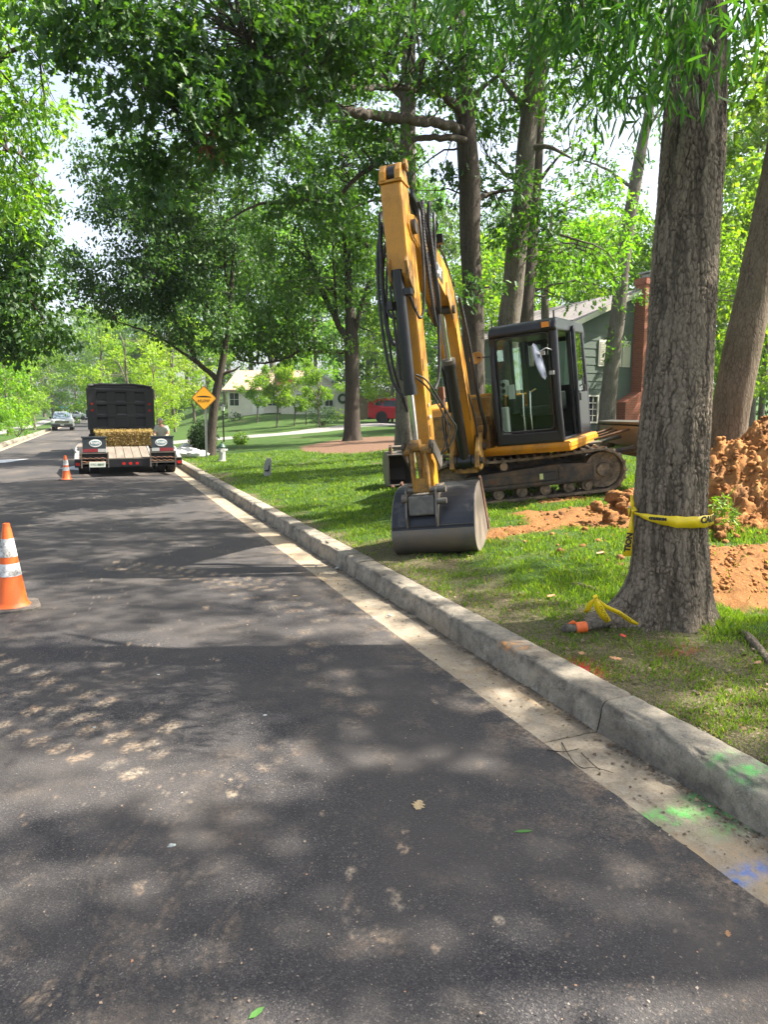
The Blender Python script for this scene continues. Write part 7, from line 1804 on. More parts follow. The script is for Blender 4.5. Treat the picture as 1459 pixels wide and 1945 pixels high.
for s in (-1, 1):
    for z in (z0 + .96, z0 + .72):
        m = MB(); m.cyl((s * (wd - .06), -.064, z), (s * (wd - .06), -.05, z), .045, n=14); m.build('tail_lamp', M['red_lens'], DT)
    m = MB(); m.b(s * (wd + .02), s * (wd + .20), 3.2, 3.35, z0 + .45, z0 + .75) if s < 0 else m.b(wd + .02, wd + .16, 3.2, 3.3, z0 + .4, z0 + .6); m.build('side_mirror', M['black'], DT, .02)
    for w0, w1 in ((.52, .78), (.84, 1.12)):
        m = MB(); m.cyl((s * w0, 1.3, .48), (s * w1, 1.3, .48), .48, n=28); t = m.build('wheel', M['tyre'], DT, .02, 40)
    m = MB(); m.b(s * .5, s * 1.2, .35, .37, .25, .85); m.build('mud_flap', M['black_matt'], DT)
    m = MB(); m.cyl((s * .9, 5.2, .48), (s * 1.18, 5.2, .48), .48, n=28); m.build('wheel', M['tyre'], DT, .02, 40)
m = MB(); m.b(-.42, .42, .1, 6.4, .72, 1.02); m.b(-1.15, -.5, .12, .3, .85, 1.02); m.b(.5, 1.15, .12, .3, .85, 1.02); m.build('chassis', fb, DT)
m = MB(); m.b(-1.08, 1.08, 3.9, 5.4, .8, 2.4); m.b(-.95, .95, 5.4, 6.6, .7, 1.55); m.build('cab', worn('truck_white', (.5, .5, .48)), DT, .08)

# ================================================================== STREET FURNITURE
def cone(loc, label, h, base, rz, r0, r1, dirty):
    o = empty('traffic_cone', loc, (0, 0, rz)); tag(o, label, 'traffic cone', 'orange traffic cones on the road')
    org = worn('cone_orange', (0.78, 0.135, 0.02), (0.14, 0.06, 0.04), .5, 0, 5, (.56, .8), .1, .15, None, 50)
    wht = worn('cone_white_tape', (.72, .72, .70), (.22, .20, .17), .45, 0, 11, (.46, .60), .08, .05)
    f = lambda t: r0 + (r1 - r0) * t
    def ring(nm, t0, t1, e, mt):
        m = MB(); m.lathe([(f(t0) + e, t0 * h), (f(t1) + e, t1 * h)][::1], n=48)
        m.f = m.f[:48]; m.mi = m.mi[:48]; return m.build(nm, mt, o, smooth=60)
    prof = [(r0 + .02, .03), (r0 + .006, .045), (f(.10), .10 * h), (f(.5), .5 * h), (f(.94), .94 * h), (f(.94) - .004, .955 * h), (f(1.0) - .002, h), (f(1.0) - .012, h + .004), (f(1.0) - .014, h - .03)]
    m = MB(); m.lathe(prof, n=48); m.f = m.f[:-2]; m.mi = m.mi[:-2]; m.build('cone_body', org, o, smooth=50)
    ring('upper_band', .62, .83, .002, wht); ring('lower_band', .40, .545, .002, wht)
    m = MB(); c = base / 2; k = .07
    pts = [(c - k, c), (c, c - k), (c, -c + k), (c - k, -c), (-c + k, -c), (-c, -c + k), (-c, c - k), (-c + k, c)]
    m._add([(p[0], p[1], 0.004) for p in pts] + [(p[0], p[1], .035) for p in pts], [tuple(range(8)), tuple(range(15, 7, -1))] + [(i, i + 8, (i + 1) % 8 + 8, (i + 1) % 8) for i in range(8)])
    m.build('base', worn('cone_base', (.045, .042, .04), (.20, .17, .13), .8, 0, 6, (.4, .7), .2), o, .006)
    return o
g = gpt(23, 1160); cone((g[0] - .0, g[1], .016), 'large orange traffic cone with scuffed white bands at the left edge', .71, .41, R_(8), .125, .028, True)
g = gpt(126, 914); cone((g[0], g[1], .018), 'smaller-looking orange traffic cone standing behind the trailer', .60, .36, R_(3), .11, .03, True)

# hump sign
g = hit(392, 866); g = g - FV * .9 + RV * .22; g[2] = float(terrain(g[0], g[1]))
SG = empty('road_sign', tuple(g), (R_(0), R_(0), 0)); tag(SG, 'yellow diamond road sign reading HUMP on a steel post', 'road sign')
m = MB(); m.b(-.03, .03, -.012, .012, -.1, 2.35); m.b(-.034, -.026, -.03, .012, -.1, 2.35); m.b(.026, .034, -.03, .012, -.1, 2.35); m.build('post', M['grey_metal'], SG)
zc = 1.6 + (787 - 757) / FPX * float(g @ FV) - g[2]; xo = -.05
yel = worn('sign_yellow', (.80, .36, .018), None, .45, 0, bstr=0.0)
def rdiam(s, r, z, y, nm, mt, par, th):
    pts = []
    for k in range(4):
        a = R_(90 * k)
        for j in range(5):
            b_ = a - R_(45) + R_(22.5 * j); pts.append((xo + (s - r * 1.414) * math.cos(a) + r * math.cos(b_), z + (s - r * 1.414) * math.sin(a) + r * math.sin(b_)))
    m = MB(); m.prism(pts, y, y + th); return m.build(nm, mt, par)
dia = rdiam(.405, .038, zc, -.042, 'sign_panel', M['black'], SG, .006)
dia2 = rdiam(.390, .038, zc, -.046, 'sign_face', yel, dia, .003)
edge_ = rdiam(.378, .034, zc, -.0485, 'border_line', M['black'], dia, .002)
face_ = rdiam(.364, .03, zc, -.051, 'sign_face', yel, dia, .002)
m = MB(); pts = [(xo - .24 + .48 * k / 20, zc + .035 + .042 * math.sin(math.pi * k / 20) ** .8) for k in range(21)]; m.prism(pts, -.055, -.051); m.build('hump_symbol', M['black'], dia)
text_obj('HUMP', .13, M['black'], dia, 'lettering', Matrix.Translation((xo, -.056, zc - .085)) @ Matrix.Rotation(math.pi / 2, 4, 'X'), .001, 1.0, 1.15, 0.0)
SG.rotation_euler = (0, R_(1), R_(-6))

# fire hydrant
g = hit(422, 876)
HY = empty('fire_hydrant', tuple(g)); tag(HY, 'grey-white fire hydrant with dark green cap on the grass by the kerb', 'fire hydrant')
HY.scale = (.80,) * 3
hw_ = worn('hydrant_white', (.46, .46, .43), (.2, .19, .16), .6, 0, 9); hg = worn('hydrant_green', (.012, .05, .03), None, .5)
m = MB(); m.lathe([(.17, 0), (.17, .03), (.12, .035), (.115, .40), (.13, .41), (.13, .45), (.115, .46), (.11, .50)], n=28); m.build('barrel', hw_, HY, smooth=40)
m = MB(); m.lathe([(.15, .50), (.155, .53), (.13, .56), (.11, .61), (.07, .65), (.03, .67), (.03, .70)], n=28); m.build('bonnet', hg, HY, smooth=40)
m = MB(); m.cyl((0, 0, .70), (0, 0, .74), .022, n=5); m.build('stem_nut', hg, HY)
for a, r in ((0, .05), (180, .05), (270, .075)):
    dx, dy = math.cos(R_(a)), math.sin(R_(a))
    m = MB(); m.cyl((dx * .1, dy * .1, .40), (dx * .19, dy * .19, .40), r, n=18); m.cyl((dx * .18, dy * .18, .40), (dx * .205, dy * .205, .40), r * 1.15, n=8); m.build('nozzle', hw_, HY, smooth=40)
for k in range(8):
    a = 2 * math.pi * k / 8; m = MB(); m.cyl((.15 * math.cos(a), .15 * math.sin(a), .02), (.15 * math.cos(a), .15 * math.sin(a), .045), .012, n=6); m.build('bolt', hw_, HY)

# broken wooden marker post
g = hit(508, 904)
WP = empty('broken_post', tuple(g), (0, R_(2), R_(-15))); tag(WP, 'short weathered grey wooden post with a split top on the lawn', 'post')
gw = worn('weathered_grey_wood', (.36, .36, .34), (.12, .11, .10), .85, 0, 14, (.45, .7), .5, .25, (1, 1, .15), 40)
m = MB(); m.prism([(-.07, -.1), (.075, -.1), (.085, .36), (.05, .42), (.0, .38), (-.02, .25), (-.05, .17), (-.085, .13)], -.06, .06); m.build('stump', gw, WP, .01)
m = MB(); m.prism([(-.10, .14), (-.055, .17), (-.02, .26), (.02, .40), (-.02, .40), (-.06, .34)], -.05, .055); m.build('splinter', gw, WP, .006)
m = MB(); m.prism([(-.085, .12), (.01, .15), (.03, .24), (.05, .26), (.04, .12), (.0, .10)], -.068, -.058); m.build('rot_hole', M['black_matt'], WP)

# white builder's sacks by the kerb
sack = worn('white_sack', (.56, .57, .55), (.3, .28, .24), .7, 0, 6, (.5, .75), .2)
for k, (px, py, sx, sy, sz, lab) in enumerate(((348, 866, .36, .3, .24, 'crumpled white sack nearest the trailer'), (363, 864, .38, .3, .20, 'middle white sack in the small pile by the kerb'), (376, 866, .36, .26, .17, 'slumped white sack nearest the leaning tree'), (356, 861, .36, .30, .27, 'white sack lying behind the others'))):
    g = hit(px, py + 3); rs = 14
    th, ph = np.meshgrid(np.linspace(0, 2 * math.pi, 28, endpoint=False), np.linspace(-math.pi / 2, math.pi / 2, 16))
    q = np.stack([np.cos(ph) * np.cos(th), np.cos(ph) * np.sin(th), np.sin(ph)], -1)
    f = 1 + 0.5 * (fbm(q * 2.2 + k * 9, 3, 6) - .5) + .15 * (fbm(q * 7 + k, 2, 7) - .5)
    me = grid_mesh('sack', q[..., 0] * sx * f, q[..., 1] * sy * f, np.maximum(0, q[..., 2] * .8 + .6) * sz * f, wrap=True)
    o = link_mesh('sack', me, sack); o.location = tuple(g); tag(o, lab, 'sack', 'white sacks heaped by the kerb')

# lamp posts and small far items
def lamp(px, py, h, lab, v=None):
    g = hit(px, py); o = empty('garden_lamp', tuple(g)); tag(o, lab, 'lamp post')
    m = MB(); m.cyl((0, 0, -.1), (0, 0, h - .35), .035, n=10); m.cyl((0, 0, h - .38), (0, 0, h - .33), .06, n=10); m.build('post', M['black'], o)
    m = MB(); m.lathe([(.05, h - .33), (.10, h - .12), (.10, h - .11)], n=6); m.build('lantern', M['clear_lens'], o)
    m = MB(); m.lathe([(.13, h - .12), (.03, h - .02), (.01, h + .04)], n=6); m.build('lantern_cap', M['black'], o)
lamp(425, 840, 1.75, 'slim black garden lamp post behind the fire hydrant')
lamp(581, 806, 1.5, 'thin black lamp post beside the drive hedge')
g = UVW((126 - PCX) / FPX * 105, 105, 0); o = empty('street_name_sign', (g[0], g[1], .2)); tag(o, 'small blue-green street name sign far down the road', 'street sign')
m = MB(); m.cyl((0, 0, -.2), (0, 0, 2.4), .03); m.build('post', M['grey_metal'], o); m = MB(); m.b(-.5, .5, -.02, .02, 2.25, 2.5); m.build('blade', worn('sign_teal', (.02, .25, .35)), o)

# ================================================================== CLAY HEAP, CLODS, LITTER
m, nt, b = newmat('orange_clay')
co = coords(nt); n1 = noise_out(nt, co, 5, 6, .7); n2 = noise_out(nt, co, 40, 4, .7)
c = ramp(nt, n1, [(.3, (.15, .065, .025)), (.5, (.30, .135, .045)), (.7, (.42, .23, .09))]); c = mix(nt, math_(nt, 'MULTIPLY', rampv(nt, n2, .5, .75), .5), c, (.15, .062, .028))
dk = noise_out(nt, co, 1.3, 4, .6)
c = mix(nt, math_(nt, 'MULTIPLY', rampv(nt, dk, .5, .66), .75), c, (.13, .075, .045))
L(nt, c, b.inputs['Base Color']); b.inputs['Roughness'].default_value = .95; b.inputs['Specular IOR Level'].default_value = .15; bump(nt, b, math_(nt, 'ADD', n1, n2), .6, .02)
M['clay'] = m
_hp = UVW(4.55, 8.35, 0); hc = (_hp[0], _hp[1])
def heap_h(x, y):
    u = (x - hc[0]) * RV[0] + (y - hc[1]) * RV[1]; v = (x - hc[0]) * FV[0] + (y - hc[1]) * FV[1]
    P2 = np.stack([x, y], -1)
    main = 1.15 * np.clip(1 - np.hypot((u - .75) / 2.05, v / 1.25) ** 1.7, -.3, 1)
    low = .45 * np.clip(1 - np.hypot((u + .15) / 1.0, (v + .5) / 1.0) ** 1.8, -.3, 1)
    lump = (fbm(P2 * 2.6, 5, 33) - .5) * .45 + (fbm(P2 * 8, 4, 34) - .5) * .22
    w, idv = worley(P2 + (fbm(P2 * 9, 3, 3)[..., None] - .5) * .10, (.075, .075), 9)
    hh = np.maximum(main, low)
    return hh + (lump + sstep(0, .35, w) * .025 + (idv - .5) * .055 + (fbm(P2 * 26, 3, 44) - .5) * .06) * sstep(-.1, .25, hh) - .03
X, Y = np.meshgrid(np.arange(-2.3, 2.6, .019), np.arange(-1.9, 1.5, .020))
WX = hc[0] + X * RV[0] + Y * FV[0]; WY = hc[1] + X * RV[1] + Y * FV[1]
H_ = heap_h(WX, WY); Tz = terrain(WX, WY)
me = grid_mesh('clay_heap', WX, WY, np.where(H_ > -.02, Tz + H_, Tz - .12), smooth=False)
heap = link_mesh('clay_heap', me, M['clay']); tag(heap, 'heap of dug orange clay right of the taped oak', 'soil heap', kind='stuff')
def clod_mesh(seed, rough=.5):
    r0 = np.random.default_rng(seed)
    bm_n = 9
    th, ph = np.meshgrid(np.linspace(0, 2 * math.pi, 22, endpoint=False), np.linspace(-math.pi / 2, math.pi / 2, 13))
    q = np.stack([np.cos(ph) * np.cos(th), np.cos(ph) * np.sin(th), np.sin(ph)], -1)
    f = 1 + rough * 2.0 * (fbm(q * 1.6 + seed * 3.1, 3, seed) - .5) + .9 * (fbm(q * 4.5 + seed, 3, seed) - .5); f[0] = f[0].mean(); f[-1] = f[-1].mean()
    q = q * f[..., None]; q = np.sign(q) * np.abs(q) ** .85
    return grid_mesh('clod', q[..., 0], q[..., 1] * .8, q[..., 2] * .7, smooth=False, wrap=True)
clods = [clod_mesh(k) for k in range(7)]
for c_ in clods: c_.materials.append(M['clay'])
def clodv(k):
    me = clods[k]; v = np.zeros(len(me.vertices) * 3, np.float32); me.vertices.foreach_get('co', v); lp = np.zeros(len(me.loops), np.int32); me.loops.foreach_get('vertex_index', lp); return v.reshape(-1, 3), lp
def small_clod(seed):
    r0 = np.random.default_rng(seed); th, ph = np.meshgrid(np.linspace(0, 2 * math.pi, 7, endpoint=False), np.array([-1.57, -.6, .35, 1.0, 1.57]))
    q = np.stack([np.cos(ph) * np.cos(th), np.cos(ph) * np.sin(th) * .8, np.sin(ph) * .7], -1) * (1 + .9 * (fbm(np.stack([np.cos(ph) * np.cos(th), np.cos(ph) * np.sin(th), np.sin(ph)], -1) * 1.6 + seed * 3.1, 2, seed) - .5))[..., None]
    me = grid_mesh('crumb', q[..., 0], q[..., 1], q[..., 2], smooth=False, wrap=True)
    v = np.zeros(len(me.vertices) * 3, np.float32); me.vertices.foreach_get('co', v); lp = np.zeros(len(me.loops), np.int32); me.loops.foreach_get('vertex_index', lp); bpy.data.meshes.remove(me); return v.reshape(-1, 3), lp
CV = [small_clod(k) for k in range(7)]
def scatter_clods(pts, sizes, name, label):
    VV = []; LL = []; off = 0
    for p, s in zip(pts, sizes):
        k = random.randrange(7); v, lp = CV[k]; a = random.uniform(0, 6.28); c, s_ = math.cos(a), math.sin(a)
        w = np.stack([v[:, 0] * c - v[:, 1] * s_, v[:, 0] * s_ + v[:, 1] * c, v[:, 2]], 1) * s + p
        VV.append(w); LL.append(lp + off); off += len(w)
    V = np.concatenate(VV); Lp = np.concatenate(LL); me = np_mesh(name, V, Lp, np.full(len(Lp) // 4, 4)); o = link_mesh(name, me, M['clay']); tag(o, label, 'soil', kind='stuff'); return o
pts = []; szs = []
for k in range(2300):
    u = random.gauss(.3, 1.2); v = random.gauss(-.2, .8)
    x = hc[0] + u * RV[0] + v * FV[0]; y = hc[1] + u * RV[1] + v * FV[1]
    h_ = float(heap_h(np.array([x]), np.array([y]))[0])
    if x < 3.4: continue
    pts.append(np.array([x, y, float(terrain(x, y)) + max(0, h_) + .005])); szs.append(random.choice((.010, .014, .018, .022, .03, .042)) * random.uniform(.7, 1.25))
for k in range(500):    # crumbs along the bare strip
    px = random.uniform(940, 1200); py = 960 + random.uniform(-20, 70); g = hit(px, py)
    if float(bare_mask(np.array([g[0]]), np.array([g[1]]))[0]) > .5: pts.append(g + ZV * .004); szs.append(random.choice((.005, .007, .010, .016, .022)))
for k in range(520):
    px = random.uniform(1350, 1459); py = random.uniform(1035, 1125); g = hit(px, py)
    if float(bare_mask(np.array([g[0]]), np.array([g[1]]))[0]) > .4: pts.append(g + ZV * .003); szs.append(random.choice((.004, .006, .008, .010, .014, .024)))
scatter_clods(pts, szs, 'clay_crumbs', 'loose crumbs of orange clay on the heap and bare ground')
# bigger clods one can tell apart, in front of the idler wheel
r0 = random.Random(4)
for k in range(34):
    px = r0.gauss(1178, 22); py = r0.gauss(972, 16)
    if k > 27: px, py = r0.uniform(1345, 1375), r0.uniform(1000, 1050)
    g = hit(px, py); s = r0.uniform(.045, .10) if k < 28 else r0.uniform(.06, .11)
    o = bpy.data.objects.new('clay_clod', clods[k % 7]); COL.objects.link(o); stack = .08 * (k % 3) if k < 24 else .02
    o.location = (g[0], g[1], g[2] + stack + s * .3); o.scale = (s * 1.2, s, s * 1.15); o.rotation_euler = (r0.uniform(-.5, .5), r0.uniform(-.5, .5), r0.uniform(0, 6.28))
    tag(o, 'lump of orange clay in the small pile between the track and the taped oak' if k < 28 else 'lump of brown clay at the foot of the heap right of the oak', 'clay clod', 'clay clods by the track' if k < 28 else 'clay clods at the heap foot')
# grass sods hanging on the heap
P = []; r1 = np.random.default_rng(8)
for (px, py) in ((1372, 960), (1384, 985)):
    c = D(px, py, 6.9); P.append(c + r1.normal(size=(90, 3)) * np.array([.06, .06, .05]))
P = np.concatenate(P); Dv = r1.normal(size=P.shape) * .5; Dv[:, 2] += .1; o = link_mesh('turf_sod', leaves_mesh('turf_sod', P, Dv, r1.normal(size=P.shape), r1.uniform(.05, .10, len(P)), 'lance'), M['blade']); tag(o, 'torn tuft of green grass on the face of the clay heap', 'grass', kind='stuff')

# ---- caution tape on the big oak
tape_y = worn('tape_yellow', (.85, .62, .012), None, .35, 0, bstr=0.05, bd=.002)
tape_k = worn('tape_black', (.02, .02, .02), None, .4)
TPE = empty('caution_tape', tuple(g0)); tag(TPE, 'yellow caution tape tied round the big oak trunk, one end hanging', 'caution tape', 'yellow caution tapes at the big oak')
def trunk_c(py): return D(np.interp(py, [700, 860, 1000, 1100, 1172], [1293, 1283, 1272, 1262, 1262]), py, VB)
zb = D(1270, 978, VB)[2]; cc = trunk_c(978); rr = .262
def ribbon(nm, cen, nrm_w, par, mat_, base=g0):
    """cen: list of centre points, nrm_w: list of half-width vectors"""
    vs = []; 
    for c, w in zip(cen, nrm_w): vs += [tuple(np.array(c) - w - base), tuple(np.array(c) + w - base)]
    fs = [(2 * i, 2 * i + 1, 2 * i + 3, 2 * i + 2) for i in range(len(cen) - 1)]
    me = bpy.data.meshes.new(nm); me.from_pydata(vs, [], fs); me.shade_smooth(); o = link_mesh(nm, me, mat_, par)
    s = o.modifiers.new('thick', 'SOLIDIFY'); s.thickness = .0012; return o
cen = []; ww = []
for k in range(61):
    a = R_(-172 + 344 * k / 60)      # 0 = right (RV) ; front is -90
    w = .0375 * (1 - .78 * math.exp(-((math.degrees(a) + 172) / 42) ** 2)) * (1 + .06 * math.sin(k * 1.7))
    z = zb + .012 * math.sin(a * 1.0) + .022 * math.exp(-((math.degrees(a) + 172) / 50) ** 2)
    r_ = rr + .006 * math.sin(k * 2.3) * .5
    cen.append(cc * [1, 1, 0] + RV * r_ * math.cos(a) + FV * r_ * math.sin(a) + ZV * z); ww.append(ZV * w + (RV * math.cos(a) + FV * math.sin(a)) * .006 * math.sin(k * .9))
ribbon('tape_band', cen, ww, TPE, tape_y)
def curved_text(s, size, a0, par, sign=1, zoff=0.0, mirror=False):
    o = text_obj(s, size, tape_k, par, 'lettering', None, .0006, 1.15, bold=.003)
    me = o.data; v = np.zeros(len(me.vertices) * 3, np.float32); me.vertices.foreach_get('co', v); v = v.reshape(-1, 3)
    x = v[:, 0] * (-1 if mirror else 1); a = a0 + x / rr
    r_ = rr + .0085 + v[:, 2]
    P = (cc * [1, 1, 0])[None] + RV[None] * (r_ * np.cos(a))[:, None] + FV[None] * (r_ * np.sin(a))[:, None] + ZV[None] * (zb + zoff + v[:, 1])[:, None] - g0
    me.vertices.foreach_set('co', P.astype(np.float32).ravel()); me.update()
curved_text('CAUTION', .056, R_(-38), TPE)
curved_text('CAUTION', .020, R_(-128), TPE, zoff=.004)
# hanging end
kx = D(1203, 968, VB - .04)
cen = [kx, D(1201, 985, VB - .05), D(1198, 1010, VB - .05), D(1194, 1035, VB - .05), D(1192, 1056, VB - .06)]
ww = [RV * .006, RV * .014 + FV * .01, RV * .022, RV * .026, RV * .030]
ribbon('tape_end', cen, ww, TPE, tape_y)
cen = [kx, D(1202, 955, VB - .03), D(1200, 940, VB - .02)]; ribbon('tape_tail', cen, [RV * .008, RV * .014, RV * .006], TPE, tape_y)
Mx = Matrix.Translation(Vector(D(1195, 1030, VB - .062) - g0)) @ Matrix.Rotation(-THETA, 4, 'Z') @ Matrix.Rotation(math.pi / 2, 4, 'X') @ Matrix.Rotation(R_(82), 4, 'Z')
text_obj('TION', .052, tape_k, TPE, 'lettering', Mx, .0006, 1.0, bold=.003)
m = MB(); kk = Vector(kx - g0); m.tube([kk + Vector((-.01, 0, -.01)), kk + Vector((.012, -.012, 0)), kk + Vector((0, 0, .014))], .014, 8); m.build('knot', tape_y, TPE, smooth=60)
# second tape, tied round a root
TP2 = empty('caution_tape', tuple(g0)); tag(TP2, 'short knotted caution tape with trailing ends lying over the oak root', 'caution tape', 'yellow caution tapes at the big oak')
v2 = VB - .38
kq = D(1131, 1136, v2)
for nm, pts, w_ in (('tape_end', [(1131, 1136), (1122, 1146), (1117, 1158), (1112, 1163)], .018), ('tape_end', [(1131, 1136), (1137, 1152), (1146, 1168), (1157, 1181)], .026), ('tape_end', [(1133, 1136), (1150, 1152), (1175, 1163), (1200, 1180), (1212, 1186)], .015)):
    n = len(pts); cen = [D(a, b2, v2 + .02 * i) for i, (a, b2) in enumerate(pts)]; 
    ww = []
    for i in range(n):
        t = cen[min(i + 1, n - 1)] - cen[max(0, i - 1)]; t /= np.linalg.norm(t); q = np.cross(t, FV * .8 + ZV * .3); q /= np.linalg.norm(q); ww.append(q * w_ * (.3 if i == 0 else (1 if i < n - 1 else .7)))
    ribbon(nm, cen, ww, TP2, tape_y)
Mx = Matrix.Translation(Vector(D(1147, 1164, v2 - .0) - g0 - FV * .012)) @ Matrix.Rotation(-THETA, 4, 'Z') @ Matrix.Rotation(math.pi / 2, 4, 'X') @ Matrix.Rotation(R_(-58), 4, 'Z'); text_obj('CAUTION', .024, tape_k, TP2, 'lettering', Mx, .0005)
Mx = Matrix.Translation(Vector(D(1186, 1170, v2 + .03) - g0 - FV * .012)) @ Matrix.Rotation(-THETA, 4, 'Z') @ Matrix.Rotation(math.pi / 2, 4, 'X') @ Matrix.Rotation(R_(-32), 4, 'Z'); text_obj('CAUTION', .022, tape_k, TP2, 'lettering', Mx, .0005)
m = MB(); kk = Vector(kq - g0); m.tube([kk + Vector((-.012, 0, .005)), kk + Vector((0, -.012, .016)), kk + Vector((.012, 0, .0)), kk + Vector((0, 0, -.008))], .011, 8); m.build('knot', tape_y, TP2, smooth=60)

# ---- short log with an orange ribbon
a = hit(1066, 1204); b_ = hit(1160, 1194)
LG = empty('log', tuple(a)); tag(LG, 'short crooked log with orange ribbon tied on, lying by the kerb', 'log')
s = polyline([(a * 0 + ZV * .02, .012), ((b_ - a) * .12 + ZV * .035, .030), ((b_ - a) * .4 + ZV * .030, .031), ((b_ - a) * .7 + ZV * .042, .030), ((b_ - a) * .93 + ZV * .05, .034), ((b_ - a) + ZV * .05, .024)], .008, .0)
link_mesh('bark', tube_np(s, 24, True, None, 7, .004, (.02, .06)), M['bark'], LG)
m = MB(); c = Vector((b_ - a) * .40 + ZV * .030); ax = Vector(b_ - a).normalized()
m.cyl(c - ax * .038, c + ax * .036, .036, .037, n=20); orr = worn('orange_ribbon', (.85, .16, .03), (.5, .08, .02), .4); m.build('ribbon', orr, LG, .002, 50)
m = MB(); m.tube([c - ax * .035 + Vector((0, 0, .03)), c - ax * .06 + Vector((0, -.01, .045)), c - ax * .085 + Vector((0, 0, .035))], [.008, .014, .004], 6); m.build('ribbon_knot', orr, LG)

# ---- root rising on the right, and one behind
for (p0, p1, p2, lab, r_) in (((1405, 1195), (1425, 1215), (1470, 1262), 'rough grey root breaking the turf at the right edge', .030), ((1075, 1110), (1100, 1112), (1150, 1125), 'mossy surface root left of the big oak', .022)):
    q = [hit(*p0) - ZV * .02, hit(*p1) + ZV * .005, hit(*p2) - ZV * .015]; s = polyline([(q[0], r_ * .7), (q[1], r_), (q[2], r_ * .8)], .012, 0)
    s[:, :3] -= q[0]; o = link_mesh('root', tube_np(s, 18, True, None, 3, .005, (.03, .06)), M['bark_big']); o.location = tuple(q[0]); tag(o, lab, 'root')

# ---- leaves, twigs and grit on the road and verge
OAKL = [(0, 0), (.10, .05), (.22, .20), (.30, .10), (.42, .36), (.55, .16), (.66, .30), (.74, .14), (.90, .16), (1, 0), (.90, -.14), (.76, -.12), (.66, -.32), (.54, -.14), (.42, -.34), (.30, -.10), (.20, -.22), (.10, -.05)]
def flat_leaf(px, py, size, rot, mt, lab, onlawn=False, z=.012, poly=OAKL, curl=.25):
    g = hit(px, py) + ZV * .03 if onlawn else gpt(px, py, z + .012) if z > .015 else gpt(px, py, .024)
    if not onlawn and z < .015: g[2] = .012 + .02 * (1 - ((g[0] + 1) / 2.9) ** 2); curl = .10
    me = bpy.data.meshes.new('fallen_leaf'); vs = [(.5, 0, .0)] + [(p[0], p[1], curl * .25 * (abs(p[1]) * 1.3 + (p[0] - .5) ** 2)) for p in poly]
    me.from_pydata([((a - .5) * size, b_ * size, c * size) for a, b_, c in vs], [], [(0, i + 1, (i + 1) % len(poly) + 1) for i in range(len(poly))])
    o = link_mesh('fallen_leaf', me, mt); o.location = tuple(g); o.rotation_euler = (random.uniform(-.15, .15), random.uniform(-.1, .1), rot)
    s_ = o.modifiers.new('thick', 'SOLIDIFY'); s_.thickness = .0008
    tag(o, lab, 'leaf', 'fallen leaves'); return o
tan = worn('dry_leaf', (.40, .30, .16), (.28, .19, .10), .7, 0, 60); brn = worn('brown_leaf', (.40, .21, .10), (.25, .12, .06), .7, 0, 60); grn = worn('green_leaf', (.06, .17, .03), None, .5)
flat_leaf(795, 1528, .085, .9, tan, 'pale tan lobed leaf lying alone on the asphalt')
flat_leaf(995, 1576, .075, -.35, grn, 'narrow green leaf on the asphalt near the gutter', poly=[(0, 0), (.3, .11), (.7, .10), (1, 0), (.7, -.10), (.3, -.11)])
flat_leaf(487, 1926, .055, .5, grn, 'small green leaf at the bottom edge of the road', poly=[(0, 0), (.3, .16), (.7, .14), (1, 0), (.7, -.14), (.3, -.16)])
flat_leaf(1047, 1139, .10, .4, brn, 'tan curled leaf on the grass left of the taped oak', True)
flat_leaf(1140, 1056, .10, .2, tan, 'pale leaf on the grass behind the taped oak', True)
flat_leaf(1184, 1216, .07, 1.2, worn('red_leaf', (.62, .07, .05), None, .6), 'small red leaf on the grass right of the log', True)
flat_leaf(1440, 1268, .06, .2, brn, 'small brown leaf on the turf at the right edge', True)
flat_leaf(1384, 1768, .03, .8, brn, 'tiny rust-brown leaf beside the gutter edge')
flat_leaf(560, 1130, .06, .4, tan, 'tan leaf fragment on the asphalt beyond the gutter edge')
flat_leaf(617, 1099, .09, 1.4, tan, 'flat tan leaf in the gutter beside the digging bucket', z=.02)
flat_leaf(1170, 1260, .08, 2.0, brn, 'brown leaf tucked against the turf above the kerb', True)
flat_leaf(1105, 1250, .07, .7, brn, 'curled brown leaf near the red paint mark', True)
stone = worn('pale_stone', (.34, .38, .36), (.22, .24, .23), .7)
for k, (px, py, s) in enumerate(((325, 1609, .014), (179, 1384, .012), (300, 1283, .010), (503, 1360, .010), (228, 1640, .008), (345, 1508, .008), (740, 1170, .016), (640, 1080, .02), (600, 1075, .015))):
    g = gpt(px, py, .02); o = bpy.data.objects.new('pebble', clods[k % 7].copy()); COL.objects.link(o); o.data.materials.clear(); o.data.materials.append(stone)
    o.location = (g[0], g[1], g[2] + s * .3); o.scale = (s, s * .9, s * .8); tag(o, ['grey-green pebble alone on the lower left asphalt', 'small pale pebble beside the clay tread prints', 'tiny pebble above the tread prints', 'small dark pebble on the middle of the lane', 'tiny pebble near the bottom left', 'tiny pale chip left of the tan leaf', 'stone chip in the gutter before the oak', 'stone chip lying in the gutter beside the bucket', 'stone chip on the gutter edge left of the bucket'][k], 'pebble')
# forked twig in the gutter
tw = []
for pts in ([(1068, 1410), (1085, 1440), (1105, 1458), (1130, 1458), (1166, 1468)], [(1105, 1430), (1125, 1450), (1140, 1462)], [(1040, 1424), (1070, 1428), (1100, 1422)]):
    P = np.array([gpt(a_, b2, .012 + .008 * (i % 2)) for i, (a_, b2) in enumerate(pts)]); base = P[0]
    tw.append(polyline([(p, .0028 - .0004 * i) for i, p in enumerate(P)], .012, 0))
o0 = tw[0][0, :3].copy()
for t in tw: t[:, :3] -= o0
o = link_mesh('twig', tube_multi(tw, 6), M['bark_shaded']); o.location = tuple(o0); tag(o, 'thin forked twig lying in the gutter near the kerb joint', 'twig')
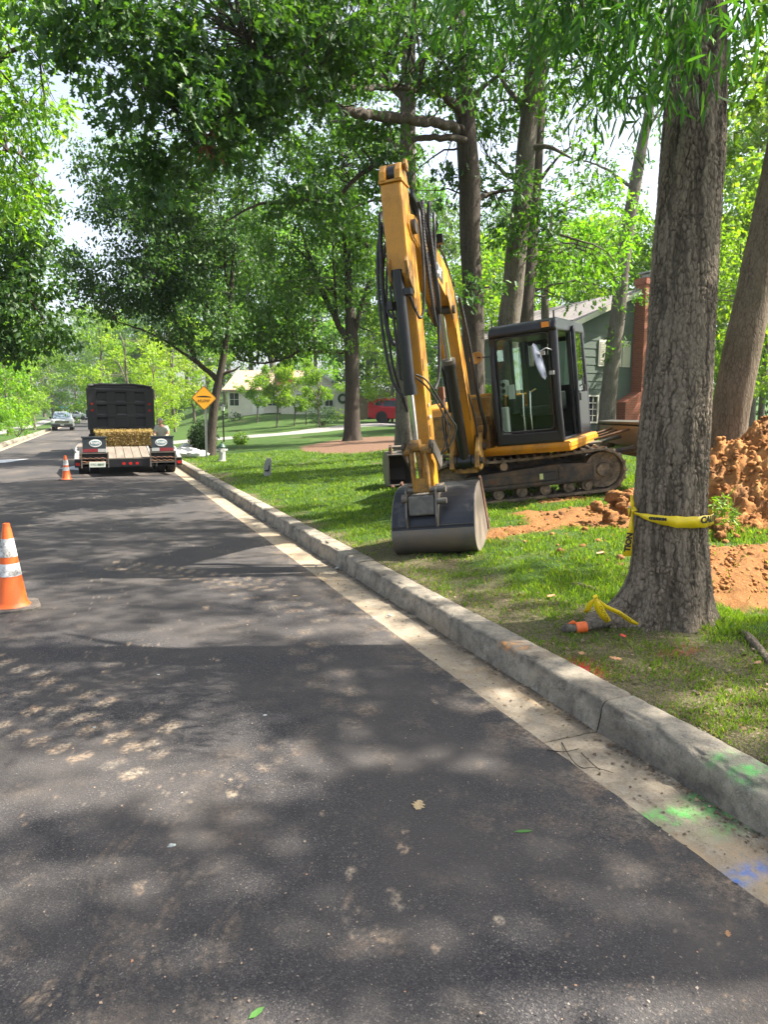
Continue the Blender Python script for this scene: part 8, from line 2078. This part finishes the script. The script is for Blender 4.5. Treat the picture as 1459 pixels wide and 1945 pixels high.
# litter and grit, uncountable
r1 = np.random.default_rng(21)
n = 5200
yy = 1.0 + 13 * r1.random(n) ** 1.6; xx = np.where(r1.random(n) < .62, 2.285 - np.abs(r1.normal(0, .045, n)), 1.95 + .33 * r1.random(n))
P = np.stack([xx, yy, np.full(n, .010)], 1)
n2 = 1700; v = 1.3 * (9 / 1.3) ** r1.random(n2); u = r1.uniform(-.55, .5, n2) * v; Q = np.stack([u * RV[0] + v * FV[0], u * RV[1] + v * FV[1], np.full(n2, .031)], 1); Q = Q[(Q[:, 0] < 1.94) & (Q[:, 0] > -3.8)]
def bits(P, smin, smax, name, mt, lab):
    n = len(P); Dv = r1.normal(size=(n, 3)); Dv[:, 2] *= .15; Nv = r1.normal(size=(n, 3)) * .35; Nv[:, 2] += 1
    sc_ = (smin + (smax - smin) * r1.random(n) ** 3)
    o = link_mesh(name, leaves_mesh(name, P, Dv, Nv, sc_, 'tri'), mt); tag(o, lab, 'litter', kind='stuff')
litm = leafmat('litter', (.30, .21, .12), (.10, .07, .045), (.48, .40, .28), 0.05)
grit = leafmat('grit', (.16, .14, .12), (.36, .27, .17), (.46, .24, .11), 0.0)
bits(P[:4200], .004, .022, 'leaf_litter', litm, 'fine leaf litter and crumbs along the gutter')
bits(Q, .0025, .011, 'road_grit', grit, 'pale grit and straw specks scattered on the asphalt')
n3 = 2600; v = 2.4 * (9 / 2.4) ** r1.random(n3); u = r1.uniform(-.1, .6, n3) * v; T_ = np.stack([u * RV[0] + v * FV[0], u * RV[1] + v * FV[1]], 1); T_ = T_[T_[:, 0] > 2.53]
k = r1.random(len(T_)) < (.25 + brown_mask(T_[:, 0], T_[:, 1])); T_ = T_[k]
bits(np.concatenate([T_, (terrain(T_[:, 0], T_[:, 1]) + .015)[:, None]], 1), .008, .035, 'leaf_litter', litm, 'scattered dead leaf scraps in the turf')
# hanging dead brown leaf bunch in the dark canopy
c = D(400, 265, 9.4); P = c + r1.normal(size=(60, 3)) * np.array([.06, .06, .11]); Dv = r1.normal(size=(60, 3)) * .4; Dv[:, 2] -= 1
o = link_mesh('dead_leaf_bunch', leaves_mesh('dead_leaf_bunch', P - c, Dv, r1.normal(size=(60, 3)), r1.uniform(.07, .13, 60), 'oak'), worn('dead_leaf', (.30, .13, .08), None, .8)); o.location = tuple(c); tag(o, 'bunch of dead red-brown leaves hanging in the dark canopy', 'dead leaves')

# ================================================================== THE MAN BEHIND THE TRAILER
pz_ = UVW((311 - PCX) / FPX * 24.3, 24.3, 0)
PM = empty('person', (pz_[0], pz_[1], 0.0), (0, 0, R_(-18))); tag(PM, 'grey-haired man in a pale green t-shirt leaning by the trailer', 'person')
def skin_body(name, J, E, mt, parent, sub=2):
    me = bpy.data.meshes.new(name); me.from_pydata([j[0] for j in J], E, []); o = link_mesh(name, me, mt, parent)
    sk = o.modifiers.new('skin', 'SKIN'); 
    for k, j in enumerate(J): me.skin_vertices[0].data[k].radius = (j[1], j[1] if len(j) < 3 else j[2])
    me.skin_vertices[0].data[0].use_root = True
    s = o.modifiers.new('sub', 'SUBSURF'); s.levels = sub; s.render_levels = sub
    sk.use_smooth_shade = True; return o
# local frame: faces -Y after rotation; crouched, bending slightly forward (z up)
skinm = worn('skin', (.50, .27, .19), (.42, .2, .14), .55, 0, 8); shirt = worn('pale_shirt', (.40, .43, .36), (.3, .32, .27), .85, 0, 6, (.4, .8), .2); trou = worn('work_trousers', (.10, .11, .13), None, .9)
def SV(me_):
    me_.skin_vertices.new() if hasattr(me_.skin_vertices, 'new') else None
J = [((0, 0, .74), .15, .12), ((0, -.05, .95), .16, .12), ((0, -.12, 1.12), .175, .115), ((0, -.17, 1.20), .10, .09), ((0, -.20, 1.27), .058, .058),
     ((-.17, -.14, 1.15), .075, .07), ((.17, -.14, 1.15), .075, .07), ((-.23, -.20, .95), .055, .05), ((.23, -.20, .95), .055, .05), ((-.19, -.38, .86), .040, .036), ((.19, -.38, .86), .040, .036), ((-.13, -.50, .84), .028, .03), ((.13, -.50, .84), .028, .03),
     ((-.10, .02, .68), .10, .10), ((.10, .02, .68), .10, .10), ((-.12, -.16, .40), .065, .07), ((.12, -.16, .40), .065, .07), ((-.12, -.02, .09), .042, .045), ((.12, -.02, .09), .042, .045), ((-.13, -.15, .05), .045, .035), ((.13, -.15, .05), .045, .035)]
E_ = [(0, 1), (1, 2), (2, 3), (3, 4), (2, 5), (2, 6), (5, 7), (6, 8), (7, 9), (8, 10), (9, 11), (10, 12), (0, 13), (0, 14), (13, 15), (14, 16), (15, 17), (16, 18), (17, 19), (18, 20)]
def make_skin(name, J, E, mt, parent):
    me = bpy.data.meshes.new(name); me.from_pydata([j[0] for j in J], E, [])
    o = link_mesh(name, me, mt, parent)
    bpy.context.view_layer.objects.active = o
    sk = o.modifiers.new('skin', 'SKIN')
    if not me.skin_vertices:
        o.select_set(True); bpy.ops.object.mode_set(mode='EDIT'); bpy.ops.object.mode_set(mode='OBJECT')
    if not me.skin_vertices:
        import bmesh
        bm = bmesh.new(); bm.from_mesh(me); bm.verts.layers.skin.verify(); bm.to_mesh(me); bm.free()
    for k, j in enumerate(J):
        me.skin_vertices[0].data[k].radius = (j[1], j[2] if len(j) > 2 else j[1])
        me.skin_vertices[0].data[k].use_root = (k == 0)
    s = o.modifiers.new('sub', 'SUBSURF'); s.levels = 2; s.render_levels = 2; sk.use_smooth_shade = True
    return o
body = make_skin('body', J, E_, skinm, PM)
JS = [((0, -.01, .78), .17, .135), ((0, -.05, .95), .178, .137), ((0, -.12, 1.12), .188, .13), ((0, -.165, 1.19), .105, .10), ((-.17, -.14, 1.15), .09, .085), ((.17, -.14, 1.15), .09, .085), ((-.22, -.185, 1.0), .075, .07), ((.22, -.185, 1.0), .075, .07)]
make_skin('t_shirt', JS, [(0, 1), (1, 2), (2, 3), (2, 4), (2, 5), (4, 6), (5, 7)], shirt, PM)
JT = [((0, .0, .76), .17, .14), ((-.10, .02, .68), .11, .11), ((.10, .02, .68), .11, .11), ((-.12, -.16, .40), .08, .085), ((.12, -.16, .40), .08, .085), ((-.12, -.02, .10), .06, .065), ((.12, -.02, .10), .06, .065)]
make_skin('trousers', JT, [(0, 1), (0, 2), (1, 3), (2, 4), (3, 5), (4, 6)], trou, PM)
HC = (0, -.235, 1.375)
th, ph = np.meshgrid(np.linspace(0, 2 * math.pi, 28, endpoint=False), np.linspace(-math.pi / 2, math.pi / 2, 20))
q = np.stack([np.cos(ph) * np.cos(th) * .077, np.cos(ph) * np.sin(th) * .095, np.sin(ph) * .115], -1)
jaw = np.where(q[..., 2] < 0, 1 + q[..., 2] * 2.2, 1); q[..., 0] *= jaw
face = np.exp(-((q[..., 0] / .016) ** 2 + ((q[..., 2] + .005) / .022) ** 2)) * (q[..., 1] < 0) * .022
brow = np.exp(-((q[..., 2] - .028) / .010) ** 2) * (q[..., 1] < -.05) * .005; sock = sum(np.exp(-(((q[..., 0] - s * .03) / .014) ** 2 + ((q[..., 2] - .012) / .010) ** 2)) for s in (-1, 1)) * (q[..., 1] < 0) * .010
q[..., 1] += -face - brow + sock
me = grid_mesh('head', q[..., 0], q[..., 1], q[..., 2], wrap=True); hd = link_mesh('head', me, skinm, PM); hd.location = HC; hd.rotation_euler = (R_(14), 0, 0)
m = MB()
for s in (-1, 1): m.lathe([(.001, -.005), (.014, -.004), (.018, .004), (.001, .006)], n=12, M=Matrix.Translation((s * .078, .005, 0)) @ Matrix.Rotation(R_(90), 4, 'Y') @ Matrix.Diagonal((1.6, 1, 1, 1)))
m.build('ear', skinm, hd)
m = MB()
for s in (-1, 1): m.lathe([(.001, -.008), (.007, -.005), (.009, 0), (.007, .005), (.001, .008)], n=10, M=Matrix.Translation((s * .03, -.080, .012)))
m.build('eye', worn('eye_dark', (.06, .04, .03), None, .2), hd)
m = MB(); m.box((0, -.083, -.05), (.045, .012, .008)); m.build('mouth', worn('lips', (.33, .12, .10)), hd)
qq = q.copy() * 1.05; keep = (q[..., 2] > .045) | ((q[..., 1] > .0) & (q[..., 2] > -.04))
f_ = np.where(keep, 1.0, .94); qq = qq * f_[..., None] + 0
me = grid_mesh('hair', qq[..., 0], qq[..., 1], qq[..., 2], wrap=True); link_mesh('hair', me, worn('grey_hair', (.30, .28, .27), (.15, .14, .13), .8, 0, 40), hd)
def hand(cx, cy, cz_, s):
    mh = MB(); mh.box((cx, cy - .04, cz_), (.07, .08, .028), (R_(15), 0, 0))
    for k in range(4): mh.tube([(cx - .027 + .018 * k, cy - .075, cz_ - .008), (cx - .028 + .019 * k, cy - .11 - .006 * (1.5 - abs(k - 1.5)), cz_ - .018), (cx - .028 + .019 * k, cy - .125, cz_ - .042)], [.009, .0085, .006], 6)
    mh.tube([(cx - s * .034, cy - .02, cz_), (cx - s * .058, cy - .05, cz_ - .01), (cx - s * .06, cy - .078, cz_ - .02)], [.011, .010, .007], 6)
    o = mh.build('hand', skinm, PM, .006, 60)
hand(-.13, -.50, .835, -1); hand(.13, -.50, .835, 1)
for s in (-1, 1):
    m = MB(); m.b(s * .13 - .05, s * .13 + .05, -.24, .06, .012, .09); m.build('shoe', M['bark_shaded'], PM, .03)

# ---- thin summer haze over the whole scene
m = MB(); m.b(-300, 300, -40, 350, -1.4, 34); hz = m.build('haze', None)
hm = bpy.data.materials.new('haze'); hm.use_nodes = True; nt = hm.node_tree; nt.nodes.clear()
pv = nt.nodes.new('ShaderNodeVolumePrincipled'); pv.inputs['Color'].default_value = (0.86, 0.93, 1.0, 1); pv.inputs['Density'].default_value = 0.00035; pv.inputs['Anisotropy'].default_value = 0.3
mo = nt.nodes.new('ShaderNodeOutputMaterial'); nt.links.new(pv.outputs[0], mo.inputs['Volume'])
hz.data.materials.append(hm); tag(hz, 'faint summer haze filling the street', kind='stuff')
